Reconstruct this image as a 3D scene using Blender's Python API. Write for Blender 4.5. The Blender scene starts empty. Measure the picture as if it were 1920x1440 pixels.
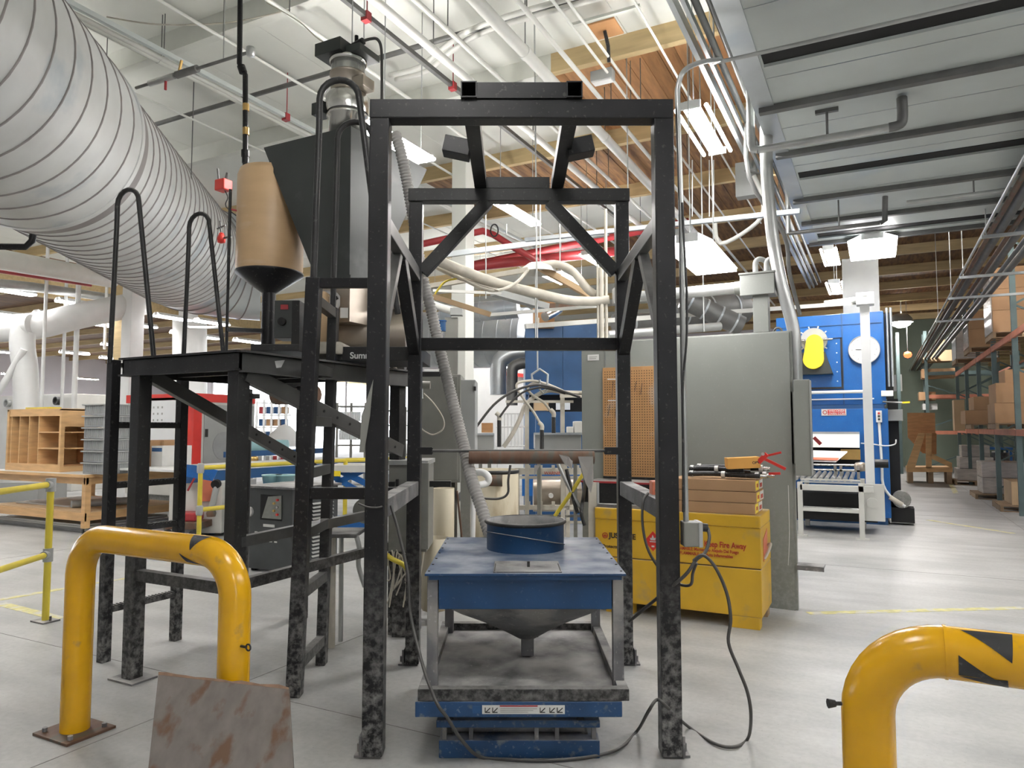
import bpy, bmesh, math, random
from mathutils import Vector, Matrix
random.seed(7)
PI = math.pi
scene = bpy.context.scene
COL = scene.collection

# ------------------------------------------------------------------ camera, world, exposure
F_PX = 1330.0                      # focal length in pixels of the 1920-wide frame
PITCH = math.atan(83 / F_PX)       # the camera looks up a little
YAW = math.radians(27.25)          # the camera looks left of the hall's long axis (+Y)
CAM_H = 1.6
cd = bpy.data.cameras.new('camera')
cam = bpy.data.objects.new('camera', cd)
COL.objects.link(cam)
cam.location = (0, 0, CAM_H)
cam.rotation_euler = (PI / 2 + PITCH, 0, YAW)
cd.sensor_width = 36
cd.lens = 36 * F_PX / 1920
cd.clip_start = 0.05
cd.clip_end = 300
scene.camera = cam

world = bpy.data.worlds.new('daylight')
scene.world = world
world.use_nodes = True
bg = world.node_tree.nodes['Background']
bg.inputs[0].default_value = (0.90, 0.95, 1.0, 1)
bg.inputs[1].default_value = 3.0
scene.view_settings.view_transform = 'Standard'
scene.view_settings.look = 'None'
scene.view_settings.gamma = 1
scene.view_settings.use_curve_mapping = False
scene.view_settings.exposure = 1.7
LAMP = 30.0                         # brightness of the fluorescent tubes
scene.cycles.max_bounces = 6
scene.cycles.diffuse_bounces = 4
scene.cycles.glossy_bounces = 3
scene.cycles.sample_clamp_indirect = 6

# ------------------------------------------------------------------ frames of reference
# hall frame: +X across the hall, +Y along the aisle.  G frame: turned by YAW (things set square to the viewer)
I4 = Matrix.Identity(4)
G = Matrix.Rotation(YAW, 4, 'Z')
cp, sp, ct, st = math.cos(PITCH), math.sin(PITCH), math.cos(YAW), math.sin(YAW)

def _ray(px, py):
    return (px - 960, F_PX * cp - (720 - py) * sp, F_PX * sp + (720 - py) * cp)

def C(px, py, Y):                  # survey point in the G frame at distance Y
    a = _ray(px, py); t = Y / a[1]
    return Vector((a[0] * t, Y, CAM_H + a[2] * t))

def W(px, py, z=None, u=None, v=None, Y=None):   # survey point in the hall frame, on a plane z=, x=u or y=v
    a = _ray(px, py)
    w = (a[0] * ct - a[1] * st, a[0] * st + a[1] * ct, a[2])
    if z is not None: t = (z - CAM_H) / w[2]
    elif u is not None: t = u / w[0]
    elif v is not None: t = v / w[1]
    else: t = Y / a[1]
    return Vector((w[0] * t, w[1] * t, CAM_H + w[2] * t))

# ------------------------------------------------------------------ materials
def mat(name, col, rough=0.6, metal=0.0, var=0.12, scale=6.0, dust=0.0, dustcol=(0.55, 0.54, 0.52), col2=None, thr=0.55,
        cscale=3.0, bump=0.0, stretch=None, low=0.0, alpha=1.0, trans=0.0, speck=0.0):
    m = bpy.data.materials.new(name); m.use_nodes = True
    nt = m.node_tree; N, L = nt.nodes, nt.links
    b = N['Principled BSDF']
    b.inputs['Roughness'].default_value = rough
    b.inputs['Metallic'].default_value = metal
    if trans: b.inputs['Transmission Weight'].default_value = trans
    if alpha < 1: b.inputs['Alpha'].default_value = alpha
    tc = N.new('ShaderNodeTexCoord'); mp = N.new('ShaderNodeMapping')
    L.new(tc.outputs['Object'], mp.inputs[0])
    if stretch: mp.inputs['Scale'].default_value = stretch
    nz = N.new('ShaderNodeTexNoise'); nz.inputs['Scale'].default_value = scale
    nz.inputs['Detail'].default_value = 6
    L.new(mp.outputs[0], nz.inputs['Vector'])
    c = Vector(col[:3])
    rp = N.new('ShaderNodeValToRGB')
    rp.color_ramp.elements[0].position = 0.3; rp.color_ramp.elements[1].position = 0.7
    rp.color_ramp.elements[0].color = (*(c * (1 - var)), 1)
    rp.color_ramp.elements[1].color = (*(c * (1 + var)), 1)
    L.new(nz.outputs[0], rp.inputs[0])
    out = rp.outputs[0]
    def mix(fac, colour):
        nonlocal out
        mx = N.new('ShaderNodeMix'); mx.data_type = 'RGBA'
        L.new(fac, mx.inputs[0]); L.new(out, mx.inputs[6]); mx.inputs[7].default_value = (*colour, 1)
        out = mx.outputs[2]
    def ramp(src, a, bb):
        r = N.new('ShaderNodeMapRange'); L.new(src, r.inputs[0])
        r.inputs[1].default_value = a; r.inputs[2].default_value = bb
        return r.outputs[0]
    def mul(a, k):
        q = N.new('ShaderNodeMath'); q.operation = 'MULTIPLY'; L.new(a, q.inputs[0])
        if isinstance(k, (int, float)): q.inputs[1].default_value = k
        else: L.new(k, q.inputs[1])
        return q.outputs[0]
    if col2:
        n2 = N.new('ShaderNodeTexNoise'); n2.inputs['Scale'].default_value = cscale; n2.inputs['Detail'].default_value = 8
        L.new(mp.outputs[0], n2.inputs['Vector'])
        mix(ramp(n2.outputs[0], thr, thr + 0.12), col2)
    if speck:
        n4 = N.new('ShaderNodeTexNoise'); n4.inputs['Scale'].default_value = 45; n4.inputs['Detail'].default_value = 4
        L.new(mp.outputs[0], n4.inputs['Vector'])
        mix(mul(ramp(n4.outputs[0], 0.62, 0.68), speck), (0.62, 0.6, 0.57))
    if dust:                                        # powder that has settled on faces looking up
        ge = N.new('ShaderNodeNewGeometry'); sx = N.new('ShaderNodeSeparateXYZ')
        L.new(ge.outputs['Normal'], sx.inputs[0])
        up = ramp(sx.outputs[2], 0.4, 0.9)
        n3 = N.new('ShaderNodeTexNoise'); n3.inputs['Scale'].default_value = 5; n3.inputs['Detail'].default_value = 6
        L.new(mp.outputs[0], n3.inputs['Vector'])
        mix(mul(mul(up, ramp(n3.outputs[0], 0.3, 0.65)), dust), dustcol)
    if low:                                         # splashes of powder on the bottom half metre
        ge = N.new('ShaderNodeNewGeometry'); sx = N.new('ShaderNodeSeparateXYZ')
        L.new(ge.outputs['Position'], sx.inputs[0])
        lo = ramp(sx.outputs[2], 1.0, 0.05)
        n3 = N.new('ShaderNodeTexNoise'); n3.inputs['Scale'].default_value = 26; n3.inputs['Detail'].default_value = 10; n3.inputs['Roughness'].default_value = 0.65
        L.new(tc.outputs['Object'], n3.inputs['Vector'])
        mix(mul(mul(lo, ramp(n3.outputs[0], 0.42, 0.70)), low), dustcol)
    L.new(out, b.inputs['Base Color'])
    if bump:
        bp = N.new('ShaderNodeBump'); bp.inputs['Strength'].default_value = bump; bp.inputs['Distance'].default_value = 0.01
        L.new(nz.outputs[0], bp.inputs['Height']); L.new(bp.outputs[0], b.inputs['Normal'])
    return m

def emit(name, col, s):
    m = bpy.data.materials.new(name); m.use_nodes = True
    b = m.node_tree.nodes['Principled BSDF']
    b.inputs['Base Color'].default_value = (*col, 1)
    b.inputs['Emission Color'].default_value = (*col, 1)
    b.inputs['Emission Strength'].default_value = s
    return m

M = {}
M['black'] = mat('black_painted_steel', (0.012, 0.012, 0.013), 0.38, 0.0, 0.3, 5, dust=0.35, low=0.5, speck=0.05)
M['dark'] = mat('dark_grey_steel', (0.026, 0.026, 0.026), 0.42, 0.1, 0.25, 4, dust=0.45, low=0.42, speck=0.05)
M['grey_steel'] = mat('bare_grey_steel', (0.085, 0.085, 0.083), 0.40, 0.35, 0.25, 4, dust=0.5, low=0.4)
M['dusty'] = mat('powder_covered_steel', (0.13, 0.13, 0.135), 0.7, 0.1, 0.35, 6, dust=0.75, speck=0.2, col2=(0.25, 0.24, 0.23), thr=0.5, cscale=4)
M['blue'] = mat('blue_painted_steel', (0.005, 0.042, 0.118), 0.42, 0.0, 0.18, 6, dust=0.85, dustcol=(0.40, 0.43, 0.48), speck=0.05)
M['blue_worn'] = mat('worn_blue_steel', (0.010, 0.050, 0.135), 0.5, 0.0, 0.2, 8, dust=0.8, col2=(0.13, 0.15, 0.17), thr=0.58, cscale=18, speck=0.15)
M['oven_blue'] = mat('bright_blue_enamel', (0.008, 0.105, 0.35), 0.36, 0.0, 0.12, 3, speck=0.05)
M['booth_blue'] = mat('deep_blue_panel', (0.015, 0.075, 0.20), 0.45, 0.0, 0.15, 3, col2=(0.10, 0.2, 0.33), thr=0.66, cscale=2)
M['yellow'] = mat('yellow_gloss_paint', (0.66, 0.35, 0.006), 0.22, 0.0, 0.10, 5, col2=(0.40, 0.25, 0.05), thr=0.64, cscale=12)
M['yellow_box'] = mat('yellow_safety_paint', (0.64, 0.38, 0.025), 0.4, 0.0, 0.10, 3, col2=(0.50, 0.33, 0.08), thr=0.60, cscale=5, dust=0.5)
M['yellow_rail'] = mat('yellow_rail_paint', (0.62, 0.50, 0.05), 0.4, 0.0, 0.12, 5)
M['yellow_bright'] = mat('bright_yellow_guard', (0.85, 0.66, 0.03), 0.35, 0.0, 0.05, 5)
M['yellow_line'] = mat('yellow_floor_paint', (0.62, 0.58, 0.26), 0.7, 0.0, 0.2, 12, col2=(0.58, 0.57, 0.50), thr=0.48, cscale=9)
M['galv'] = mat('galvanised_sheet', (0.52, 0.55, 0.56), 0.34, 0.6, 0.14, 1.5, col2=(0.40, 0.45, 0.50), thr=0.52, cscale=1.2)
M['duct'] = mat('spiral_duct_zinc', (0.60, 0.61, 0.60), 0.50, 0.12, 0.10, 2.0, col2=(0.36, 0.42, 0.46), thr=0.60, cscale=1.1)
M['seam'] = mat('duct_seam', (0.27, 0.25, 0.245), 0.6, 0.2, 0.1, 3)
M['box_duct'] = mat('flat_duct_sheet', (0.52, 0.56, 0.545), 0.5, 0.1, 0.10, 1.2, col2=(0.42, 0.49, 0.53), thr=0.58, cscale=0.8)
M['conduit'] = mat('steel_conduit', (0.42, 0.43, 0.42), 0.35, 0.6, 0.10, 6)
M['conduit_dark'] = mat('dull_steel_conduit', (0.16, 0.16, 0.155), 0.5, 0.5, 0.15, 6)
M['white_pipe'] = mat('white_painted_pipe', (0.66, 0.66, 0.62), 0.45, 0.0, 0.05, 4)
M['white'] = mat('white_paint', (0.72, 0.73, 0.72), 0.5, 0.0, 0.05, 3)
M['ceil_white'] = mat('white_ceiling_board', (0.70, 0.71, 0.66), 0.85, 0.0, 0.05, 1.5)
M['ceil_wood'] = mat('brown_deck_boards', (0.20, 0.105, 0.042), 0.75, 0.0, 0.35, 2.0, stretch=(8, 1, 1), col2=(0.12, 0.06, 0.03), thr=0.5, cscale=1.5)
M['ceil_orange'] = mat('orange_deck_boards', (0.38, 0.19, 0.075), 0.7, 0.0, 0.25, 2.0, stretch=(8, 1, 1), col2=(0.26, 0.115, 0.045), thr=0.55, cscale=1.0)
M['beam_wood'] = mat('pale_timber_beam', (0.50, 0.38, 0.20), 0.7, 0.0, 0.15, 3, stretch=(0.5, 4, 4))
M['beam_white'] = mat('white_timber_beam', (0.66, 0.67, 0.62), 0.8, 0.0, 0.06, 3)
M['wood'] = mat('fresh_pine', (0.60, 0.37, 0.17), 0.55, 0.0, 0.15, 3, stretch=(1, 1, 6), bump=0.1)
M['plywood'] = mat('orange_plywood', (0.50, 0.26, 0.11), 0.6, 0.0, 0.15, 4, stretch=(1, 1, 5))
M['pallet'] = mat('pallet_wood', (0.33, 0.23, 0.14), 0.8, 0.0, 0.25, 5, stretch=(1, 4, 1))
M['ply_grey'] = mat('weathered_plywood', (0.17, 0.15, 0.135), 0.8, 0.0, 0.16, 3.5, stretch=(5, 5, 0.9), col2=(0.13, 0.075, 0.045), thr=0.54, cscale=2.2, bump=0.25)
M['ply_edge'] = mat('weathered_plywood_edge', (0.24, 0.15, 0.10), 0.85, 0.0, 0.3, 14)
M['card'] = mat('brown_cardboard', (0.40, 0.24, 0.125), 0.8, 0.0, 0.08, 3)
M['card_pale'] = mat('pale_cardboard', (0.52, 0.37, 0.22), 0.8, 0.0, 0.08, 3)
M['wrap'] = mat('stretch_wrap_film', (0.50, 0.46, 0.43), 0.22, 0.0, 0.15, 5, stretch=(1, 1, 4), bump=0.8)
M['grey_panel'] = mat('grey_enamel_panel', (0.215, 0.225, 0.205), 0.42, 0.0, 0.05, 2, speck=0.04, low=0.3)
M['grey_light'] = mat('light_grey_enamel', (0.33, 0.34, 0.33), 0.45, 0.0, 0.06, 3, dust=0.3)
M['grey_cab'] = mat('dusty_grey_cabinet', (0.20, 0.20, 0.18), 0.55, 0.0, 0.12, 3, dust=0.5, low=0.4)
M['mach_white'] = mat('off_white_enamel', (0.60, 0.60, 0.56), 0.45, 0.0, 0.05, 3)
M['red'] = mat('red_paint', (0.62, 0.035, 0.025), 0.4, 0.0, 0.08, 4)
M['red_pipe'] = mat('dark_red_pipe', (0.33, 0.030, 0.035), 0.45, 0.0, 0.12, 4)
M['orange'] = mat('orange_plastic', (0.62, 0.18, 0.10), 0.5, 0.0, 0.12, 6)
M['rack_orange'] = mat('orange_rack_beam', (0.58, 0.22, 0.14), 0.45, 0.0, 0.12, 5)
M['rack_green'] = mat('grey_green_rack_post', (0.10, 0.145, 0.145), 0.5, 0.2, 0.12, 5)
M['tan'] = mat('tan_plastic_drum', (0.56, 0.38, 0.21), 0.42, 0.0, 0.10, 2, stretch=(1, 1, 3), col2=(0.66, 0.52, 0.36), thr=0.6, cscale=1.4)
M['cream'] = mat('stained_cream_tank', (0.50, 0.45, 0.33), 0.6, 0.0, 0.12, 3, stretch=(1, 1, 0.3), col2=(0.36, 0.29, 0.18), thr=0.52, cscale=4)
M['hose'] = mat('grey_ribbed_hose', (0.36, 0.35, 0.33), 0.6, 0.0, 0.08, 5)
M['hose_dusty'] = mat('dusty_pale_hose', (0.50, 0.47, 0.40), 0.8, 0.0, 0.15, 8)
M['rubber'] = mat('black_rubber', (0.018, 0.018, 0.018), 0.5, 0.0, 0.2, 6, speck=0.1)
M['cable'] = mat('dusty_grey_cable', (0.055, 0.053, 0.05), 0.6, 0.0, 0.2, 8, dust=0.35)
M['steel'] = mat('polished_steel', (0.62, 0.61, 0.58), 0.18, 0.95, 0.06, 3)
M['steel_dull'] = mat('brushed_steel_barrel', (0.42, 0.37, 0.31), 0.35, 0.75, 0.15, 3, col2=(0.30, 0.25, 0.2), thr=0.6, cscale=4)
M['hopper'] = mat('dark_grey_hopper_sheet', (0.045, 0.050, 0.048), 0.40, 0.25, 0.12, 2.5, col2=(0.08, 0.085, 0.082), thr=0.62, cscale=3)
M['hopper_side'] = M['hopper']
M['rust'] = mat('rusty_brown_tube', (0.15, 0.085, 0.055), 0.6, 0.3, 0.25, 5, stretch=(3, 1, 1), col2=(0.11, 0.10, 0.08), thr=0.50, cscale=5)
M['plastic_film'] = mat('grey_plastic_film', (0.36, 0.34, 0.32), 0.4, 0.0, 0.15, 6, alpha=0.82)
M['glass'] = mat('clear_tube', (0.80, 0.82, 0.80), 0.06, 0.0, 0.02, 3, trans=0.85)
M['pane'] = mat('window_pane', (0.85, 0.88, 0.9), 0.12, 0.0, 0.02, 3)
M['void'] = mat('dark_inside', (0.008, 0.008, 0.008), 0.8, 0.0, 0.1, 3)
M['brass'] = mat('brass', (0.55, 0.36, 0.13), 0.35, 0.8, 0.1, 6)
M['crate'] = mat('grey_plastic_crate', (0.30, 0.31, 0.31), 0.5, 0.0, 0.08, 5)
M['teal'] = mat('pale_teal_metal', (0.30, 0.52, 0.55), 0.4, 0.0, 0.1, 3)
M['ink'] = mat('black_lettering', (0.02, 0.018, 0.016), 0.6, 0.0, 0.1, 3)
M['ink_red'] = mat('red_lettering', (0.40, 0.04, 0.02), 0.6, 0.0, 0.1, 3)
M['label'] = mat('white_label', (0.62, 0.62, 0.60), 0.6, 0.0, 0.05, 5)
M['label_y'] = mat('yellow_label', (0.80, 0.62, 0.05), 0.6, 0.0, 0.05, 5)
M['joint'] = mat('floor_joint', (0.22, 0.21, 0.2), 0.9, 0, .1, 5)
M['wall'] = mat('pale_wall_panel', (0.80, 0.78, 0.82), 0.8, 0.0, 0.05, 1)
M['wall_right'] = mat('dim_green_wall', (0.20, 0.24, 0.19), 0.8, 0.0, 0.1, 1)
M['tube_on'] = emit('lit_fluorescent_tube', (1.0, 0.97, 0.95), LAMP)
M['lens_on'] = emit('lit_lamp_lens', (1.0, 0.97, 0.97), LAMP * 0.35)
M['dark_unit'] = mat('dark_unit_enamel', (0.05, 0.055, 0.056), 0.5, 0.0, 0.15, 4, dust=0.4)
M['bulb_on'] = emit('lit_high_bay_bulb', (1.0, 0.96, 0.92), LAMP * 3)
M['lamp_red'] = emit('red_signal_light', (1.0, 0.12, 0.04), 1.2)

for k_ in ('black', 'dark'): M[k_].node_tree.nodes['Principled BSDF'].inputs['Specular IOR Level'].default_value = 0.28

# concrete floor: dusty, swept in streaks
def concrete():
    m = bpy.data.materials.new('dusty_concrete'); m.use_nodes = True
    nt = m.node_tree; N, L = nt.nodes, nt.links; b = N['Principled BSDF']
    tc = N.new('ShaderNodeTexCoord')
    def noise(s, det, stretch=(1, 1, 1), rot=0):
        mp = N.new('ShaderNodeMapping'); mp.inputs['Scale'].default_value = stretch; mp.inputs['Rotation'].default_value = (0, 0, rot)
        L.new(tc.outputs['Object'], mp.inputs[0])
        n = N.new('ShaderNodeTexNoise'); n.inputs['Scale'].default_value = s; n.inputs['Detail'].default_value = det
        L.new(mp.outputs[0], n.inputs['Vector']); return n.outputs[0]
    def ramp(src, stops):
        r = N.new('ShaderNodeValToRGB'); e = r.color_ramp.elements
        e[0].position, e[0].color = stops[0][0], (*stops[0][1], 1)
        e[1].position, e[1].color = stops[-1][0], (*stops[-1][1], 1)
        L.new(src, r.inputs[0]); return r.outputs[0]
    def mixc(a, bb, f, mode='MULTIPLY'):
        x = N.new('ShaderNodeMix'); x.data_type = 'RGBA'; x.blend_type = mode; x.inputs[0].default_value = f
        L.new(a, x.inputs[6]); L.new(bb, x.inputs[7]); return x.outputs[2]
    base = ramp(noise(0.9, 8), [(0.3, (0.36, 0.365, 0.35)), (0.7, (0.54, 0.54, 0.525))])
    sweep = ramp(noise(2.2, 6, (0.35, 1.6, 1), 0.5), [(0.35, (0.80, 0.80, 0.81)), (0.6, (1, 1, 1))])
    fine = ramp(noise(30, 6), [(0.3, (0.86, 0.86, 0.86)), (0.65, (1, 1, 1))])
    pits = ramp(noise(75, 2), [(0.25, (0.55, 0.52, 0.5)), (0.33, (1, 1, 1))])
    c = mixc(mixc(mixc(base, sweep, 0.9), fine, 0.8), pits, 0.7)
    L.new(c, b.inputs['Base Color'])
    b.inputs['Roughness'].default_value = 0.48
    return m
M['concrete'] = concrete()

# ------------------------------------------------------------------ mesh collector
class MB:
    def __init__(s, F=I4): s.v, s.f, s.F, s.smooth = [], [], F, set()
    def add(s, vs, fs, smooth=False):
        o = len(s.v); s.v += [s.F @ Vector(q) for q in vs]
        for f in fs:
            if smooth: s.smooth.add(len(s.f))
            s.f.append([o + i for i in f])
        return s
    def box(s, x0, x1, y0, y1, z0, z1):
        vs = [(x, y, z) for z in (z0, z1) for y in (y0, y1) for x in (x0, x1)]
        return s.add(vs, [(0, 2, 3, 1), (4, 5, 7, 6), (0, 1, 5, 4), (2, 6, 7, 3), (0, 4, 6, 2), (1, 3, 7, 5)])
    def bar(s, p, q, w, h=None, up=(0, 0, 1)):      # rectangular bar from p to q, w sideways and h along 'up'
        h = w if h is None else h
        p, q = Vector(p), Vector(q); d = (q - p).normalized(); up = Vector(up)
        if abs(d.dot(up)) > 0.98: up = Vector((0, 1, 0))
        a = d.cross(up).normalized(); b = a.cross(d).normalized()
        vs = []
        for c in (p, q):
            for i, j in ((-1, -1), (1, -1), (1, 1), (-1, 1)):
                vs.append(c + a * (i * w / 2) + b * (j * h / 2))
        return s.add(vs, [(0, 1, 2, 3), (7, 6, 5, 4), (0, 4, 5, 1), (1, 5, 6, 2), (2, 6, 7, 3), (3, 7, 4, 0)])
    def hollow(s, p, q, w, h, t=0.006, up=(0, 0, 1)):   # square tube, open ends
        p, q = Vector(p), Vector(q); d = (q - p).normalized(); up = Vector(up)
        a = d.cross(up).normalized(); b = a.cross(d).normalized(); vs = []
        for c in (p, q):
            for k in (0, t):
                for i, j in ((-1, -1), (1, -1), (1, 1), (-1, 1)):
                    vs.append(c + a * (i * (w / 2 - k)) + b * (j * (h / 2 - k)))
        fs = []
        for i in range(4):
            j = (i + 1) % 4
            fs += [(i, 8 + i, 8 + j, j), (4 + i, 4 + j, 12 + j, 12 + i), (i, j, 4 + j, 4 + i), (8 + i, 12 + i, 12 + j, 8 + j)]
        return s.add(vs, fs)
    def ring(s, c, a, b, r, n): return [c + a * (r * math.cos(2 * PI * i / n)) + b * (r * math.sin(2 * PI * i / n)) for i in range(n)]
    def cyl(s, p, q, r, n=16, r2=None, caps=True, inner=0.0):
        p, q = Vector(p), Vector(q); d = (q - p).normalized()
        up = Vector((0, 0, 1)) if abs(d.z) < 0.9 else Vector((1, 0, 0))
        a = d.cross(up).normalized(); b = d.cross(a)
        r2 = r if r2 is None else r2
        vs = s.ring(p, a, b, r, n) + s.ring(q, a, b, r2, n)
        s.add(vs, [(i, (i + 1) % n, n + (i + 1) % n, n + i) for i in range(n)], True)
        if inner:
            vs = s.ring(p, a, b, r - inner, n) + s.ring(q, a, b, r2 - inner, n)
            s.add(vs, [(n + i, n + (i + 1) % n, (i + 1) % n, i) for i in range(n)], True)
            for c, ra, fl in ((p, r, 1), (q, r2, 0)):
                vs = s.ring(c, a, b, ra, n) + s.ring(c, a, b, ra - inner, n)
                s.add(vs, [(i, (i + 1) % n, n + (i + 1) % n, n + i) for i in range(n)])
        elif caps:
            s.add(s.ring(p, a, b, r, n), [tuple(range(n))[::-1]]); s.add(s.ring(q, a, b, r2, n), [tuple(range(n))])
        return s
    def tube(s, pts, r, n=8, smooth=0, closed=False, caps=True):
        pts = [Vector(q) for q in pts]
        if smooth: pts = spline(pts, smooth)
        rs = r if isinstance(r, list) else [r] * len(pts)
        k = len(pts); d0 = (pts[1] - pts[0]).normalized()
        up = Vector((0, 0, 1)) if abs(d0.z) < 0.9 else Vector((1, 0, 0))
        a = d0.cross(up).normalized(); vs = []
        for i in range(k):
            d = ((pts[min(i + 1, k - 1)] - pts[max(i - 1, 0)])).normalized()
            a = (a - d * a.dot(d)).normalized(); b = d.cross(a)
            vs += s.ring(pts[i], a, b, rs[i], n)
        fs = [(i * n + j, i * n + (j + 1) % n, (i + 1) * n + (j + 1) % n, (i + 1) * n + j) for i in range(k - 1) for j in range(n)]
        s.add(vs, fs, True)
        if caps: s.add(vs[:n], [tuple(range(n))[::-1]]); s.add(vs[-n:], [tuple(range(n))])
        return s
    def lathe(s, c, prof, n=24, cap=False):          # profile of (radius, height) about a vertical axis at c
        c = Vector(c); vs = []
        for r, h in prof: vs += [c + Vector((r * math.cos(2 * PI * i / n), r * math.sin(2 * PI * i / n), h)) for i in range(n)]
        fs = [(k * n + j, k * n + (j + 1) % n, (k + 1) * n + (j + 1) % n, (k + 1) * n + j) for k in range(len(prof) - 1) for j in range(n)]
        s.add(vs, fs, True)
        if cap: s.add(vs[-n:], [tuple(range(n))])
        return s
    def prism(s, poly, off):                         # polygon extruded by the vector off
        n = len(poly); off = Vector(off); vs = [Vector(q) for q in poly] + [Vector(q) + off for q in poly]
        return s.add(vs, [tuple(range(n))[::-1], tuple(range(n, 2 * n))] + [(i, (i + 1) % n, n + (i + 1) % n, n + i) for i in range(n)])
    def loft(s, rings, cap0=True, cap1=True, smooth=False):
        n = len(rings[0]); vs = [Vector(q) for r in rings for q in r]
        s.add(vs, [(k * n + j, k * n + (j + 1) % n, (k + 1) * n + (j + 1) % n, (k + 1) * n + j) for k in range(len(rings) - 1) for j in range(n)], smooth)
        if cap0: s.add(rings[0], [tuple(range(n))[::-1]])
        if cap1: s.add(rings[-1], [tuple(range(n))])
        return s

def spline(pts, k):
    out = []; n = len(pts)
    for i in range(n - 1):
        p0, p1, p2, p3 = pts[max(i - 1, 0)], pts[i], pts[i + 1], pts[min(i + 2, n - 1)]
        for j in range(k):
            t = j / k
            out.append(0.5 * ((2 * p1) + (p2 - p0) * t + (2 * p0 - 5 * p1 + 4 * p2 - p3) * t * t + (3 * p1 - p0 - 3 * p2 + p3) * t ** 3))
    out.append(pts[-1]); return out

WM = {}                                              # world matrices of the things
def build(name, mb, m, parent=None, bevel=0.0):
    inv = WM[parent].inverted() if parent is not None and parent in WM else I4
    me = bpy.data.meshes.new(name)
    me.from_pydata([inv @ q for q in mb.v], [], mb.f)
    me.materials.append(M[m] if isinstance(m, str) else m)
    bm = bmesh.new(); bm.from_mesh(me)
    bmesh.ops.recalc_face_normals(bm, faces=bm.faces)
    if bevel:
        ed = [e for e in bm.edges if len(e.link_faces) == 2 and e.calc_face_angle(0) > 0.6]
        bmesh.ops.bevel(bm, geom=ed, offset=bevel, segments=2, profile=0.6, affect='EDGES')
        bm.to_mesh(me)
    else:
        bm.to_mesh(me)
        for i in mb.smooth: me.polygons[i].use_smooth = True
    bm.free(); me.update()
    o = bpy.data.objects.new(name, me); COL.objects.link(o)
    if parent is not None:
        o.parent = parent; WM[o] = WM.get(parent, I4)
    else: WM[o] = I4
    return o

def tag(o, label, cat, group=None):
    assert 4 <= len(label.split()) <= 16, label
    o['label'] = label; o['category'] = cat
    if group: o['group'] = group
    return o

def thing(name, label, cat, loc=(0, 0, 0), F=I4, group=None):
    o = bpy.data.objects.new(name, None); COL.objects.link(o)
    o.empty_display_size = 0.1
    mtx = F.copy(); p = F @ Vector(loc)
    o.location = p; o.rotation_euler = mtx.to_euler()
    WM[o] = Matrix.Translation(p) @ mtx.to_3x3().to_4x4()
    return tag(o, label, cat, group)

def one(name, mb, m, label, cat, group=None, bevel=0.0):   # a thing that is a single mesh, origin moved to its base
    lo = Vector([min(q[i] for q in mb.v) for i in range(3)]); hi = Vector([max(q[i] for q in mb.v) for i in range(3)])
    c = Vector(((lo.x + hi.x) / 2, (lo.y + hi.y) / 2, lo.z))
    mb.v = [q - c for q in mb.v]
    o = build(name, mb, m, None, bevel); o.location = c; WM[o] = Matrix.Translation(c)
    return tag(o, label, cat, group)

def struct(name, mb, m, parent=None, **k):
    o = build(name, mb, m, parent, **k)
    if parent is None: o['kind'] = 'structure'
    return o

def lettering(text, size, m, parent, p, F, rot=(PI / 2, 0, 0), sx=1.0, name='lettering', bold=0.0):
    c = bpy.data.curves.new(name, 'FONT'); c.body = text; c.size = size; c.align_x = 'LEFT'; c.extrude = 0.0008
    c.offset = bold
    t = bpy.data.objects.new(name, c)
    from mathutils import Euler
    mw = F @ Matrix.Translation(Vector(p)) @ Euler(rot).to_matrix().to_4x4() @ Matrix.Diagonal((sx, 1, 1, 1))
    dg = None
    COL.objects.link(t); bpy.context.view_layer.update()
    me = bpy.data.meshes.new_from_object(t)
    bpy.data.objects.remove(t)
    o = bpy.data.objects.new(name, me); COL.objects.link(o)
    me.materials.clear(); me.materials.append(M[m])
    me.transform(WM[parent].inverted() @ mw)
    o.parent = parent; WM[o] = WM[parent]
    return o

# ================================================================== THE SETTING
ZP, ZD = 5.9, 6.14                                    # purlin underside, deck underside
fl = MB().box(-46, 14, -12, 62, -0.2, 0)
floor = struct('floor', fl, 'concrete')
mb = MB()
for v in (3.2, 9.2, 15.2, 21.2): mb.box(-20, 6, v - 0.002, v + 0.002, 0.0, 0.0015)
for u in (-9.6, -3.6, 2.0): mb.box(u - 0.002, u + 0.002, -2, 30, 0.0, 0.0015)
struct('joint', mb, 'joint', floor)
# yellow walkway lines on the floor
def floorline(a, b, w):
    m_ = MB(); m_.bar((a.x, a.y, 0.001), (b.x, b.y, 0.001), w, 0.002); return struct('painted_line', m_, 'yellow_line', floor)
floorline(W(-150, 1150, z=0), W(112, 1105, z=0), 0.10)
floorline(W(112, 1105, z=0), W(300, 1074, z=0), 0.06)
floorline(W(0, 1132, z=0), W(112, 1160, z=0), 0.10)
floorline(W(1515, 1150, z=0), W(1920, 1140, z=0), 0.09)
floorline(W(1782, 905, z=0), W(1792, 925, z=0), 0.12)
floorline(W(1740, 975, z=0), W(1900, 1000, z=0), 0.10)

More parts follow.
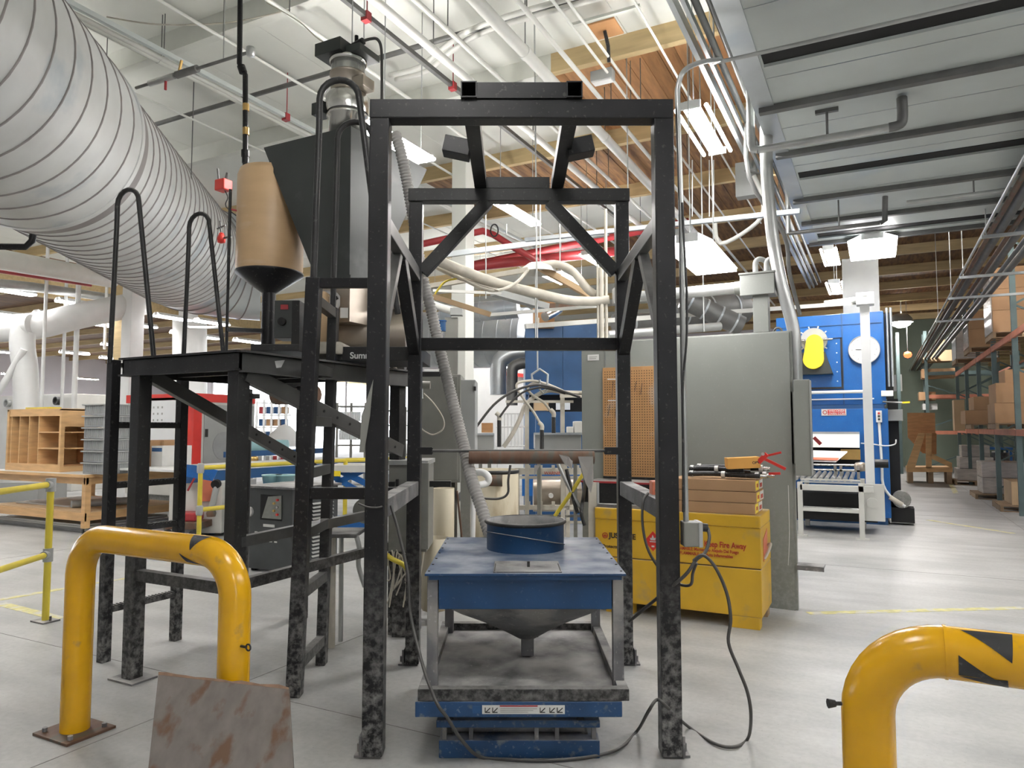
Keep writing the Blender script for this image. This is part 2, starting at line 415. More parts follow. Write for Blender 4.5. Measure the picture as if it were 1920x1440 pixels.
ceiling = struct('ceiling', MB().box(-46, 14, 16, 62, ZD, ZD + 0.1), 'ceil_wood')
pan = {}
def deck_mat(u, v):
    if u > 2.5: return 'ceil_wood'
    if v < 7.6: return 'ceil_white'
    if v < 10.1: return 'ceil_white' if u < -3.4 else 'ceil_orange'
    if v < 12.5: return 'ceil_white' if u < -7.5 else 'ceil_wood'
    return 'ceil_white' if -16 < u < -4.2 else 'ceil_wood'
vs_ = [0.36 + 2.44 * k for k in range(-3, 25)]
for k, v in enumerate(vs_):
    if v > 15.9: break
    for j in range(-16, 5):
        u = j * 1.22
        mk = deck_mat(u + 0.6, v + 1)
        wood = mk in ('ceil_wood', 'ceil_orange') and -9 < u
        n_ = 6 if wood else 1
        for q in range(n_):
            key = (mk, n_)
            if key not in pan:
                pan[key] = p = struct('deck_board' if wood else 'deck_panel', MB().box(0.004, 1.22 / n_ - 0.004, 0.05, 2.39, 0, 0.03), mk, ceiling)
            else:
                p = pan[key].copy(); COL.objects.link(p)
            p.location = (u + q * 1.22 / n_, v, ZD + random.uniform(-0.006, 0.006))
# sheets of painted board beyond the near bays, white over the left workshop
struct('board_panel', MB().box(-24, -6, 16, 33, ZD - 0.05, ZD - 0.01), 'ceil_white', ceiling)
struct('board_panel', MB().box(-46, -19.5, -7, 16, ZD, ZD + 0.06), 'ceil_wood', ceiling)
struct('cover', MB().box(-24, 12, -7, 16, ZD + 0.06, ZD + 0.1), 'ceil_white', ceiling)
pw = pb = None
for k, v in enumerate(vs_):
    white = v < 7.0
    for seg, (a, b) in enumerate(((-46, -3.4), (-3.4, 14))):
        wh = v < 7.0 or (seg == 0 and v < 9.5)
        if v < 7.0 and seg: wh = True
        o = struct('purlin', MB().box(a, b, v - 0.05, v + 0.05, ZP, ZD + 0.02), 'beam_white' if wh else 'beam_wood', ceiling)
# one deep glulam girder along the hall and one across
struct('girder', MB().box(-20.4, -20.1, -7, 60, 5.2, ZP), 'beam_wood', ceiling)
struct('girder', MB().box(4.1, 4.4, -7, 60, 5.3, ZP), 'beam_wood', ceiling)

# far wall with a wide opening to daylight, side walls
wf = MB()
VF = 34.0
xl, xr = W(395, 760, v=VF).x, W(990, 760, v=VF).x
ztop = W(500, 712, v=VF).z
wf.box(-46, xl, VF, VF + 0.2, 1.7, ZD + 0.2).box(xl, xr, VF, VF + 0.2, ztop, ZD + 0.2)
wall_far = struct('wall_far', wf, 'wall')
struct('wall_end', MB().box(xr, -4, VF, VF + 0.2, 0, ZD + 0.2), 'wall')
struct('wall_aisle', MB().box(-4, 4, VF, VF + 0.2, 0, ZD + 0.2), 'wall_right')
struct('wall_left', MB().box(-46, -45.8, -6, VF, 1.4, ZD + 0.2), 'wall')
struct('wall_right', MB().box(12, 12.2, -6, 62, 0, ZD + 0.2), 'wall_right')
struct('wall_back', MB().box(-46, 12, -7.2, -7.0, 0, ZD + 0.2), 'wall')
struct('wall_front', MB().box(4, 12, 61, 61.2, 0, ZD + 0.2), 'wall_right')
# steel framing of the wall
for u in range(-44, -24, 5):
    struct('wall_rib', MB().box(u, u + 0.12, VF - 0.06, VF, 1.7, ZP), 'wall', wall_far)
struct('wall_sill', MB().box(-46, xl, VF - 0.1, VF, 1.62, 1.74), 'conduit_dark', wall_far)
# posts that carry the roof
def column(name, px, Y, w, m, top=ZP, n=None):
    c = W(px, 700, Y=Y)
    o = struct(name, MB().box(c.x - w / 2, c.x + w / 2, c.y - w / 2, c.y + w / 2, 0, top), m, bevel=0.01)
    return o
column('trim_1', 233, 17.0, 0.36, 'beam_wood')
column('trim_2', 867, 11.0, 0.26, 'ceil_white')
column('trim_3', 350, 22.0, 0.40, 'white')
column('trim_4', 246, 16.6, 0.34, 'white')

# ================================================================== OVERHEAD
def run(name, label, cat, px, py, z, r, y0, y1, m, group=None, n=10, clamps=0):
    """a pipe along the hall that passes the surveyed point"""
    c = W(px, py, z=z)
    mb = MB().cyl((c.x, y0, z), (c.x, y1, z), r, n)
    t = thing(name, label, cat, (c.x, y0, z), group=group)
    build('pipe', mb, m, t)
    for k in range(clamps):
        y = y0 + 0.9 + k * 2.4
        build('collar', MB().cyl((c.x, y, z), (c.x, y + 0.09, z), r * 1.12, 14), m, t)
        build('hanger', MB().cyl((c.x, y + 0.04, z), (c.x, y + 0.04, ZD), 0.006, 6), 'conduit_dark', t)
    return t, c
run('ceiling_pipe', 'thick white pipe with paired bands, the widest running over the steel frame', 'pipe', 962, 75, 5.45, 0.062, 3.0, 15, 'white_pipe', n=20, clamps=5)
run('ceiling_pipe', 'white pipe passing just left of the fork pockets above the frame', 'pipe', 775, 62, 5.5, 0.044, 2.6, 16, 'white_pipe', n=16, clamps=5)
run('ceiling_pipe', 'thin grey pipe midway between the two white ceiling pipes', 'pipe', 878, 92, 5.6, 0.026, 2.5, 17, 'white_pipe', clamps=4)
run('ceiling_pipe', 'grey pipe right of the widest white ceiling pipe', 'pipe', 1050, 95, 5.55, 0.026, 2.5, 24, 'white_pipe', clamps=4)
run('ceiling_pipe', 'slim conduit ending at the small lamp box under the orange boards', 'pipe', 1100, 85, 5.6, 0.015, 2.5, W(1120, 128, z=5.6).y + 1.6, 'white_pipe', clamps=3)
run('ceiling_pipe', 'slim white conduit crossing right over the frame corner', 'pipe', 1158, 130, 5.6, 0.015, 2.5, 22, 'white_pipe', clamps=4)
run('ceiling_pipe', 'thin conduit meeting the lamp strip right of the frame', 'pipe', 1222, 60, 5.5, 0.013, 2.5, 14, 'white_pipe', clamps=3)
for px, py, r, lb in ((330, 128, 0.045, 'upper of the thin rods above the spiral duct, nearest the tank pipe'),
                      (560, 40, 0.022, 'thin ceiling conduit ending over the vacuum loader'),
                      (400, 160, 0.028, 'thin ceiling conduit passing behind the black tank pipe'),
                      (452, 92, 0.018, 'thinnest ceiling wire conduit left of the loader'),
                      (330, 210, 0.014, 'low thin rod between spiral duct and tank')):
    run('ceiling_conduit', lb, 'conduit', px, py, 5.62, r, 1.6, 16, 'white_pipe' if r < 0.04 else 'beam_white', clamps=2)
# grey strut channels with red hangers
for px, py, lb in ((700, 42, 'dark grey strut channel with red clamps beside the white ceiling pipe'),
                   (290, 90, 'blue grey strut channel above the spiral duct')):
    c = W(px, py, z=5.55)
    t = thing('strut_channel', lb, 'rail', (c.x, 2.5, 5.55))
    build('channel', MB().box(c.x - 0.024, c.x + 0.024, 2.2, 16, 5.53, 5.58), 'conduit_dark' if px == 700 else 'box_duct', t)
    for y in ([W(692, 24, z=5.55).y, W(852, 157, z=5.55).y] if px == 700 else [W(548, 213, z=5.55).y, W(548, 213, z=5.55).y + 2.4]):
        build('clamp', MB().box(c.x - 0.035, c.x + 0.04, y, y + 0.07, 5.50, 5.59).cyl((c.x, y + .05, 5.6), (c.x, y + .05, ZD), 0.006, 6), 'red_pipe', t)
# twin rail (tall strut with cables) left of the flat duct
c = W(1330, 130, z=4.75)
t = thing('cable_rail', 'long galvanised strut rail running beside the flat overhead duct', 'rail', (c.x, 2.5, 4.75))
build('rail', MB().box(c.x - 0.05, c.x - 0.01, 2.4, 17, 4.70, 4.80).box(c.x + 0.03, c.x + 0.06, 2.4, 17, 4.72, 4.78), 'galv', t)
build('conduit', MB().cyl((c.x + 0.10, 2.4, 4.80), (c.x + 0.10, 17, 4.80), 0.03, 8), 'conduit_dark', t)
build('conduit', MB().cyl((c.x + 0.18, 2.4, 4.84), (c.x + 0.18, 17, 4.84), 0.022, 8), 'conduit_dark', t)
for y in (4, 6.4, 8.8, 11.2):
    build('hanger', MB().cyl((c.x, y, 4.8), (c.x, y, ZD), 0.008, 6), 'conduit', t)
# two conduits across, near the camera, following a beam
for dz, lb in ((0.0, 'upper of the two conduits curving across under the white ceiling'), (-0.0, 'lower of the two conduits curving across under the white ceiling')):
    k = 0.0 if 'upper' in lb else 0.12
    pts = [W(780, 64 + 0, z=5.8) + Vector((0, -0.02 - k, 0)), W(800, 74, z=5.8) + Vector((0.1, -k, 0))]
    a = W(830, 82, z=5.8); b = W(1200, 5, z=5.8)
    pts = [a + Vector((-1.0, 0.5 - k, 0.05)), a + Vector((-0.5, 0.42 - k, 0)), a + Vector((0, 0.18 - k, 0)), a + Vector((0.6, -k, 0)), Vector((b.x, a.y - k, 5.8)), Vector((b.x + 2, a.y - k, 5.8))]
    one('cross_conduit', MB().tube(pts, 0.03, 10, smooth=5), 'white_pipe', lb, 'conduit')
# dark girder across the white bay near the vacuum loader
c = W(510, 167, z=5.85)
one('cross_pipe', MB().cyl((-9, c.y, 5.84), (-2.2, c.y, 5.84), 0.03, 8), 'conduit_dark', 'dark pipe across the white ceiling behind the vacuum loader', 'pipe')
# sprinkler cross main with valve above the spiral duct
a, b = W(255, 165, z=5.2), W(470, 97, z=5.2)
t = thing('sprinkler_main', 'thin branch pipe with valves between spiral duct and black tank pipe', 'pipe', (a.x, a.y, 5.2))
d_ = (b - a)
build('pipe', MB().cyl(a, b, 0.016, 8), 'conduit_dark', t)
build('valve', MB().cyl(a + d_ * 0.13, a + d_ * 0.36, 0.032, 10), 'conduit', t)
build('valve', MB().cyl(a + d_ * 0.38, a + d_ * 0.56, 0.038, 10), 'conduit_dark', t)
build('valve_handle', MB().bar(a + d_ * 0.40 + Vector((0, 0, 0.03)), a + d_ * 0.42 + Vector((0, 0, 0.14)), 0.02), 'brass', t)
build('sprinkler_head', MB().cyl(a + d_ * 0.28, a + d_ * 0.28 + Vector((0, 0, -0.12)), 0.013, 8), 'red_pipe', t)
build('elbow', MB().lathe(b + Vector((0, 0, -0.05)), [(0, 0), (0.04, 0.01), (0.045, 0.05), (0.04, 0.09), (0, 0.1)], 12), 'conduit', t)
build('hanger', MB().cyl(a + d_ * 0.78, a + d_ * 0.78 + Vector((0, 0, 0.8)), 0.006, 6), 'conduit', t)
# cable drooping across top left
a, b, c2, d2 = W(200, 32, z=5.85), W(300, 46, z=5.8), W(430, 42, z=5.82), W(545, 18, z=5.9)
one('ceiling_cable', MB().tube([a, b, c2, d2], 0.008, 6, smooth=6), 'hose_dusty', 'thin pale cable drooping under the ceiling at top left', 'cable')

# flat rectangular duct over the right side
BZ = 4.3
c0 = W(1440, 260, z=BZ)
bx0 = c0.x
yend = W(1512, 457, z=BZ).y
t = thing('flat_duct', 'huge flat grey sheet metal duct hung over the right aisle', 'duct', (bx0, 1.0, BZ))
build('casing', MB().box(bx0, 7.5, 0.2, yend, BZ, BZ + 0.9), 'box_duct', t, bevel=0.01)
ribs = [W(1425, 203, z=BZ).y, W(1480, 284, z=BZ).y, W(1475, 376, z=BZ).y, W(1500, 417, z=BZ).y, yend - 0.03]
for y in ribs:
    build('stiffener_rib', MB().box(bx0 + 0.02, 7.5, y - 0.035, y + 0.035, BZ - 0.055, BZ), 'conduit_dark', t)
for (px, py) in ((1408, 116), (1480, 332), (1512, 444)):
    y = W(px, py, z=BZ).y
    build('slot', MB().box(bx0 + 0.16, 7.4, y - 0.10, y + 0.07, BZ - 0.006, BZ + 0.002), 'void', t)
    build('slot_lip', MB().box(bx0 + 0.16, 7.4, y + 0.07, y + 0.085, BZ - 0.03, BZ), 'box_duct', t)
for k in range(11):
    y = 0.5 + k * (yend - 0.8) / 10
    build('sheet_seam', MB().box(bx0 + 0.02, 7.5, y - 0.003, y + 0.003, BZ - 0.004, BZ), 'galv', t)
build('side_flange', MB().box(bx0 - 0.02, bx0 + 0.14, 0.2, yend, BZ - 0.012, BZ), 'galv', t)
# pipes hung below the duct
def across(name, label, px, py, z, r, x1, m, drop=None):
    c = W(px, py, z=z)
    t = thing(name, label, 'pipe', (c.x, c.y, z))
    build('pipe', MB().cyl((c.x, c.y, z), (x1, c.y, z), r, 10), m, t)
    return t, c
t, c = across('gas_pipe', 'pipe with valve elbow hung under the flat duct', 1422, 281, 4.05, 0.032, W(1672, 232, z=4.05).x, 'conduit')
xe = W(1672, 232, z=4.05).x
build('elbow', MB().tube([(xe - 0.02, c.y, 4.05), (xe + 0.06, c.y, 4.06), (xe + 0.08, c.y, 4.12), (xe + 0.08, c.y, 4.28)], 0.04, 8, smooth=4), 'conduit_dark', t)
build('riser', MB().tube([(c.x, c.y, 4.05), (c.x - 0.05, c.y, 4.07), (c.x - 0.06, c.y, 4.12), (c.x - 0.06, c.y, 5.2)], 0.035, 8), 'conduit', t)
xh = W(1550, 250, z=4.05).x
build('hanger', MB().cyl((xh, c.y, 4.05), (xh, c.y, 4.28), 0.012, 6).box(xh - 0.09, xh + 0.09, c.y - 0.02, c.y + 0.02, 4.27, 4.30), 'conduit_dark', t)
t, c = across('gas_pipe', 'lower far pipe with hanger and elbow under the flat duct', 1478, 438, 3.95, 0.024, W(1650, 414, z=3.95).x, 'conduit_dark')
xh = W(1572, 420, z=3.95).x
build('hanger', MB().cyl((xh, c.y, 3.95), (xh, c.y, 4.28), 0.010, 6), 'conduit_dark', t)
build('riser', MB().cyl((c.x, c.y, 3.95), (c.x, c.y, 4.9), 0.026, 8), 'conduit', t)
xe = W(1650, 414, z=3.95).x
build('elbow', MB().tube([(xe, c.y, 3.95), (xe + 0.05, c.y, 3.97), (xe + 0.06, c.y, 4.25)], 0.03, 8), 'conduit_dark', t)
t, c = across('gas_pipe', 'pipe crossing under the duct beside the hanging rods at right', 1700, 380, 4.1, 0.022, 6.5, 'conduit')
build('hanger', MB().cyl((W(1832, 350, z=4.1).x, c.y, 4.1), (W(1832, 350, z=4.1).x, c.y, 4.3), 0.01, 6), 'conduit_dark', t)

# the grey conduit and thick bent conduit dropping to the disconnect switch on the grey panel
def tubething(name, label, cat, pts, r, m, smooth=4, n=10, F=I4, group=None):
    return one(name, MB(F).tube(pts, r, n, smooth=smooth), m, label, cat, group)
v0 = 6.72
tubething('bent_conduit', 'thick grey conduit dropping from the ceiling to the disconnect switch', 'conduit',
          [W(1437, 60, Y=6.4), W(1437, 260, Y=6.4), W(1438, 330, Y=6.4), W(1447, 430, Y=6.4), W(1462, 520, Y=6.4), W(1486, 610, Y=6.4), W(1491, 660, Y=6.4), W(1493, 712, Y=6.42)], 0.056, 'conduit', smooth=6, n=14)
tubething('bent_conduit', 'slimmer conduit standing beside the thick bent one', 'conduit',
          [W(1402, 200, Y=7.2), W(1404, 330, Y=7.2), W(1470, 440, Y=7.4), W(1480, 510, Y=7.6), W(1500, 590, Y=7.8)], 0.022, 'conduit_dark')
# junction box with curved conduit high up
p = W(1400, 340, Y=8.4)
t = thing('junction_box', 'pale grey junction box high beside the flat duct', 'box', p)
build('box_body', MB().box(p.x - 0.12, p.x + 0.12, p.y - 0.08, p.y + 0.08, p.z - 0.2, p.z + 0.22), 'grey_light', t, bevel=0.01)
build('conduit', MB().tube([p + Vector((0.1, -0.1, 0.02)), p + Vector((0.2, -0.1, -0.3)), p + Vector((0.12, -0.1, -0.55)), p + Vector((-0.3, -0.1, -0.75)), W(1340, 412, Y=8.4)], 0.026, 8, smooth=5), 'white_pipe', t)
build('lever', MB().bar(p + Vector((0.0, -0.1, 0.1)), p + Vector((0.2, -0.12, 0.02)), 0.02), 'conduit_dark', t)
# long strut across with conduit drops
a, b = W(1225, 412, Y=8.2), W(1500, 396, Y=7.3)
one('cross_strut', MB().bar(W(985, 450, z=a.z), b, 0.05, 0.05), 'galv', 'long pale strut crossing behind the frame to the bent conduit', 'rail')
for px in (1298, 1330, 1338):
    q = W(px, 406, Y=8.0)
    tubething('hanging_rod', 'thin rod down to the cross strut, ' + {1298: 'nearest the steel frame', 1330: 'middle of three', 1338: 'rightmost of three'}[px], 'rod', [W(px, 300, Y=8.0), q], 0.007, 'conduit', smooth=0, n=6)

# bundle of pipes hung at far right along the racks
bt = thing('pipe_rack', 'bundle of long pipes hung on struts above the pallet racks', 'pipes', W(1905, 400, z=4.0))
for i, (px, py, r) in enumerate(((1838, 405, 0.018), (1850, 410, 0.03), (1862, 420, 0.055), (1880, 425, 0.03), (1893, 432, 0.05), (1908, 440, 0.03), (1925, 442, 0.05))):
    c = W(px + 25, py, z=4.0)
    build('pipe', MB().cyl((c.x, 6.0, 4.0 + r), (c.x, 40, 4.0 + r), r, 8), ('conduit', 'rust', 'conduit_dark', 'rust', 'conduit_dark', 'conduit_dark', 'conduit_dark')[i], bt)
for py in (448, 520, 558, 600):
    c = W(1780, py, z=3.97)
    x0, x1 = W(1790, py, z=3.97).x - 0.35, W(1925, 442, z=4.0).x + 0.2
    build('strut', MB().box(1.2, 3.6, c.y - 0.02, c.y + 0.02, 3.93, 3.97), 'galv', bt)
    for x in (1.25, 3.5):
        build('hanger', MB().cyl((x, c.y, 3.95), (x, c.y, ZD), 0.008, 6), 'conduit', bt)

# ------------------------------------------------------------------ the giant spiral duct
ax = math.atan((737 - 960) / F_PX)                    # its own direction, a little left of the view
DF = G @ Matrix.Rotation(-ax, 4, 'Z')                 # local +Y runs along the duct
DR, DD = 1.0, 4.6
phi = math.radians(39.9)
DX, DZ = -DD * math.cos(phi), CAM_H + DD * math.sin(phi)
t = thing('spiral_duct', 'enormous galvanised spiral duct slanting away at upper left', 'duct', (DX, 1.0, DZ), F=DF)
def helix(mb, r, y0, y1, pitch, h=0.011, w=0.010, n=48):
    turns = (y1 - y0) / pitch; K = int(turns * n)
    rings = []
    for k in range(K + 1):
        a = 2 * PI * k / n; y = y0 + pitch * k / n
        ca, sa = math.cos(a), math.sin(a)
        rings.append([(DX + (r - .004) * ca, y - w, DZ + (r - .004) * sa), (DX + (r + h) * ca, y - w * .6, DZ + (r + h) * sa),
                      (DX + (r + h) * ca, y + w * .6, DZ + (r + h) * sa), (DX + (r - .004) * ca, y + w, DZ + (r - .004) * sa)])
    mb.loft(rings, smooth=False)
S1, S2 = 7.6, 12.4
R2 = 0.955
build('duct_section', MB(DF).cyl((DX, -1.5, DZ), (DX, S1, DZ), DR, 96, inner=0.01), 'duct', t)
h1 = MB(DF); helix(h1, DR, -1.5, S1 - 0.1, 0.325); build('spiral_seam', h1, 'seam', t)
build('duct_section', MB(DF).cyl((DX, S1, DZ), (DX, S2, DZ), R2, 96, inner=0.01), 'duct', t)
h2 = MB(DF); helix(h2, R2, S1 + 0.2, S2 - 0.05, 0.205); build('spiral_seam', h2, 'seam', t)
build('joint_band', MB(DF).cyl((DX, S1 - 0.02, DZ), (DX, S1 + 0.16, DZ), DR * 0.985, 96), 'seam', t)
build('joint_lip', MB(DF).cyl((DX, S1 - 0.09, DZ), (DX, S1 - 0.02, DZ), DR + 0.012, 96), 'duct', t)
# elbow of gores, turning right, then a straight silver run behind the frame
def gores(mbf, p, ang0, ang1, rb, r, steps, dz=0.0):
    rings = []
    for k in range(steps + 1):
        a = ang0 + (ang1 - ang0) * k / steps
        c = Vector(p) + Vector((rb * (1 - math.cos(a)), rb * math.sin(a), dz * k / steps))
        d = Vector((math.sin(a), math.cos(a), 0)); s_ = Vector((math.cos(a), -math.sin(a), 0))
        rings.append([c + s_ * (r * math.cos(2 * PI * i / 64)) + Vector((0, 0, r * math.sin(2 * PI * i / 64))) for i in range(64)])
    return rings
rg = gores(None, (DX, S2, DZ), 0, math.radians(80), 1.3, R2 - 0.01, 5, 0.0)
mbx = MB(DF); mbx.loft(rg, cap0=False, cap1=True, smooth=True); build('elbow', mbx, 'galv', t)
for k in range(1, 5):
    r_ = rg[k]; cc = sum(r_, Vector()) / 64
    mb = MB(DF); mb.tube([cc + (q - cc) * 1.006 for q in r_ + r_[:1]], 0.012, 6, caps=False); build('gore_seam', mb, 'seam', t)
# hanger straps and rods
for s_, dx in ((3.2, 0.72), (9.6, 0.86), (5.0, -0.2)):
    zz = DZ + math.sqrt(max(0, DR ** 2 - dx ** 2))
    build('hanger_rod', MB(DF).cyl((DX + dx + 0.05, s_, DZ - 0.1), (DX + dx + 0.05, s_, ZD), 0.007, 6), 'conduit_dark', t)
# small black bracket below the duct at far left
a = W(-60, 462, Y=6.2)
tubething('duct_bracket', 'black bar hooking up to the underside of the spiral duct', 'bracket', [W(-80, 461, Y=6.4), W(48, 463, Y=6.4), W(60, 452, Y=6.4), W(62, 440, Y=6.4)], 0.03, 'black', smooth=0, n=8)

# ------------------------------------------------------------------ fluorescent lamps
def lamp(px, py, z, label, L=1.22, w=0.3, ntub=2, lens=False, rot=0.0, hang=True, group=None, xy=None, wide=False):
    c = W(px, py, z=z) if xy is None else Vector((xy[0], xy[1], z))
    Fm = Matrix.Translation(c) @ Matrix.Rotation(rot, 4, 'Z')
    t = thing('ceiling_lamp', label, 'lamp', (0, 0, 0), F=Fm, group=group)
    WM[t] = Fm; t.location = c
    h, g = L / 2, w / 2
    sec = [(-g, 0), (-g * 0.45, 0.07), (g * 0.45, 0.07), (g, 0)] if lens else [(-g * .4, 0.02), (-g * 0.3, 0.07), (g * 0.3, 0.07), (g * .4, 0.02)]
    poly = [(x, -h, zz) for x, zz in sec] + [(x, -h, zz + 0.006) for x, zz in sec[::-1]]
    build('reflector', MB(Fm).prism(poly, (0, L, 0)), 'white', t)
    build('end_cap', MB(Fm).box(-g * .45, g * .45, -h - .005, -h + .02, 0.0, .07), 'white', t)
    build('end_cap', MB(Fm).box(-g * .45, g * .45, h - .02, h + .005, 0, .07), 'white', t)
    if lens:
        build('lens', MB(Fm).box(-g + .01, g - .01, -h + .01, h - .01, -0.03, 0.0), 'lens_on', t)
    else:
        for k in range(ntub):
            x = (k - (ntub - 1) / 2) * w / (ntub + 0.3)
            build('tube', MB(Fm).cyl((x, -h + .02, .015), (x, h - .02, .015), 0.019, 8), 'tube_on', t)
    if hang:
        for s_ in (-1, 1):
            build('chain', MB(Fm).cyl((0, s_ * h * .8, .07), (0, s_ * h * .8, ZD - z), 0.006, 5), 'conduit', t)
    return t
lamp(1322, 250, 4.55, 'bright four-tube lamp hanging right of the frame top, beside the flat duct', w=0.40, ntub=4, L=1.25)
lamp(970, 403, 4.5, 'two-tube lamp seen under the top crossbar of the frame', w=0.30, ntub=2)
lamp(1318, 483, 3.2, 'low wide lamp hung on a chain right of the frame', w=0.42, lens=True, L=1.25)
lamp(1072, 528, 4.3, 'wide bright lamp behind the dusty hoses', w=0.34, ntub=3)
lamp(1028, 523, 4.3, 'thin lamp strip left of the wide lamp behind the dusty hoses', w=0.12, ntub=1)
lamp(1120, 492, 4.5, 'small lamp touching the right knee brace of the frame', w=0.30, ntub=3)
lamp(738, 268, 4.5, 'lamp half hidden behind the hopper and left frame post', w=0.34, ntub=3)
lamp(1636, 466, 4.2, 'wide lamp beyond the end of the flat duct', w=0.62, lens=True, L=1.2)
lamp(1557, 484, 4.3, 'small lamp left of the wide one beyond the flat duct', w=0.34, ntub=3)
lamp(1567, 542, 4.2, 'distant lamp left of the grey flue on the blue oven', w=0.42, ntub=3)
lamp(690, 238, 4.4, 'small added lamp standing in for glare behind the vacuum loader', w=0.2, ntub=2, L=.6)  # added lamp in place of a reflection on the steel
far = [(20, 546, 4.5, 'at the left edge below the white pipe'), (147, 569, 4.5, 'just above the white overhead pipe'), (14, 590, 4.4, 'low at the left edge above the pipe end'),
       (183, 606, 4.4, 'just below the white overhead pipe'), (213, 612, 4.4, 'beside the timber column'), (140, 662, 4.2, 'long and low above the wall panels'),
       (325, 596, 4.3, 'under the spiral duct left of the ladder hoop'), (350, 626, 4.3, 'under the spiral duct right of the ladder hoop'), (398, 605, 4.3, 'under the far end of the spiral duct'),
       (212, 672, 4.2, 'just left of the platform corner'), (385, 632, 4.3, 'between ladder hoops near the white column'), (465, 640, 4.2, 'left of the tank stand'), (548, 625, 4.2, 'right of the tank stand'),
       (262, 610, 4.4, 'just right of the timber column'), (8, 660, 4.2, 'lowest at the left edge')]
for px, py, z, lb in far:
    lamp(px, py, z, 'far workshop lamp ' + lb, w=0.26, L=0.95, lens=True, hang=False)
# unseen strip lamps, added to brighten the floor, racks and left workshop
for x, y in ((-1.3, 1.5), (-4.4, 0.8), (-4.2, -2.0), (-1.3, -3.0), (-8.5, 3.5), (2.0, -1.0), (1.2, 12.3), (1.2, 15.0), (3.0, 13.5), (3.6, 2.0), (4.5, 5.0), (5.2, 8.0), (3.3, 4.2), (-13.0, 4.0), (-24, 10), (-30, 8), (-36, 14), (-11.0, 4.9), (-9.4, 4.0), (-15.5, 6.5), (-40, 18), (-42, 22), (-42, 26), (-40, 31), (8, 14), (8, 20), (8, 27), (9, 34), (-19, 11), (-24, 16), (-30, 24), (-24, 24), (-18, 26), (-32, 14), (-27, 30), (-16, 30)):
    lamp(0, 0, 4.55 if x < 1 else (5.5 if y > 12 else 4.22), 'unseen strip lamp added to brighten the hall', w=0.4, ntub=3, lens=(y > 10 and x < 0), xy=(x, y), hang=False, group='unseen added strip lamps')
p = W(866, 560, Y=17)  # hidden lamp added to brighten the white enclosure
lamp(0, 0, 4.5, 'added strip lamp hidden behind the cream column', w=0.3, ntub=2, L=1.2, rot=YAW, xy=(p.x, p.y))
for px_, lb_ in ((850, 'left'), (935, 'right')):  # two unseen lamps added to lift the pale area behind the duct
    p = W(px_, 606, Y=18)
    lamp(0, 0, 4.2, 'added strip lamp hidden behind the large silver duct, the %s one' % lb_, w=0.3, ntub=2, L=1.2, rot=YAW + PI / 2, xy=(p.x, p.y))
# round high-bay lamp
p = W(1690, 607, Y=24)
t = thing('high_bay_lamp', 'round high-bay lamp beside the blue oven over the aisle', 'lamp', p)
build('shade', MB().lathe(p, [(0.05, 0.36), (0.2, 0.34), (0.32, 0.2), (0.36, 0.08), (0.36, 0.04)], 20), 'grey_light', t)
build('bulb', MB().lathe(p, [(0.30, 0.06), (0.27, -0.04), (0.12, -0.12), (0, -0.13)], 20), 'bulb_on', t)
build('rod', MB().cyl(p + Vector((0, 0, .35)), (p.x, p.y, ZD), 0.02, 6), 'conduit', t)
p = W(1702, 665, Y=24)
t = thing('signal_light', 'small round red light in the dark above the far aisle', 'light', p)
build('lens', MB().lathe(p, [(0, 0.12), (0.1, 0.08), (0.13, 0), (0.1, -0.08), (0, -0.12)], 14), 'lamp_red', t)
build('rod', MB().cyl(p + Vector((0, 0, .1)), (p.x, p.y, ZD), .012, 6), 'conduit_dark', t)
# small lamp box under the orange boards
p = W(1130, 143, z=5.6)
t = thing('lamp_box', 'small white emergency lamp box under the orange boards', 'lamp', p)
build('box_body', MB().box(p.x - .13, p.x + .13, p.y - .06, p.y + .06, p.z - .06, p.z + .06), 'grey_light', t, bevel=.01)
build('lens', MB().box(p.x - .11, p.x + .11, p.y - .05, p.y + .05, p.z - .075, p.z - .06), 'white', t)

# ================================================================== THE STEEL FRAME IN THE MIDDLE (G frame)
YF, YB = 3.534 + 0.05, 4.879 + 0.05                   # centres of the front and back posts
XL, XR = -0.679, 0.777
ZT = 3.284
t = thing('fork_gantry', 'tall black welded steel frame with fork pockets on top, standing over the blue hopper', 'frame', (0.05, 4.2, 0), F=G)
for X, Y, w in ((XL, YF, .10), (XR, YF, .10), (XL + .004, YB, .092), (XR - .004, YB, .092)):
    build('post', MB(G).box(X - w / 2, X + w / 2, Y - w / 2, Y + w / 2, 0.012, ZT - 0.1), 'black', t, bevel=.006)
for X, Y in ((XL, YF), (XR, YF), (XL, YB), (XR, YB)):
    s_ = -1 if X < 0 else 1
    build('foot_plate', MB(G).box(X - .09 if X < 0 else X - .04, X + .04 if X < 0 else X + .09, Y - .03, Y + .08, 0, .012), 'dusty', t)
    build('foot_bracket', MB(G).box(X + s_ * .05, X + s_ * .062, Y - .05, Y + .03, 0.01, .11), 'dusty', t)
    build('anchor_bolt', MB(G).cyl((X + s_ * .075, Y + .02, .01), (X + s_ * .075, Y + .02, .05), .01, 6), 'dusty', t)
build('top_beam', MB(G).box(XL - .05, XR + .05, YF - .05, YF + .05, ZT - .1, ZT), 'black', t, bevel=.006)
build('top_beam', MB(G).box(XL - .05, XR + .05, YB - .045, YB + .045, ZT - .092, ZT), 'dark', t, bevel=.006)
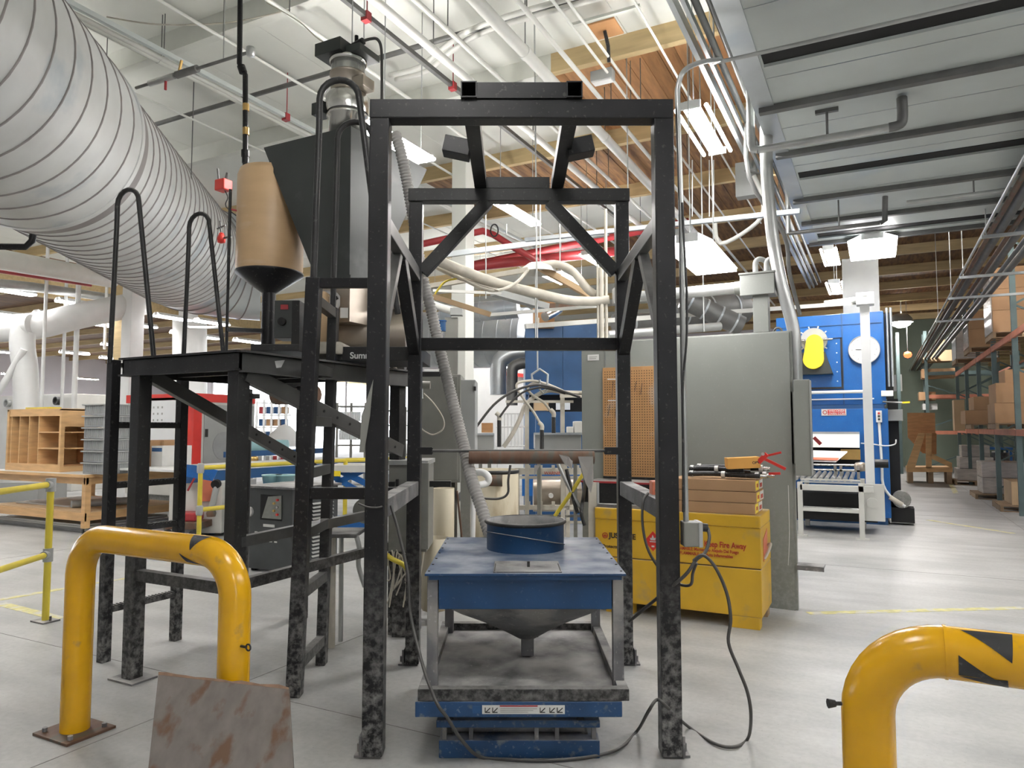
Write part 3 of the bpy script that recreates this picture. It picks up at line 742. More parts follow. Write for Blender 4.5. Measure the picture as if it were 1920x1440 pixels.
# fork pockets
for px in (879, 1077):
    X = C(px, 168, YF - .06).x
    build('fork_pocket', MB(G).hollow((X, YF - .07, ZT + .042), (X, YB + .05, ZT + .042), .082, .084), 'black', t)
xa, xb = C(893, 168, YF).x, C(1063, 168, YF).x
build('pocket_plate', MB(G).box(xa, xb, YF - .06, YF - .045, ZT, ZT + .082), 'black', t)
build('pocket_plate', MB(G).box(C(912, 340, YB).x, C(1030, 340, YB).x, YB - .04, YB - .03, ZT + .003, ZT + .08), 'dark', t)
for s_, px in ((-1, 857), (1, 1092)):
    q = C(px, 311, 4.25); X0 = C(882 if s_ < 0 else 1062, 318, 4.25).x
    build('wing_stub', MB(G).bar((X0, 4.25, ZT + .01), (X0 + s_ * .16, 4.25, ZT + .045), .12, .10, up=(0, 0, 1)), 'black', t, bevel=.004)
# back plane: knee braces, crossbar
for s_ in (-1, 1):
    Xp = (XL + .03) if s_ < 0 else (XR - .03)
    Xt = C(915, 375, YB).x if s_ < 0 else C(1030, 375, YB).x
    build('knee_brace', MB(G).bar((Xt, YB - .01, ZT - .09), (Xp + s_ * -.02, YB - .01, 2.69), .07, .085), 'dark', t, bevel=.004)
build('crossbar', MB(G).bar((XL, YB, 2.185), (XR, YB, 2.185), .075, .085), 'black', t, bevel=.005)
# side planes: upper rail, two knee braces, lower rail
for s_, X in ((-1, XL), (1, XR)):
    build('side_rail', MB(G).bar((X + s_ * -.01, YF + .05, 2.665), (X + s_ * -.01, YB - .04, 2.665), .06, .085), 'grey_steel', t, bevel=.005)
    build('side_brace', MB(G).bar((X, 4.16, 2.64), (X, YF + .03, 2.02), .055, .06), 'grey_steel', t, bevel=.004)
    build('side_brace', MB(G).bar((X, 4.24, 2.64), (X, YB - .02, 2.14), .075, .09), 'black', t, bevel=.004)
    build('side_rail', MB(G).bar((X, YF + .05, 1.19), (X, YB - .04, 1.19), .08, .095), 'dusty', t, bevel=.005)
# short stubs holding the roller
for a, b in ((787, 812), (1135, 1163)):
    build('roller_socket', MB(G).hollow((C(a, 846, YB).x - .01, YB - .03, 1.445), (C(b, 846, YB).x, YB - .03, 1.445), .045, .05, .005), 'black', t)
# grey sliver wedged on the left front post
q = [C(x, y, YF - .055) for x, y in ((700, 712), (694, 780), (683, 848), (674, 848), (678, 780))]
build('shim', MB(G).prism(q, (0, -.004, 0)), 'grey_cab', t)
build('tie_wire', MB(G).tube([C(672, 944, YF - .055), C(690, 951, YF - .062), C(712, 951, YF - .06), C(724, 944, YF)], .005, 6, smooth=4), 'cable', t)

t = thing('roller_bar', 'rusty brown roller tube on a thin rod across the back of the frame', 'roller', C(1005, 846, YB - .03), F=G)
zr = 1.445
build('rod', MB(G).cyl((C(812, 846, YB).x, YB - .03, zr), (C(1136, 846, YB).x, YB - .03, zr), .010, 8), 'grey_steel', t)
build('tube', MB(G).cyl((C(880, 846, YB).x, YB - .03, zr - .045), (C(1113, 846, YB).x, YB - .03, zr - .045), .045, 20), 'rust', t)
# torn film hanging from the roller
def rag(pts, lab):
    q = [C(x, y, YB - .078 + .012 * ((i % 3) - 1)) for i, (x, y) in enumerate(pts)]
    return one('film_scrap', MB(G).prism(q, (0, .0015, 0)), 'plastic_film', lab, 'plastic film')
rag([(1048, 852), (1066, 856), (1074, 862), (1073, 880), (1060, 872), (1052, 862)], 'small torn grey film flap on the roller tube')
rag([(1084, 856), (1112, 856), (1113, 900), (1108, 925), (1098, 906), (1090, 885)], 'long torn grey film strip hanging from the roller tube')
rag([(1002, 872), (1012, 873), (1006, 884), (1001, 893)], 'tiny pointed film scrap under the roller tube')

# conduit and outlet box on the right front post
XC = XR + .085
t = thing('outlet_box', 'grey outlet box on the conduit of the right frame post', 'box', (XC + .03, YF, 1.08), F=G)
p = C(1294, 1000, YF)
build('box_body', MB(G).box(p.x - .042, p.x + .042, YF - .05, YF + .04, p.z - .06, p.z + .06), 'grey_cab', t, bevel=.006)
build('cover_plate', MB(G).box(p.x + .03, p.x + .05, YF - .055, YF + .045, p.z - .062, p.z + .062), 'grey_light', t, bevel=.003)
pl = C(1318, 988, YF)
build('plug', MB(G).cyl((p.x + .04, YF, pl.z), (pl.x + .022, YF, pl.z - .004), .021, 10), 'rubber', t)
c1 = C(1279, 960, YF - .02)
pts = [(p.x - .02, YF, p.z + .05), (p.x - .022, YF, 1.6), C(1281, 700, YF), C(1277, 400, YF), C(1271, 200, YF), C(1272, 160, YF), C(1283, 133, YF + .02)]
ub = G.inverted() @ Vector(W(1400, 105, z=4.12)); uc = G.inverted() @ Vector((6.5, W(1400, 105, z=4.12).y, 4.12))
pts += [C(1310, 118, YF + .35), C(1350, 111, YF + .9), ub, ub + (uc - ub) * .3, uc]
tubething('post_conduit', 'thin conduit up the right frame post, bending under the flat duct', 'conduit', pts, .014, 'conduit', smooth=5, F=G)
tubething('post_cable', 'black cable tied along the conduit of the right post', 'cable', [C(1281, 960, YF - .03), C(1281, 860, YF - .03), C(1280, 730, YF - .03), C(1287, 640, YF - .03), C(1288, 560, YF - .03), C(1284, 480, YF - .03), C(1279, 380, YF - .02)], .006, 'rubber', smooth=4, F=G, n=6)

# orange outlet hanging at the right lower rail
p = C(1232, 925, 3.95)
t = thing('orange_outlet', 'orange plastic outlet box on the right lower rail of the frame', 'outlet', p, F=G)
build('box_body', MB(G).box(p.x - .035, p.x + .05, p.y - .05, p.y + .05, p.z - .045, p.z + .07), 'orange', t, bevel=.012)
for k in range(2):
    build('socket', MB(G).cyl((p.x - .01 + .03 * k, p.y - .05, p.z + .02), (p.x - .01 + .03 * k, p.y - .058, p.z + .02), .012, 10), 'rust', t)
build('strap', MB(G).box(p.x + .0, p.x + .03, p.y - .045, p.y + .045, p.z - .14, p.z - .04), 'orange', t)
def gpts(L): return [C(x, y, Y) for x, y, Y in L]
tubething('power_cord', 'black cord looping from the orange outlet to the outlet box', 'cord',
          gpts([(1215, 925, 3.9), (1206, 940, 3.85), (1205, 985, 3.8), (1217, 1035, 3.75), (1248, 1080, 3.7), (1275, 1096, 3.65), (1295, 1096, 3.6), (1299, 1075, 3.6), (1306, 1055, 3.58)]), .0075, 'cable', F=G, smooth=6, n=8)
tubething('power_cord', 'long black power cord looping down right of the frame and over the floor', 'cord',
          gpts([(1327, 990, 3.58), (1330, 1010, 3.55), (1322, 1036, 3.52), (1305, 1050, 3.5), (1285, 1078, 3.5), (1240, 1115, 3.6), (1180, 1165, 3.9)]), .0085, 'cable', F=G, smooth=6, n=8)
fz = lambda x, y: tuple([x, y, W(x, y, z=.012)]) 
def gfl(x, y, z=.012):
    w = G.inverted() @ W(x, y, z=z); return w
pts = [C(1300, 1052, 3.5), C(1318, 1041, 3.48), C(1340, 1062, 3.46), C(1362, 1110, 3.45), C(1370, 1160, 3.45), C(1366, 1205, 3.45), C(1385, 1255, 3.42), C(1402, 1300, 3.40), C(1408, 1345, 3.42)]
pts += [gfl(1402, 1385), gfl(1378, 1400), gfl(1340, 1394), gfl(1290, 1362), C(1250, 1325, 3.5), C(1232, 1312, 3.5), C(1215, 1335, 3.5), gfl(1195, 1370), gfl(1160, 1404), gfl(1100, 1420), gfl(1020, 1426), gfl(960, 1424), gfl(900, 1419)]
pts += [C(866, 1388, 3.40), C(838, 1345, 3.32), C(820, 1320, 3.30), C(800, 1270, 3.4), C(784, 1215, 3.5), C(770, 1150, 3.6), C(765, 1080, 3.65), C(748, 1000, 3.7), C(733, 948, 3.75)]
tubething('extension_cord', 'long grey extension cord looping from the right post across the floor to the left rail', 'cord', pts, .0080, 'cable', F=G, smooth=6, n=8)

# ================================================================== HOPPER ON ITS LIFT TABLE (G frame)
TF = 3.42
t = thing('lift_table', 'low blue scissor lift table with a pictogram label', 'lift table', (0.03, 4.0, 0), F=G)
ex0, ex1 = C(778, 1330, TF).x, C(1167, 1330, TF).x
build('table_top', MB(G).box(ex0, ex1, TF, 4.62, .245, .318), 'blue_worn', t, bevel=.006)
build('base_frame', MB(G).box(-.356, .427, 3.55, 4.6, 0, .085), 'blue_worn', t, bevel=.006)
build('mid_plate', MB(G).box(C(818, 1357, 3.5).x, C(1125, 1357, 3.5).x, 3.5, 4.55, .165, .2), 'blue_worn', t, bevel=.004)
for X in (-.31, .36):
    build('scissor_arm', MB(G).bar((X, 3.62, .07), (X, 4.5, .19), .03, .05), 'grey_steel', t)
    build('scissor_arm', MB(G).bar((X, 3.62, .19), (X, 4.5, .07), .03, .05), 'grey_steel', t)
for X in (-.33, -.2, .12, .22, .40):
    build('spacer', MB(G).box(X - .01, X + .01, 3.56, 3.6, .085, .17), 'dusty', t)
for X in (-.30, .33):
    build('latch', MB(G).box(X - .015, X + .015, 3.5, 3.53, .2, .245), 'void', t)
build('roller', MB(G).cyl((-.3, 3.64, .12), (.36, 3.64, .12), .03, 10), 'dusty', t)
lx0, lx1 = C(904, 1334, TF).x, C(1059, 1334, TF).x
lb = build('label_plate', MB(G).box(lx0, lx1, TF - .003, TF - .0005, .262, .302), 'label', t)
build('label_band', MB(G).box(C(937, 1330, TF).x, C(1008, 1330, TF).x, TF - .005, TF - .003, .296, .302), 'red_pipe', lb)
for a, b in ((909, 919), (923, 933), (1012, 1022), (1030, 1040), (1044, 1055)):
    xx0, xx1 = C(a, 1334, TF).x, C(b, 1334, TF).x
    build('pictogram', MB(G).box(xx0, xx1, TF - .0045, TF - .003, .268, .272).box(xx0, xx0 + .004, TF - .0045, TF - .003, .268, .292).bar((xx0 + .004, TF - .004, .270), (xx1, TF - .004, .290), .002, .004), 'ink', lb)
build('label_lines', MB(G).box(C(938, 1334, TF).x, C(1007, 1334, TF).x, TF - .0045, TF - .003, .286, .288).box(C(938, 1334, TF).x, C(1000, 1334, TF).x, TF - .0045, TF - .003, .278, .280).box(C(938, 1334, TF).x, C(990, 1334, TF).x, TF - .0045, TF - .003, .27, .272), 'grey_panel', lb)
build('serial_plate', MB(G).box(C(886, 1334, TF).x, C(901, 1334, TF).x, TF - .003, TF - .0005, .265, .298), 'booth_blue', t)

TY0, TY1 = 3.42, 4.60
tx0, tx1 = C(783, 1300, TY0).x, C(1180, 1300, TY0).x
t = thing('blue_hopper', 'blue square hopper with a round collar on a dusty tray and four legs', 'hopper', (0.06, 4.0, .318), F=G)
build('tray', MB(G).box(tx0 + .02, tx1 - .02, TY0 + .02, TY1 - .02, .320, .335), 'dusty', t)
build('tray_edge', MB(G).box(tx0, tx1, TY0, TY0 + .05, .32, .375), 'dark', t, bevel=.004)
build('tray_edge', MB(G).box(tx0, tx1, TY1 - .05, TY1, .32, .375), 'dark', t, bevel=.004)
build('tray_edge', MB(G).box(tx0, tx0 + .05, TY0 + .05, TY1 - .05, .32, .375), 'dusty', t, bevel=.004)
build('tray_edge', MB(G).box(tx1 - .05, tx1, TY0 + .05, TY1 - .05, .32, .375), 'dusty', t, bevel=.004)
HX0, HX1 = -.425, .555
for X in (HX0 + .035, HX1 - .035):
    for Y in (3.56, 4.50):
        build('leg', MB(G).box(X - .026, X + .026, Y - .026, Y + .026, .335, .88), 'dusty', t, bevel=.003)
HP = .882
build('top_plate', MB(G).box(HX0, HX1, 3.50, 4.66, HP, HP + .012), 'blue', t, bevel=.003)
build('plate_flange', MB(G).box(HX0 + .02, HX1 - .02, 3.51, 3.53, HP - .02, HP), 'blue', t)
build('hopper_box', MB(G).box(HX0 + .065, HX1 - .065, 3.535, 4.58, .715, HP - .004), 'blue', t, bevel=.004)
# tapered bottom running to a small spout
rings = []
cxx, cyy = .086, 4.08
for k, (z, s_, e) in enumerate(((.715, 1.0, 8.0), (.66, .88, 5.0), (.58, .62, 3.4), (.495, .34, 2.6), (.43, .13, 2.0))):
    ring = []
    for i in range(32):
        a = 2 * PI * i / 32; ca, sa = math.cos(a), math.sin(a)
        rr = 1 / (abs(ca) ** e + abs(sa) ** e) ** (1 / e)
        ring.append((cxx * (1 - s_) + .065 * s_ + ca * rr * .425 * s_, cyy * (1 - s_) + 4.058 * s_ + sa * rr * .52 * s_, z))
    rings.append(ring)
mb = MB(G); mb.loft(rings, cap0=False, smooth=True); build('cone', mb, 'dusty', t)
build('spout', MB(G).box(cxx - .035, cxx + .035, 4.0, 4.09, .345, .47), 'dusty', t, bevel=.004)
build('spout_flange', MB(G).box(cxx - .06, cxx + .06, 3.97, 4.12, .455, .475), 'dusty', t, bevel=.003)
cc = Vector((.079, 4.25, HP + .01))
mb = MB(G); mb.lathe(cc, [(.228, 0), (.228, .155), (.234, .158), (.234, .166), (.229, .166)], 48); build('collar', mb, 'blue', t)
mb = MB(G); mb.lathe(cc, [(.228, .166), (.222, .166), (.222, .0)], 48); build('collar_lining', mb, 'dusty', t)
mb = MB(G); mb.lathe(cc, [(.234, .148), (.243, .156), (.240, .168), (.226, .170), (.222, .162), (.234, .148)], 48); build('collar_rim', mb, 'dark', t)
build('collar_wire', MB(G).tube([cc + Vector((.232 * math.cos(a), .232 * math.sin(a), .06 + .05 * math.cos(a + 2.4))) for a in [2 * PI * i / 40 for i in range(41)]], .003, 5, caps=False), 'dusty', t)
hx0, hx1 = C(925, 1070, 3.55).x, C(1053, 1070, 3.55).x
hp = build('hatch', MB(G).box(hx0, hx1, 3.52, 3.80, HP + .012, HP + .018), 'dusty', t, bevel=.002)
build('hatch_knob', MB(G).box((hx0 + hx1) / 2 + .0, (hx0 + hx1) / 2 + .014, 3.64, 3.655, HP + .018, HP + .045), 'dark', hp)
build('hatch_hinge', MB(G).box(hx0 + .005, hx0 + .009, 3.54, 3.72, HP + .018, HP + .02).box(hx1 - .009, hx1 - .005, 3.54, 3.72, HP + .018, HP + .02), 'ink', hp)
for k in range(7):
    for X in (HX0 + .015, HX1 - .015):
        build('rivet', MB(G).cyl((X, 3.56 + k * .17, HP + .012), (X, 3.56 + k * .17, HP + .016), .006, 8), 'dark', t)

# ribbed hose falling from above to behind the collar
hp_ = gpts([(741, 250, 5.2), (755, 300, 5.2), (770, 380, 5.25), (784, 470, 5.3), (795, 530, 5.3), (808, 580, 5.3), (826, 660, 5.25), (848, 750, 5.15), (868, 830, 5.05), (885, 900, 4.9), (902, 950, 4.8), (918, 1000, 4.7), (926, 1012, 4.6)])
sp_ = spline(hp_, 8)
dense = []
for i in range(len(sp_) - 1):
    n = max(2, int((sp_[i + 1] - sp_[i]).length / .0055))
    dense += [sp_[i].lerp(sp_[i + 1], j / n) for j in range(n)]
mb = MB(G).tube(dense, [.040 + .0035 * (1 if (i // 2) % 2 else -1) for i in range(len(dense))], 14)
one('ribbed_hose', mb, 'hose', 'long grey ribbed hose slanting down behind the blue collar', 'hose')

# ================================================================== YELLOW BOLLARDS
def hoop(name, label, a, b, ztop, r, rb, parts=True):
    a, b = Vector(a), Vector(b); d = (b - a).normalized(); pts = [a.copy()]
    n = 10
    for k in range(n + 1):
        th = PI / 2 * k / n
        pts.append(a + Vector((0, 0, ztop - rb)) + d * (rb * (1 - math.cos(th))) + Vector((0, 0, rb * math.sin(th))))
    for k in range(n + 1):
        th = PI / 2 * k / n
        pts.append(b + Vector((0, 0, ztop - rb)) - d * (rb * (1 - math.sin(th))) + Vector((0, 0, rb * math.cos(th))))
    pts.append(b.copy())
    t = thing(name, label, 'bollard', a)
    build('pipe', MB().tube(pts, r, 32), 'yellow', t)
    perp = Vector((-d.y, d.x, 0))
    for e in (a, b):
        q = e
        build('base_plate', MB().box(q.x - .15, q.x + .15, q.y - .13, q.y + .13, 0, .014), 'rust', t, bevel=.003)
        for sx_ in (-1, 1):
            for sy_ in (-1, 1):
                build('bolt', MB().cyl((q.x + sx_ * .11, q.y + sy_ * .09, .012), (q.x + sx_ * .11, q.y + sy_ * .09, .034), .014, 6), 'dusty', t)
    return t, a, b, d, perp
def patch(t, c, d, perp, r, poly, m='rubber'):
    """painted black mark wrapped on the horizontal pipe: poly in (distance along, angle round) """
    out = []; mb = MB()
    (s0, a0), (s1, a1), (s2, a2) = poly; n = 10
    vs, fs = [], []
    for i in range(n + 1):
        for j in range(n + 1 - i):
            u_, v_ = i / n, j / n; w_ = 1 - u_ - v_
            s_ = s0 * w_ + s1 * u_ + s2 * v_; an = a0 * w_ + a1 * u_ + a2 * v_
            vs.append(c + d * s_ + perp * (math.cos(an) * (r + .0015)) + Vector((0, 0, math.sin(an) * (r + .0015))))
    idx = lambda i, j: sum(n + 1 - q for q in range(i)) + j
    for i in range(n):
        for j in range(n - i):
            fs.append((idx(i, j), idx(i + 1, j), idx(i, j + 1)))
            if j < n - i - 1: fs.append((idx(i + 1, j), idx(i + 1, j + 1), idx(i, j + 1)))
    mb.add(vs, fs, True); return build('painted_chevron', mb, m, t)
A = W(140, 1372, z=0); dirx = Vector((1, 0, 0))
BR = .071
Bq = Vector((A.x + 1.17, A.y - .005, 0))
t, a, b, d, perp = hoop('pipe_bollard', 'yellow pipe bollard at left, with the plywood sheet leaning on it', A, Bq, 1.02, BR, .20)
dgr = math.radians
cz = Vector((a.x, a.y, 1.02))
patch(t, cz, d, perp, BR, [(1.00, dgr(80) + PI), (.86, dgr(-90) + PI * 1.0 + dgr(190)), (.82, dgr(255))] if False else [(.90, dgr(100)), (1.02, dgr(100)), (.945, dgr(172))])
patch(t, cz, d, perp, BR, [(.87, dgr(185)), (.905, dgr(222)), (1.00, dgr(232))])
p = b + Vector((BR + .01, -.02, .62))
build('eye_bolt', MB().cyl(p + Vector((-.03, 0, 0)), p + Vector((.02, 0, 0)), .006, 6).tube([p + Vector((.032 + .014 * math.cos(q), 0, .014 * math.sin(q))) for q in [2 * PI * i / 12 for i in range(13)]], .004, 6), 'rubber', t)
A2 = W(1627, 1330, Y=2.12); A2.z = 0
t, a, b, d, perp = hoop('pipe_bollard', 'yellow pipe bollard at bottom right with black chevrons', A2, A2 + Vector((1.2, 0, 0)), .975, BR, .20)
cz = Vector((a.x, a.y, .975))
patch(t, cz, d, perp, BR, [(.235, dgr(105)), (.355, dgr(100)), (.345, dgr(172))])
patch(t, cz, d, perp, BR, [(.225, dgr(168)), (.225, dgr(215)), (.31, dgr(215))])
patch(t, cz, d, perp, BR, [(.225, dgr(218)), (.335, dgr(212)), (.34, dgr(245))])
build('weld_ring', MB().cyl(cz + d * .195, cz + d * .203, BR + .0025, 32), 'yellow', t)
p = a + Vector((0, 0, .80)) + (G @ Vector((-BR - .005, 0, 0)))
q = G @ Vector((-.03, 0, 0))
build('bolt', MB().cyl(p, p + q * .7, .006, 8).cyl(p + q * .6, p + q * 1.3, .010, 8, r2=.014), 'rubber', t)

# plywood sheet leaning on the left bollard
P = [C(300, 1263, 3.25), C(543, 1290, 3.17)]
lo0, lo1 = C(266, 1560, 2.80), C(520, 1600, 2.65)
lo0.z = 0.0
lo1 = lo0 + (P[1] - P[0]) * 1.04
e = (P[1] - P[0])
nrm = e.cross(lo0 - P[0]).normalized()
q = [lo0, lo1]
top = []
n = 14
for i in range(n + 1):
    f_ = i / n; top.append(P[1].lerp(P[0], f_) + (P[0] - lo0).normalized() * (.003 * math.sin(f_ * 23) + .004 * random.uniform(-1, 1)))
t = thing('plywood_sheet', 'grey weathered plywood sheet leaning in front of the left bollard', 'plywood', (lo0 + lo1) / 2, F=G)
build('sheet', MB(G).prism([lo0, lo1] + top, -nrm * .015), 'ply_grey', t)
build('splintered_edge', MB(G).prism([P[0] + (P[1] - P[0]) * (i / n) - (P[0] - lo0).normalized() * .012 + nrm * .0005 for i in range(n + 1)] + [q_ + nrm * .0005 for q_ in top], nrm * -.0165), 'ply_edge', t)

# ================================================================== PLATFORM WITH LADDERS (hall frame)
PU0, PU1, PV0, PV1, PZ = -4.42, -3.33, 2.97, 4.66, 2.06
t = thing('work_platform', 'dark grey steel platform on square legs behind the left bollard', 'platform', (PU0, PV0, 0))
for (u, v) in ((-4.285, 2.97), (PU1 - .06, 2.97)):
    build('leg', MB().box(u - .045, u + .045, v, v + .09, .01, PZ - .1), 'dark', t, bevel=.005)
    build('foot_plate', MB().box(u - .12, u + .12, v - .04, v + .14, 0, .012), 'dusty', t)
q = W(463, 730, v=4.45)
build('round_leg', MB().cyl((q.x, 4.45, 0), (q.x, 4.45, PZ - .12), .048, 14), 'dark', t)
build('leg_flange', MB().cyl((q.x, 4.45, PZ - .2), (q.x, 4.45, PZ - .16), .11, 14), 'dark', t)
build('leg', MB().box(PU1 - .1, PU1 - .01, 4.55, 4.64, 0.0, PZ - .1), 'dark', t, bevel=.005)
build('leg', MB().box(PU0, PU0 + .09, 4.55, 4.64, 0.0, PZ - .1), 'dark', t, bevel=.005)
# channel beams round the deck
build('edge_channel', MB().box(PU0, PU1, PV0, PV0 + .012, PZ - .12, PZ).box(PU0, PU1, PV0 - .03, PV0, PZ - .012, PZ).box(PU0, PU1, PV0 - .03, PV0, PZ - .12, PZ - .108), 'dark', t)
build('edge_channel', MB().box(PU1 - .012, PU1, PV0, PV1, PZ - .13, PZ).box(PU1, PU1 + .04, PV0, PV1, PZ - .012, PZ).box(PU1, PU1 + .04, PV0, PV1, PZ - .13, PZ - .118), 'grey_steel', t)
build('edge_channel', MB().box(PU0, PU0 + .012, PV0, PV1, PZ - .12, PZ), 'dark', t)
build('deck_plate', MB().box(PU0, PU1, PV0, PV1, PZ - .016, PZ - .002), 'dark', t)
for k in range(3):
    v = PV0 + .4 + k * .42
    build('joist', MB().box(PU0 + .02, PU1 - .02, v, v + .05, PZ - .1, PZ - .016), 'dark', t)
# raking braces and low rails
b1 = build('brace', MB().bar((-4.285, PV0 + .06, 1.97), (-4.27, 4.6, 1.26), .06, .085), 'grey_steel', t, bevel=.003)
b2 = build('brace', MB().bar((PU1 - .03, PV0 + .06, 1.93), (PU1 - .03, 4.6, 1.42), .055, .10), 'grey_steel', t, bevel=.003)
for k in range(7):
    f_ = .42 + k * .085
    for (p0, p1, x_) in ((Vector((-4.285, PV0 + .06, 1.97)), Vector((-4.27, 4.6, 1.26)), .031), (Vector((PU1 - .03, PV0 + .06, 1.93)), Vector((PU1 - .03, 4.6, 1.42)), .029)):
        p = p0.lerp(p1, f_)
        build('bolt_hole', MB().cyl(p + Vector((x_, 0, 0)), p + Vector((x_ + .002, 0, 0)), .010, 8), 'void', b1 if x_ == .031 else b2)
build('low_rail', MB().bar((-4.285, PV0 + .045, .66), (PU1 - .06, PV0 + .045, .66), .06, .07), 'dark', t, bevel=.003)
build('low_rail', MB().bar((PU1 - .04, PV0 + .05, .93), (PU1 - .04, 4.6, .97), .05, .065), 'grey_steel', t, bevel=.003)
build('low_rail', MB().bar((PU1 - .04, PV0 + .05, .68), (PU1 - .04, 4.6, .70), .05, .065), 'dark', t, bevel=.003)
build('sticker', MB().prism([W(x, y, u=PU1 + .002) for x, y in ((515, 677), (534, 675), (527, 689), (518, 690))], (.001, 0, 0)), 'label', t)
# far-left ladder
t = thing('platform_ladder', 'far-left ladder of the platform with serrated rungs and two tall hoop handrails', 'ladder', (-4.77, 3.4, 0))
LU = -4.77
tops = []
for v in (3.14, 3.70):
    build('stile', MB().box(LU - .035, LU + .03, v - .03, v + .035, 0, 2.08), 'black', t, bevel=.004)
for z in (.35, .88, 1.20, 1.62):
    mb = MB().box(LU - .03, LU + .025, 3.17, 3.67, z - .02, z + .015)
    for k in range(18): mb.box(LU - .03, LU + .025, 3.18 + k * .0275, 3.192 + k * .0275, z + .015, z + .024)
    build('rung', mb, 'dark', t)
build('landing', MB().box(LU - .03, PU0, 3.17, 3.67, 2.03, 2.06), 'dark', t)
def handrail(t, p, q, top, m, r=.017, F=I4, lean=.3):
    p, q = Vector(p), Vector(q); d = (q - p); d.z = 0; L = d.length; d.normalize()
    ra = .10
    pts = [p, Vector((p.x, p.y, top - .25)) + d * .02]
    for k in range(9):
        a = PI - PI * k / 8
        pts.append(Vector((p.x, p.y, top - ra)) + d * (.02 + ra + ra * math.cos(a)) + Vector((0, 0, ra * math.sin(a))))
    pts += [q]
    return build('hoop_rail', MB(F).tube(pts, r, 10), m, t)
handrail(t, (LU, 3.11, 2.06), (PU0 + .05, 3.16, 2.07), 3.28, 'dark')
handrail(t, (LU, 3.70, 2.06), (PU0 + .05, 3.75, 2.07), 3.27, 'dark')

# near ladder, between platform and frame (G frame)
t = thing('leaning_ladder', 'near steel ladder with flat rungs and hoop handrails left of the frame', 'ladder', (-1.3, 4.6, 0), F=G)
s0, s1 = (Vector((-1.305, 4.36, 0)), Vector((-1.228, 4.36, 2.53))), (Vector((-1.295, 4.93, 0)), Vector((-1.25, 4.93, 2.44)))
build('stile', MB(G).bar(s0[0], s0[1], .088, .085), 'black', t, bevel=.006)
build('stile', MB(G).bar(s1[0], s1[1], .065, .08), 'dark', t, bevel=.005)
for y0, y1 in ((1250, 1208), (1115, 1095), (1003, 985), (888, 880 - 4), (790, 786), (688, 697), (560, 590)):
    z0 = C(565, y0, 4.36).z
    z = z0
    if z > 2.3: z = 2.40
    f_ = z / 2.5
    a = s0[0].lerp(s0[1], f_); b = s1[0].lerp(s1[1], f_)
    build('rung', MB(G).bar((a.x, a.y + .04, z), (b.x, b.y - .03, z), .055, .065), 'grey_steel', t, bevel=.003)
def hr2(x0, y0, z0, zt, xe, ye, ze, r=.02):
    pts = [Vector((x0, y0, z0)), Vector((x0 + .02, y0, zt - .30))]
    ra = .125
    for k in range(11):
        a = PI - PI * k / 10
        pts.append(Vector((x0 + .02 + ra + ra * math.cos(a), y0, zt - ra + ra * math.sin(a))))
    pts.append(Vector((xe, ye, ze)))
    return pts
build('hoop_rail', MB(G).tube(hr2(-1.235, 4.36, 2.5, 3.80, -.80, 4.36, 2.5), .021, 12), 'dark', t)
build('hoop_rail', MB(G).tube(hr2(-1.262, 4.93, 2.0, 3.78, -.80, 4.93, 2.4), .021, 12), 'dark', t)
build('tie_bar', MB(G).bar((-1.23, 4.36, 1.205), (-.70, 4.36, 1.205), .06, .07), 'black', t, bevel=.004)
build('tie_bar', MB(G).bar((-1.25, 4.36, 2.50), (-.72, 4.36, 2.50), .05, .06), 'black', t, bevel=.004)

# tan drum on its post
q = W(505, 520, Y=5.7)
t = thing('tan_drum', 'tan plastic drum on a black cone and post above the platform', 'drum', (q.x, q.y, PZ))
zb, zt_ = W(500, 512, Y=5.7).z, W(500, 322, Y=5.7).z
c = Vector((q.x + .0, q.y, zb))
r = .262
build('drum_body', MB().lathe(c, [(r * .97, 0), (r, .03), (r, zt_ - zb - .06), (r * .93, zt_ - zb - .01), (r * .5, zt_ - zb + .0), (0, zt_ - zb)], 48), 'tan', t)
build('cone_base', MB().lathe(c + Vector((0, 0, -.17)), [(.05, 0), (r * 1.02, .155), (r * 1.02, .172), (0, .172)], 48), 'black', t)
build('post', MB().cyl((c.x, c.y, PZ), (c.x, c.y, zb - .12), .055, 16), 'black', t)
qa, qb = W(432, 355, Y=5.55), W(432, 662, Y=5.55)
build('side_rod', MB().cyl((qa.x, qa.y, PZ - .02), (qa.x, qa.y, qa.z), .012, 8), 'black', t)
build('cross_arm', MB().bar((qa.x, qa.y, W(440, 618, Y=5.55).z), (c.x, c.y, W(440, 616, Y=5.55).z), .05, .03), 'black', t)
build('thin_arm', MB().cyl((qa.x, qa.y, W(432, 392, Y=5.55).z), (c.x, c.y, W(432, 400, Y=5.55).z), .008, 6), 'red_pipe', t)
# black vent pipe above the drum
P_ = [(447, 55), (449, 120), (460, 140), (460, 315)]
t = thing('vent_pipe', 'black pipe with couplings hanging from the ceiling over the tan drum', 'pipe', W(460, 315, Y=5.8))
pp = [W(x, y, Y=5.8) for x, y in P_]; pp[0].z = ZP + .1
build('pipe', MB().tube(pp, .022, 12), 'black', t)
for y in (200, 245):
    a = W(461, y - 5, Y=5.8); b = W(461, y + 8, Y=5.8); build('band', MB().cyl(a, b, .027, 12), 'brass', t)
for y, rr in ((288, .034), (130, .034), (300, .028)):
    a = W(460 if y > 150 else 452, y - 6, Y=5.8); b = W(460 if y > 150 else 456, y + 6, Y=5.8); build('coupling', MB().cyl(a, b, rr, 12), 'black', t)
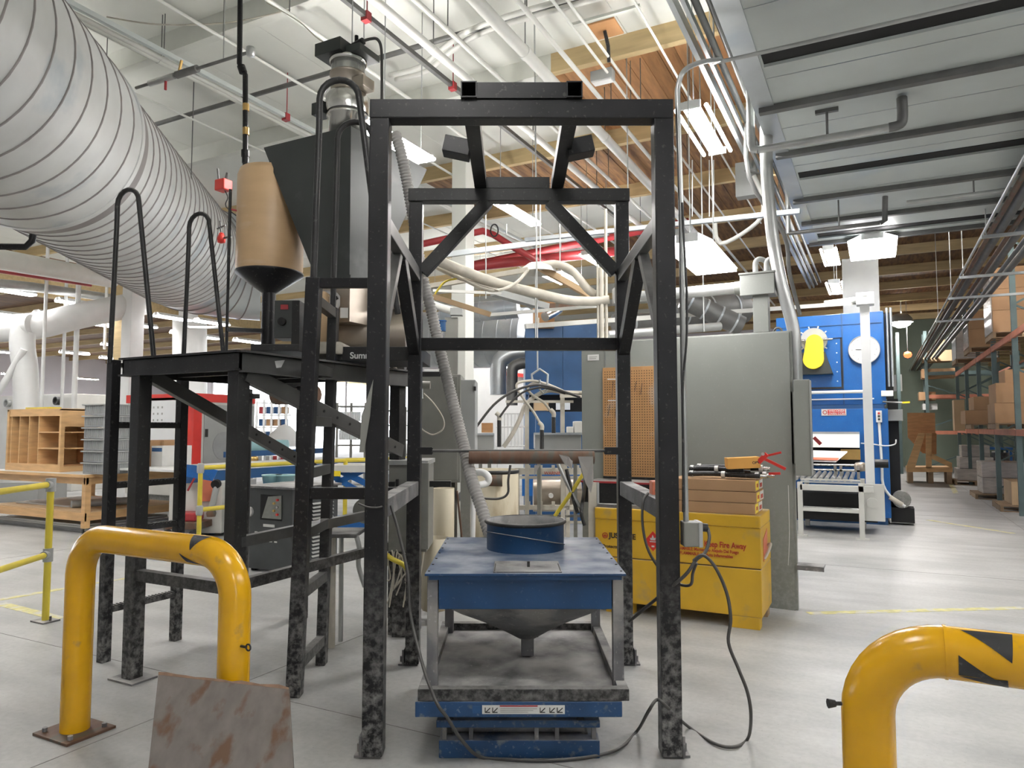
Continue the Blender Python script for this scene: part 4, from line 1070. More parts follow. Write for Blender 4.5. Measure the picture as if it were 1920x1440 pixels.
# red valve box near the duct and drum
p = W(419, 348, Y=6.3)
t = thing('valve_box', 'small red valve box between the spiral duct and the tan drum', 'valve', p)
build('box_body', MB().box(p.x - .06, p.x + .06, p.y - .05, p.y + .05, p.z - .05, p.z + .05), 'red', t, bevel=.01)
build('stem', MB().cyl(p + Vector((-.06, 0, .05)), p + Vector((-.08, 0, .17)), .01, 6).cyl(p + Vector((.03, 0, .05)), p + Vector((.05, 0, .11)), .014, 6), 'conduit_dark', t)
build('wire', MB().tube([p + Vector((.02, 0, -.05)), p + Vector((.06, 0, -.12)), p + Vector((.04, 0, -.2)), p + Vector((.12, .1, -.3))], .005, 5, smooth=4), 'rubber', t)
p = W(415, 447, Y=6.6)
t = thing('duct_valve', 'small red hand valve beside the spiral duct left of the tan drum', 'valve', p)
build('body', MB().lathe(p + Vector((0, 0, -.05)), [(0, 0), (.035, .01), (.04, .05), (.02, .1), (0, .11)], 12), 'red', t)
build('handle', MB().cyl(p, p + Vector((-.02, 0, .17)), .01, 6).cyl(p + Vector((-.06, 0, .1)), p + Vector((.05, 0, .12)), .007, 6).cyl(p, p + Vector((.13, 0, 0)), .01, 6), 'conduit_dark', t)

# ------------------------------------------------------------------ steel hopper with vacuum loader and mixer
A_ = W(658, 238, Y=5.1)                               # near top corner
u1, v1, z1 = A_.x, A_.y, A_.z
B_ = W(495, 275, v=v1); D_ = W(800, 316, u=u1)
u0, v2 = B_.x, D_.y
A2_ = W(650, 516, Y=5.1); z0 = A2_.z
ub0 = W(590, 526, v=v1).x; vb2 = v1 + (W(742, 560, u=u1).y - v1) * .55
t = thing('steel_hopper', 'dark grey steel feed hopper tapering down behind the near ladder', 'hopper', ((u0 + u1) / 2, (v1 + v2) / 2, z0))
r0 = [(u0, v1, z1), (u1, v1, z1), (u1, v2, z1), (u0, v2, z1)]
r1 = [(ub0, v1 + .02, z0), (u1 - .01, v1 + .02, z0), (u1 - .01, vb2, z0), (ub0, vb2, z0)]
mb = MB(); mb.loft([r1, r0], cap0=False, cap1=False)
k_ = .006
mb.loft([[(a + k_ * (1 if i in (0, 3) else -1), b + k_ * (1 if i < 2 else -1), c_) for i, (a, b, c_) in enumerate(r1)], [(a + k_ * (1 if i in (0, 3) else -1), b + k_ * (1 if i < 2 else -1), c_) for i, (a, b, c_) in enumerate(r0)]], cap0=False, cap1=False)
build('hopper_body', mb, 'hopper', t)
build('lid', MB().box(u0, u1, v1, v2, z1, z1 + .008), 'hopper', t)
build('outlet_flange', MB().box(ub0 - .02, u1 + .02, v1 - .005, vb2 + .03, z0 - .02, z0), 'hopper', t)
build('outlet_neck', MB().box(ub0 + .03, u1 - .03, v1 + .05, vb2 - .02, z0 - .33, z0 - .02), 'steel_dull', t)
# vacuum loader
cx = W(652, 180, Y=5.55)
t = thing('vacuum_loader', 'stainless and glass vacuum loader standing on the steel hopper', 'loader', (cx.x, cx.y, z1))
def Z(y): return W(652, y, Y=5.55).z
lz = Vector((cx.x, cx.y, 0))
def lat(n, prof, m): return build(n, MB().lathe(lz, prof, 40), m, t)
lat('base_ring', [(.12, z1), (.145, z1), (.145, Z(225)), (.165, Z(222)), (.165, Z(218)), (.12, Z(217))], 'steel')
lat('lower_glass', [(.155, Z(218)), (.16, Z(190)), (.16, Z(182))], 'glass')
lat('lower_band', [(.162, Z(214)), (.172, Z(205)), (.172, Z(186)), (.150, Z(178)), (.13, Z(177))], 'steel')
lat('inner_barrel', [(.11, Z(220)), (.11, Z(170))], 'steel')
lat('middle_barrel', [(.135, Z(178)), (.135, Z(146)), (.145, Z(145)), (.145, Z(141)), (.12, Z(140))], 'steel_dull')
lat('upper_glass', [(.13, Z(141)), (.135, Z(120))], 'glass')
lat('upper_core', [(.10, Z(145)), (.10, Z(116))], 'steel')
lat('clamp_ring', [(.14, Z(122)), (.15, Z(119)), (.15, Z(115)), (.0, Z(114))], 'steel')
c = Vector((cx.x, cx.y, 0))
build('head_box', MB().box(c.x - .20, c.x + .06, c.y - .17, c.y + .12, Z(113), Z(90)).box(c.x - .02, c.x + .20, c.y - .1, c.y + .15, Z(113), Z(101)), 'hopper', t, bevel=.004)
build('side_box', MB().box(c.x - .27, c.x - .15, c.y - .12, c.y - .0, Z(214), Z(192)), 'hopper', t, bevel=.004)
build('side_box', MB().box(c.x + .11, c.x + .22, c.y - .08, c.y + .06, Z(178), Z(158)), 'steel_dull', t, bevel=.004)
pv = W(672, 82, Y=5.5)
vv = build('air_valve', MB().cyl(pv + Vector((-.10, 0, -.02)), pv + Vector((.05, 0, .01)), .028, 10).cyl(pv + Vector((-.02, 0, -.05)), pv + Vector((-.02, 0, .07)), .016, 8), 'black', t)
build('air_line', MB().tube([pv + Vector((.05, 0, .01)), W(695, 73, Y=5.5), W(708, 74, Y=5.5), W(715, 92, Y=5.5), W(716, 140, Y=5.5), W(716, 190, Y=5.5)], .012, 8, smooth=5), 'cable', t)
build('lead_wire', MB().tube([W(500, 5, Y=5.8), W(560, 40, Y=5.7), W(600, 75, Y=5.5), W(640, 92, Y=5.4)], .005, 5, smooth=5), 'hose_dusty', t)
# mixer and drives on the platform
t = thing('mixer', 'dusty steel mixer with barrel and drive boxes under the hopper', 'mixer', W(600, 660, Y=5.4) - Vector((0, 0, 0)))
y_ = 5.35
def mbox(n, x0, y0, x1, y1, Y0, Y1, m, bev=.005):
    a = C(x0, y0, Y0); b = C(x1, y1, Y0)
    return build(n, MB(G).box(a.x, b.x, Y0, Y1, b.z, a.z), m, t, bevel=bev)
a = C(640, 625, 5.35)
rb = abs(C(640, 572, 5.35).z - C(640, 678, 5.35).z) / 2
build('barrel', MB(G).cyl((C(612, 625, 5.35).x, 5.55, a.z), (C(760, 625, 5.35).x, 5.55, a.z), rb, 40), 'steel_dull', t)
build('barrel_band', MB(G).cyl((C(612, 625, 5.35).x - .01, 5.55, a.z), (C(624, 625, 5.35).x, 5.55, a.z), rb * 1.02, 40), 'conduit', t)
mbox('end_plate', 592, 570, 612, 680, 5.3, 5.7, 'grey_cab')
mbox('tan_guard', 577, 545, 610, 600, 5.1, 5.4, 'card_pale', .02)
mbox('belt_guard', 580, 590, 606, 645, 5.05, 5.3, 'card_pale', .02)
p = C(618, 565, 5.2)
build('pulley', MB(G).cyl((p.x, 5.2, p.z), (p.x, 5.24, p.z), .085, 24).cyl((p.x, 5.17, p.z), (p.x, 5.2, p.z), .03, 16), 'steel', t)
build('pulley_spokes', MB(G).bar((p.x - .06, 5.19, p.z - .03), (p.x + .06, 5.19, p.z + .03), .01, .02).bar((p.x - .03, 5.19, p.z + .06), (p.x + .03, 5.19, p.z - .06), .01, .02), 'dark', t)
mbox('control_box', 515, 563, 547, 634, 5.3, 5.5, 'hopper')
mbox('box_side', 547, 563, 560, 660, 5.3, 5.5, 'dark')
build('red_badge', MB(G).box(C(526, 570, 5.29).x, C(540, 578, 5.29).x, 5.292, 5.3, C(526, 580, 5.29).z, C(526, 571, 5.29).z), 'red_pipe', t)
build('sight_glass', MB(G).cyl((C(529, 603, 5.29).x, 5.27, C(529, 603, 5.29).z), (C(529, 603, 5.29).x, 5.3, C(529, 603, 5.29).z), .03, 16), 'void', t)
mbox('drive_base', 470, 645, 560, 658, 4.7, 5.2, 'dark')
mbox('tan_lever', 600, 575, 614, 655, 5.0, 5.05, 'card_pale')
build('curved_pipe', MB(G).tube([C(582, 610, 4.95), C(592, 620, 4.95), C(594, 640, 4.95), C(585, 656, 4.95)], .012, 8, smooth=4), 'hose_dusty', t)
mbox('chute', 585, 640, 640, 664, 4.9, 5.3, 'hose_dusty', .02)
nb = build('name_beam', MB(G).box(C(628, 655, 4.95).x, C(790, 655, 4.95).x, 4.95, 5.5, C(628, 676, 4.95).z, C(628, 650, 4.95).z), 'dark', t, bevel=.004)
lettering('Summit', .062, 'label', t, C(656, 672, 4.945), G, bold=.0015)
mbox('tag_plate', 638, 577, 652, 596, 5.15, 5.16, 'label', 0)
# motor drum under the platform
p = W(517, 742, v=5.0)
build('under_motor', MB().cyl((p.x, p.y, p.z), (p.x + .5, p.y, p.z), .085, 16), 'rust', t)
build('tan_neck', MB(G).box(C(648, 540, 5.4).x, C(760, 540, 5.4).x, 5.4, 5.75, C(648, 572, 5.4).z, C(648, 535, 5.4).z), 'steel_dull', t)

# second platform legs seen between the frame posts
p = W(743, 800, Y=6.1)
t = thing('rear_post', 'brown-grey square post between the two left posts of the frame', 'post', (p.x, p.y, 0))
build('post', MB(G).box(C(730, 800, 6.1).x, C(757, 800, 6.1).x, 6.1, 6.22, 0, 2.2), 'grey_steel', t, bevel=.005)
build('cap_beam', MB(G).bar(C(722, 575, 5.9), C(757, 600, 6.1), .08, .09), 'dusty', t)
build('cable', MB(G).tube([C(722, 648, 5.6), C(735, 680, 5.7), C(752, 705, 5.8), C(765, 720, 5.8)], .012, 8, smooth=4), 'hose_dusty', t)
build('cable_loop', MB(G).tube([C(750, 640, 5.8), C(758, 660, 5.8), C(764, 690, 5.8), C(756, 740, 5.85), C(752, 790, 5.85)], .008, 6, smooth=4), 'cable', t)
build('yellow_cord', MB(G).tube([C(757, 735, 5.9), C(755, 760, 5.9), C(752, 800, 5.9)], .014, 8, smooth=4), 'yellow_rail', t)

# ------------------------------------------------------------------ grey cabinets behind the frame, left
def gcab(name, label, x0, y0, x1, y1, Y0, dep, m, floor=False, parts=(), cat='cabinet'):
    a, b = C(x0, y0, Y0), C(x1, y1, Y0)
    zb_ = 0 if floor else b.z
    t = thing(name, label, cat, ((a.x + b.x) / 2, Y0 + dep / 2, zb_), F=G)
    build('body', MB(G).box(a.x, b.x, Y0, Y0 + dep, zb_, a.z), m, t, bevel=.008)
    return t
Yc = 6.6
t = gcab('control_cabinet', 'tall dusty grey cabinet behind the ribbed hose', 787, 702, 863, 905, Yc, .5, 'grey_cab')
build('door', MB(G).box(C(792, 0, Yc).x, C(858, 800, Yc).x, Yc - .015, Yc, C(800, 900, Yc).z, C(800, 706, Yc).z), 'grey_cab', t, bevel=.004)
build('top_flange', MB(G).box(C(790, 702, Yc).x, C(840, 702, Yc).x, Yc - .02, Yc + .3, C(800, 706, Yc).z, C(800, 697, Yc).z), 'dark', t)
build('stand', MB(G).box(C(800, 0, Yc).x, C(856, 0, Yc).x, Yc + .1, Yc + .4, 0, C(800, 905, Yc).z), 'dark', t)
t = gcab('side_cabinet', 'narrow grey cabinet right of the tall dusty one', 862, 712, 891, 862, Yc + .05, .45, 'grey_light')
build('latch', MB(G).box(C(890, 0, Yc).x, C(894, 0, Yc).x, Yc + .04, Yc + .1, C(890, 732, Yc).z, C(890, 724, Yc).z), 'dark', t)
build('support', MB(G).box(C(866, 0, Yc).x, C(884, 0, Yc).x, Yc + .1, Yc + .3, 0, C(890, 862, Yc).z), 'grey_cab', t)
t = gcab('machine_cover', 'grey machine cover between the left frame posts', 729, 868, 800, 1035, 5.45, .45, 'grey_cab')
build('cover_lip', MB(G).box(C(722, 868, 5.4).x, C(802, 868, 5.4).x, 5.42, 5.92, C(740, 872, 5.4).z, C(740, 864, 5.4).z), 'grey_light', t)
build('door_panel', MB(G).box(C(785, 0, 5.43).x, C(811, 0, 5.43).x, 5.40, 5.45, C(740, 1030, 5.4).z, C(740, 868, 5.4).z), 'grey_cab', t, bevel=.004)
build('under_frame', MB(G).box(C(745, 0, 5.5).x, C(790, 0, 5.5).x, 5.55, 5.8, 0, C(740, 1035, 5.45).z), 'dark', t)
build('handle', MB(G).box(C(738, 0, 5.4).x, C(748, 0, 5.4).x, 5.40, 5.44, C(740, 912, 5.4).z, C(740, 904, 5.4).z).box(C(751, 0, 5.4).x, C(755, 0, 5.4).x, 5.40, 5.44, C(740, 912, 5.4).z, C(740, 899, 5.4).z), 'void', t)
build('bracket', MB(G).box(C(812, 0, 5.6).x, C(850, 0, 5.6).x, 5.6, 5.66, C(812, 913, 5.6).z, C(812, 902, 5.6).z), 'dark', t)
p = C(714, 960, 5.7)
build('round_cover', MB(G).cyl((C(690, 955, 5.7).x, 5.6, C(690, 955, 5.7).z), (C(690, 955, 5.7).x, 5.9, C(690, 955, 5.7).z), .10, 24), 'grey_cab', t)
# tangle of pale cords hanging under the cover
mb = MB(G)
for k in range(14):
    x = 722 + k * 4.2; Yk = 5.35 + .04 * (k % 3)
    pts = [C(x, 1028 + random.uniform(0, 12), Yk), C(x + random.uniform(-8, 8), 1050, Yk), C(x + random.uniform(-10, 10), 1085, Yk + .05), C(x + random.uniform(-12, 12), 1100 + random.uniform(-15, 45), Yk + .05)]
    if k % 3 == 0: pts.append(C(x + 18, 1065, Yk)); pts.append(C(x + 22, 1035, Yk))
    mb.tube(pts, .006, 5, smooth=4)
o = one('cord_tangle', mb, 'hose_dusty', 'tangle of pale cords hanging under the grey machine cover', 'cords'); o['kind'] = 'stuff'
tubething('gas_hose', 'yellow hose end among the tangled pale cords', 'hose', gpts([(718, 1035, 5.3), (735, 1048, 5.3), (755, 1058, 5.3), (768, 1072, 5.3)]), .018, 'yellow_rail', F=G)
tubething('cable_loop', 'thin pale cable loop hanging on the tall dusty cabinet', 'cable', gpts([(791, 735, 6.4), (812, 755, 6.4), (831, 785, 6.4), (830, 805, 6.4), (812, 815, 6.4), (795, 808, 6.4), (788, 800, 6.4)]), .007, 'hose_dusty', F=G, smooth=6)
tubething('cable_loop', 'second thin pale cable hanging along the back left frame post', 'cable', gpts([(789, 740, 6.2), (790, 760, 6.2), (789, 790, 6.2), (787, 815, 6.2), (789, 870, 6.2)]), .007, 'hose_dusty', F=G, smooth=6)
p = C(794, 722, 6.3)
t = thing('motor_valve', 'small dusty valve fitting on the back left frame post', 'valve', p, F=G)
build('body', MB(G).cyl(p + Vector((-.04, 0, 0)), p + Vector((.06, 0, 0)), .035, 12), 'grey_cab', t)
build('stem', MB(G).cyl(p + Vector((-.01, 0, 0)), p + Vector((-.01, 0, -.12)), .014, 8), 'steel', t)

# cream tanks behind the hopper
def tank(label, x0, x1, ytop, Y, zb_, F=G, m='cream'):
    a, b = C(x0, ytop, Y), C(x1, ytop, Y); r = (b.x - a.x) / 2
    t = thing('slurry_tank', label, 'tank', ((a.x + b.x) / 2, Y, zb_), F=G)
    build('shell', MB(G).lathe(((a.x + b.x) / 2, Y, zb_), [(r * .9, 0), (r, .02), (r, a.z - zb_), (r * .97, a.z - zb_), (r * .97, a.z - zb_ - .1)], 40), m, t)
    build('contents', MB(G).lathe(((a.x + b.x) / 2, Y, a.z - .1), [(r * .97, 0), (0, 0)], 40), m, t)
    return t, (a.x + b.x) / 2, r, a.z
t, cx_, r_, zt2 = tank('tall cream stained tank right behind the ribbed hose', 878, 972, 880, 7.6, .05)
build('rim', MB(G).lathe((cx_, 7.6, zt2), [(r_ * 1.0, -.04), (r_ * 1.03, -.03), (r_ * 1.03, 0), (r_, 0)], 40), 'dark', t)
build('motor', MB(G).cyl((cx_ - .06, 7.35, zt2 - .1), (cx_ + .1, 7.35, zt2 - .1), .06, 12), 'rust', t)
build('white_bend', MB(G).tube([C(888, 886, 7.2), C(905, 886, 7.1), C(916, 895, 7.05), C(912, 906, 7.05), C(893, 911, 7.0), C(872, 922, 7.0), C(860, 934, 7.0), C(850, 932, 7.0)], .035, 12, smooth=5), 'white', t)
build('drop_line', MB(G).tube([C(957, 872, 7.1), C(953, 900, 7.1), C(952, 925, 7.1), C(935, 935, 7.1), C(900, 934, 7.1)], .012, 8, smooth=5), 'cable', t)
build('white_leg', MB(G).cyl(C(886, 935, 7.0), (C(882, 1000, 7.0).x, 7.0, 0), .035, 12), 'white', t)
t, cx_, r_, zt2 = tank('smaller pale tank just right of the grey machine cover', 812, 852, 915, 6.3, .35)
build('skirt', MB(G).lathe((cx_, 6.3, .12), [(.06, 0), (r_, .25)], 30), 'cream', t)
build('leg', MB(G).cyl((cx_ - .05, 6.3, 0), (cx_ - .05, 6.3, .2), .02, 8), 'dark', t)
build('rod', MB(G).cyl(C(857, 920, 6.1), C(866, 1010, 6.1), .010, 6), 'rust', t)
t, cx_, r_, zt2 = tank('round pale drum seen between the left frame posts', 790, 842, 1008, 6.0, .1)
# pipes and fittings on the floor behind the hopper
for i, (x, y, lb) in enumerate(((890, 1000, 'left'), (905, 1003, 'right'))):
    p = gfl(x, y, z=.05)
    t = thing('pipe_fitting', 'small dusty pipe fitting behind the blue collar, the %s of two' % lb, 'fitting', p, F=G)
    build('body', MB(G).cyl(p + Vector((-.06, 0, 0)), p + Vector((.06, 0, .01)), .045, 10), 'hose_dusty', t)
    build('stem', MB(G).cyl(p, p + Vector((0, 0, .1)), .022, 8), 'brass', t)

# ------------------------------------------------------------------ fibre of hoses hung from a wire (far middle)
YH = 7.6
t = thing('hose_hanger', 'wire-hung metal loop carrying the bundle of bent hoses', 'hanger', C(1012, 700, YH), F=G)
build('wire', MB(G).cyl(C(1008, 692, YH), (C(1003, 560, YH).x, YH, ZD), .010, 6), 'conduit', t)
build('loop', MB(G).tube([C(998, 712, YH), C(997, 702, YH), C(1012, 692, YH), C(1027, 702, YH), C(1026, 730, YH), C(1019, 738, YH), C(1012, 730, YH), C(1012, 712, YH)], .012, 8), 'conduit', t)
build('coupling', MB(G).cyl(C(1008, 596, YH), C(1008, 606, YH), .018, 8), 'hose_dusty', t)
hs = [('cable', .014, [(892, 802), (925, 760), (960, 735), (1000, 722), (1030, 725), (1060, 735), (1088, 745)], 'outermost dark hose arching left from the hanger'),
      ('cable', .012, [(937, 782), (955, 758), (980, 736), (1010, 727), (1035, 730), (1060, 738)], 'dark hose ending in the left nozzle pipe'),
      ('hose_dusty', .014, [(1016, 800), (1002, 775), (985, 752), (970, 730), (972, 718), (1000, 714), (1030, 722), (1060, 735), (1085, 738)], 'pale hose curling down to the centre nozzle'),
      ('hose_dusty', .014, [(1036, 776), (1020, 755), (1000, 742), (990, 730), (996, 720), (1018, 718), (1040, 726), (1060, 735)], 'pale hose curling down to the right nozzle'),
      ('hose_dusty', .024, [(944, 838), (960, 815), (975, 785), (985, 760), (1005, 742), (1030, 732), (1060, 736), (1100, 737)], 'thick pale hose bundle falling to the left trough')]
for i, (m, r, P_, lb) in enumerate(hs):
    tubething('bent_hose', lb, 'hose', [C(x, y, YH - .05 + .03 * i) for x, y in P_], r, m, smooth=5, F=G)
for (x, y0, y1, lb) in ((936, 788, 838, 'left'), (1016, 806, 842, 'middle'), (1038, 782, 812, 'right')):
    t = thing('nozzle_pipe', 'black dip pipe under the pale hoses, the %s of three' % lb, 'pipe', C(x, y1, YH), F=G)
    build('pipe', MB(G).cyl(C(x, y0, YH), C(x, y1, YH), .022, 12), 'rubber', t)
    build('elbow', MB(G).tube([C(x, y0, YH), C(x, y0 - 8, YH), C(x - 6, y0 - 14, YH)], .024, 10, smooth=3), 'hose_dusty', t)
for i, (x0, x1, y0, lb) in enumerate(((1003, 1090, 812, 'right'), (891, 925, 813, 'left'))):
    a, b = C(x0, y0, 7.9), C(x1, y0 + 31, 7.9)
    t = thing('metal_trough', 'plain grey sheet metal trough at the %s under the bent hoses' % lb, 'trough', ((a.x + b.x) / 2, 8.1, b.z), F=G)
    build('trough_body', MB(G).box(a.x, b.x, 7.9, 8.4, b.z, a.z), 'grey_light', t, bevel=.004)
    build('lip', MB(G).box(a.x - .01, b.x + .01, 7.88, 7.9, a.z - .02, a.z + .005), 'galv', t)
    for xx in (a.x + .05, b.x - .05): build('leg', MB(G).box(xx - .02, xx + .02, 8.1, 8.14, 0, b.z), 'grey_cab', t)
for px_, lb in ((988, 'the left'), (1055, 'the right')):
    p = C(px_, 790, 8.6)
    t = thing('frame_post', 'thin dusty upright of the dipping frame, %s one behind the hoses' % lb, 'post', (p.x, 8.6, 0), F=G)
    build('post', MB(G).box(p.x - .025, p.x + .025, 8.6, 8.65, 0, C(px_, 738 if px_ > 1000 else 752, 8.6).z), 'hose_dusty', t)
a, b = C(948, 753, 8.55), C(1075, 753, 8.55)
one('frame_rail', MB(G).bar(a, b, .03, .03), 'hose_dusty', 'thin rail across the dipping frame behind the bent hoses', 'rail')
one('frame_rail', MB(G).bar(C(1050, 742, 8.5), C(1092, 742, 8.5), .05, .045), 'hose_dusty', 'short pale rail reaching the grey panel from the hoses', 'rail')
# long dipping machine behind hopper: rails, vat and frame
t = thing('dipping_machine', 'long pale machine with rails and a round vat behind the hopper', 'machine', C(1040, 960, 9.0), F=G)
Ym = 9.0
for y0, y1, m in ((878, 890, 'hose_dusty'), (893, 898, 'hose_dusty'), (948, 956, 'hose_dusty'), (966, 970, 'grey_steel'), (978, 982, 'hose_dusty')):
    build('rail', MB(G).box(C(965, y0, Ym).x, C(1120, y0, Ym).x, Ym, Ym + .08, C(965, y1, Ym).z, C(965, y0, Ym).z), m, t)
a = C(1000, 930, Ym + .3)
build('vat', MB(G).cyl((C(1000, 925, Ym + .3).x, Ym + .4, a.z), (C(1090, 925, Ym + .3).x, Ym + .4, a.z), .21, 30), 'steel_dull', t)
build('vat_gauge', MB(G).cyl((C(1034, 931, Ym).x, Ym + .1, C(1034, 931, Ym).z), (C(1034, 931, Ym).x, Ym + .15, C(1034, 931, Ym).z), .03, 14), 'white', t)
for x in (970, 1010, 1060, 1112):
    build('upright', MB(G).box(C(x, 0, Ym).x - .025, C(x, 0, Ym).x + .025, Ym, Ym + .06, 0, C(x, 878, Ym).z), 'hose_dusty', t)
for x in range(990, 1100, 22):
    build('bolt_block', MB(G).box(C(x, 0, Ym).x - .02, C(x, 0, Ym).x + .02, Ym - .02, Ym, C(x, 948, Ym).z, C(x, 940, Ym).z), 'hose_dusty', t)
    build('bolt_block', MB(G).box(C(x, 0, Ym).x - .02, C(x, 0, Ym).x + .02, Ym - .02, Ym, C(x, 878, Ym).z, C(x, 872, Ym).z), 'hose_dusty', t)
build('blue_sheet', MB(G).box(C(978, 0, Ym + .9).x, C(1115, 0, Ym + .9).x, Ym + .9, Ym + .95, C(978, 930, Ym + .9).z, C(978, 886, Ym + .9).z), 'oven_blue', t)
build('base', MB(G).box(C(965, 0, Ym).x, C(1120, 0, Ym).x, Ym + .1, Ym + .7, 0, .10), 'grey_cab', t)
lettering('WARNING', .055, 'ink_red', t, C(1020, 890, Ym - .02), G, bold=.001)
# slanting poles
for P_, m, lb in (([(1046, 870), (1070, 920), (1090, 955)], 'conduit', 'pale metal pole slanting right behind the roller'),
                  ([(1102, 875), (1070, 925), (1040, 968)], 'yellow_rail', 'dusty yellow pole crossing the pale one'),
                  ([(1062, 880), (1075, 935), (1083, 962)], 'rubber', 'dark hose hanging below the crossing poles')):
    tubething('slanted_pole', lb, 'pole', [C(x, y, 6.6) for x, y in P_], .018, m, smooth=3, F=G)
tubething('black_hose', 'short black hose beside the film strip', 'hose', gpts([(1108, 868, 4.99), (1098, 900, 5.3), (1094, 930, 6.2), (1090, 960, 6.2), (1096, 985, 6.2)]), .016, 'rubber', F=G)
p = C(1106, 960, 5.6)
t = thing('strut_post', 'pale upright strut beside the yellow cabinet', 'post', (p.x, 5.6, 0), F=G)
build('post', MB(G).box(C(1098, 0, 6.4).x, C(1112, 0, 6.4).x, 6.4, 6.46, 0, C(1106, 905, 6.4).z), 'hose_dusty', t)
build('post_side', MB(G).box(C(1113, 0, 6.4).x, C(1117, 0, 6.4).x, 6.42, 6.46, 0, C(1106, 905, 6.4).z), 'conduit', t)

# ================================================================== YELLOW SAFETY CABINET ON BLOCKS (hall frame)
YV = 5.995
yx1 = -.857; yx0 = W(1115, 960, v=YV).x
zt_ = W(1430, 968, v=YV).z
zb_ = W(1400, 1152, v=YV).z
t = thing('yellow_cabinet', 'yellow flammables cabinet on wood blocks with red warning lettering', 'cabinet', ((yx0 + yx1) / 2, 6.3, 0))
yd = 6.56
build('lower_body', MB().box(yx0, yx1, YV, yd, .095, .47), 'yellow_box', t, bevel=.008)
build('upper_body', MB().box(yx0, yx1, YV + .008, yd, .478, .80), 'yellow_box', t, bevel=.008)
build('lid', MB().box(yx0, yx1, YV - .004, yd, .80, zt_), 'yellow_box', t, bevel=.012)
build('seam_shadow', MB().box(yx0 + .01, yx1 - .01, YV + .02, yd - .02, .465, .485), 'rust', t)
for x in (yx0 + .1, yx1 - .26):
    build('wood_block', MB().box(x, x + .24, YV + .0, YV + .12, 0, .095), 'yellow_box', t, bevel=.003)
    build('wood_block', MB().box(x, x + .24, yd - .12, yd, 0, .095), 'pallet', t, bevel=.003)
build('handle_recess', MB().prism([(yx1 + .001, YV + .12, .70), (yx1 + .001, YV + .34, .76), (yx1 + .001, YV + .34, .58), (yx1 + .001, YV + .12, .52)], (.004, 0, 0)), 'orange', t)
build('handle', MB().tube([(yx1 + .005, YV + .14, .54), (yx1 + .035, YV + .18, .60), (yx1 + .035, YV + .30, .64), (yx1 + .005, YV + .34, .62)], .012, 8, smooth=3), 'hose_dusty', t)
build('dusty_top', MB().box(yx0 + .02, W(1240, 960, v=YV).x, YV + .02, yd - .02, zt_, zt_ + .03), 'dusty', t)
def ytext(s, px, py, size, m, bold=.0, sx=1.0):
    p = W(px, py, v=YV + (.006 if py < 1060 else -.002)); return lettering(s, size, m, t, (p.x, YV + .006, p.z), I4, sx=sx, bold=bold)
ytext('JUSTRITE', 1142, 1008, .064, 'ink', .002, .95)
ytext('Protects lives', 1130, 1026, .040, 'ink', .0006)
ytext('FLAMMABLE: Keep Fire Away', 1252, 1019, .066, 'ink_red', .0016, .78)
ytext('INFLAMABLE: Mantengalo Alejado Del Fuego', 1262, 1029, .036, 'ink_red', .0008, .80)
ytext('INFLAMMABLE: Produits Inflammables', 1268, 1038, .034, 'ink_red', .0008, .86)
p = W(1134, 1004, v=YV)
build('ring_emblem', MB().cyl((p.x, YV + .007, p.z), (p.x, YV + .004, p.z), .026, 24, inner=.006).prism([(p.x - .013, YV + .004, p.z - .012), (p.x - .016, YV + .004, p.z + .004), (p.x - .006, YV + .004, p.z + .0), (p.x, YV + .004, p.z + .014), (p.x + .006, YV + .004, p.z), (p.x + .016, YV + .004, p.z + .004), (p.x + .013, YV + .004, p.z - .012)], (0, .003, 0)), 'ink_red', t)
p = W(1224, 1015, v=YV)
hz_ = build('hazard_diamond', MB().prism([(p.x - .075, YV + .004, p.z), (p.x, YV + .004, p.z - .085), (p.x + .075, YV + .004, p.z), (p.x, YV + .004, p.z + .085)], (0, .003, 0)), 'red', t)
build('flame_mark', MB().prism([(p.x - .02, YV + .002, p.z + .008), (p.x - .026, YV + .002, p.z + .028), (p.x - .012, YV + .002, p.z + .026), (p.x - .002, YV + .002, p.z + .055), (p.x + .010, YV + .002, p.z + .028), (p.x + .026, YV + .002, p.z + .032), (p.x + .02, YV + .002, p.z + .008)], (0, .002, 0)).box(p.x - .028, p.x + .028, YV + .002, YV + .004, p.z - .008, p.z + .0).box(p.x - .012, p.x + .012, YV + .002, YV + .004, p.z - .05, p.z - .036), 'label', hz_)

# three long flat cartons
for k in range(3):
    y_t = (898, 929, 949)[k]
    x1 = W(1419 - k * 0, 930, v=YV + .1).x; x0 = W(1262, 930, v=YV + .1).x
    zz = zt_ + .002 + (2 - k) * .093
    g = thing('flat_carton', 'long brown carton on the yellow cabinet, %s of the stack of three' % ('top', 'middle', 'bottom')[k], 'carton', ((x0 + x1) / 2, YV + .3, zz), group='flat cartons on the yellow cabinet')
    dx = (.0, .006, -.006)[k]
    build('box_body', MB().box(x0 + dx, x1 + dx, YV + .03, YV + .44, zz, zz + .089), 'card', g, bevel=.003)
    build('end_label', MB().box(x1 + dx, x1 + dx + .002, YV + .05, YV + .20, zz + .008, zz + .082), 'label_y', g)
    build('end_label', MB().box(x1 + dx, x1 + dx + .002, YV + .23, YV + .42, zz + .01, zz + .08), 'label', g)
    build('label_print', MB().box(x1 + dx + .002, x1 + dx + .003, YV + .26, YV + .38, zz + .02, zz + .055).box(x1 + dx + .002, x1 + dx + .003, YV + .09, YV + .16, zz + .03, zz + .06), 'ink_red', g)
zc = zt_ + .002 + 3 * .093
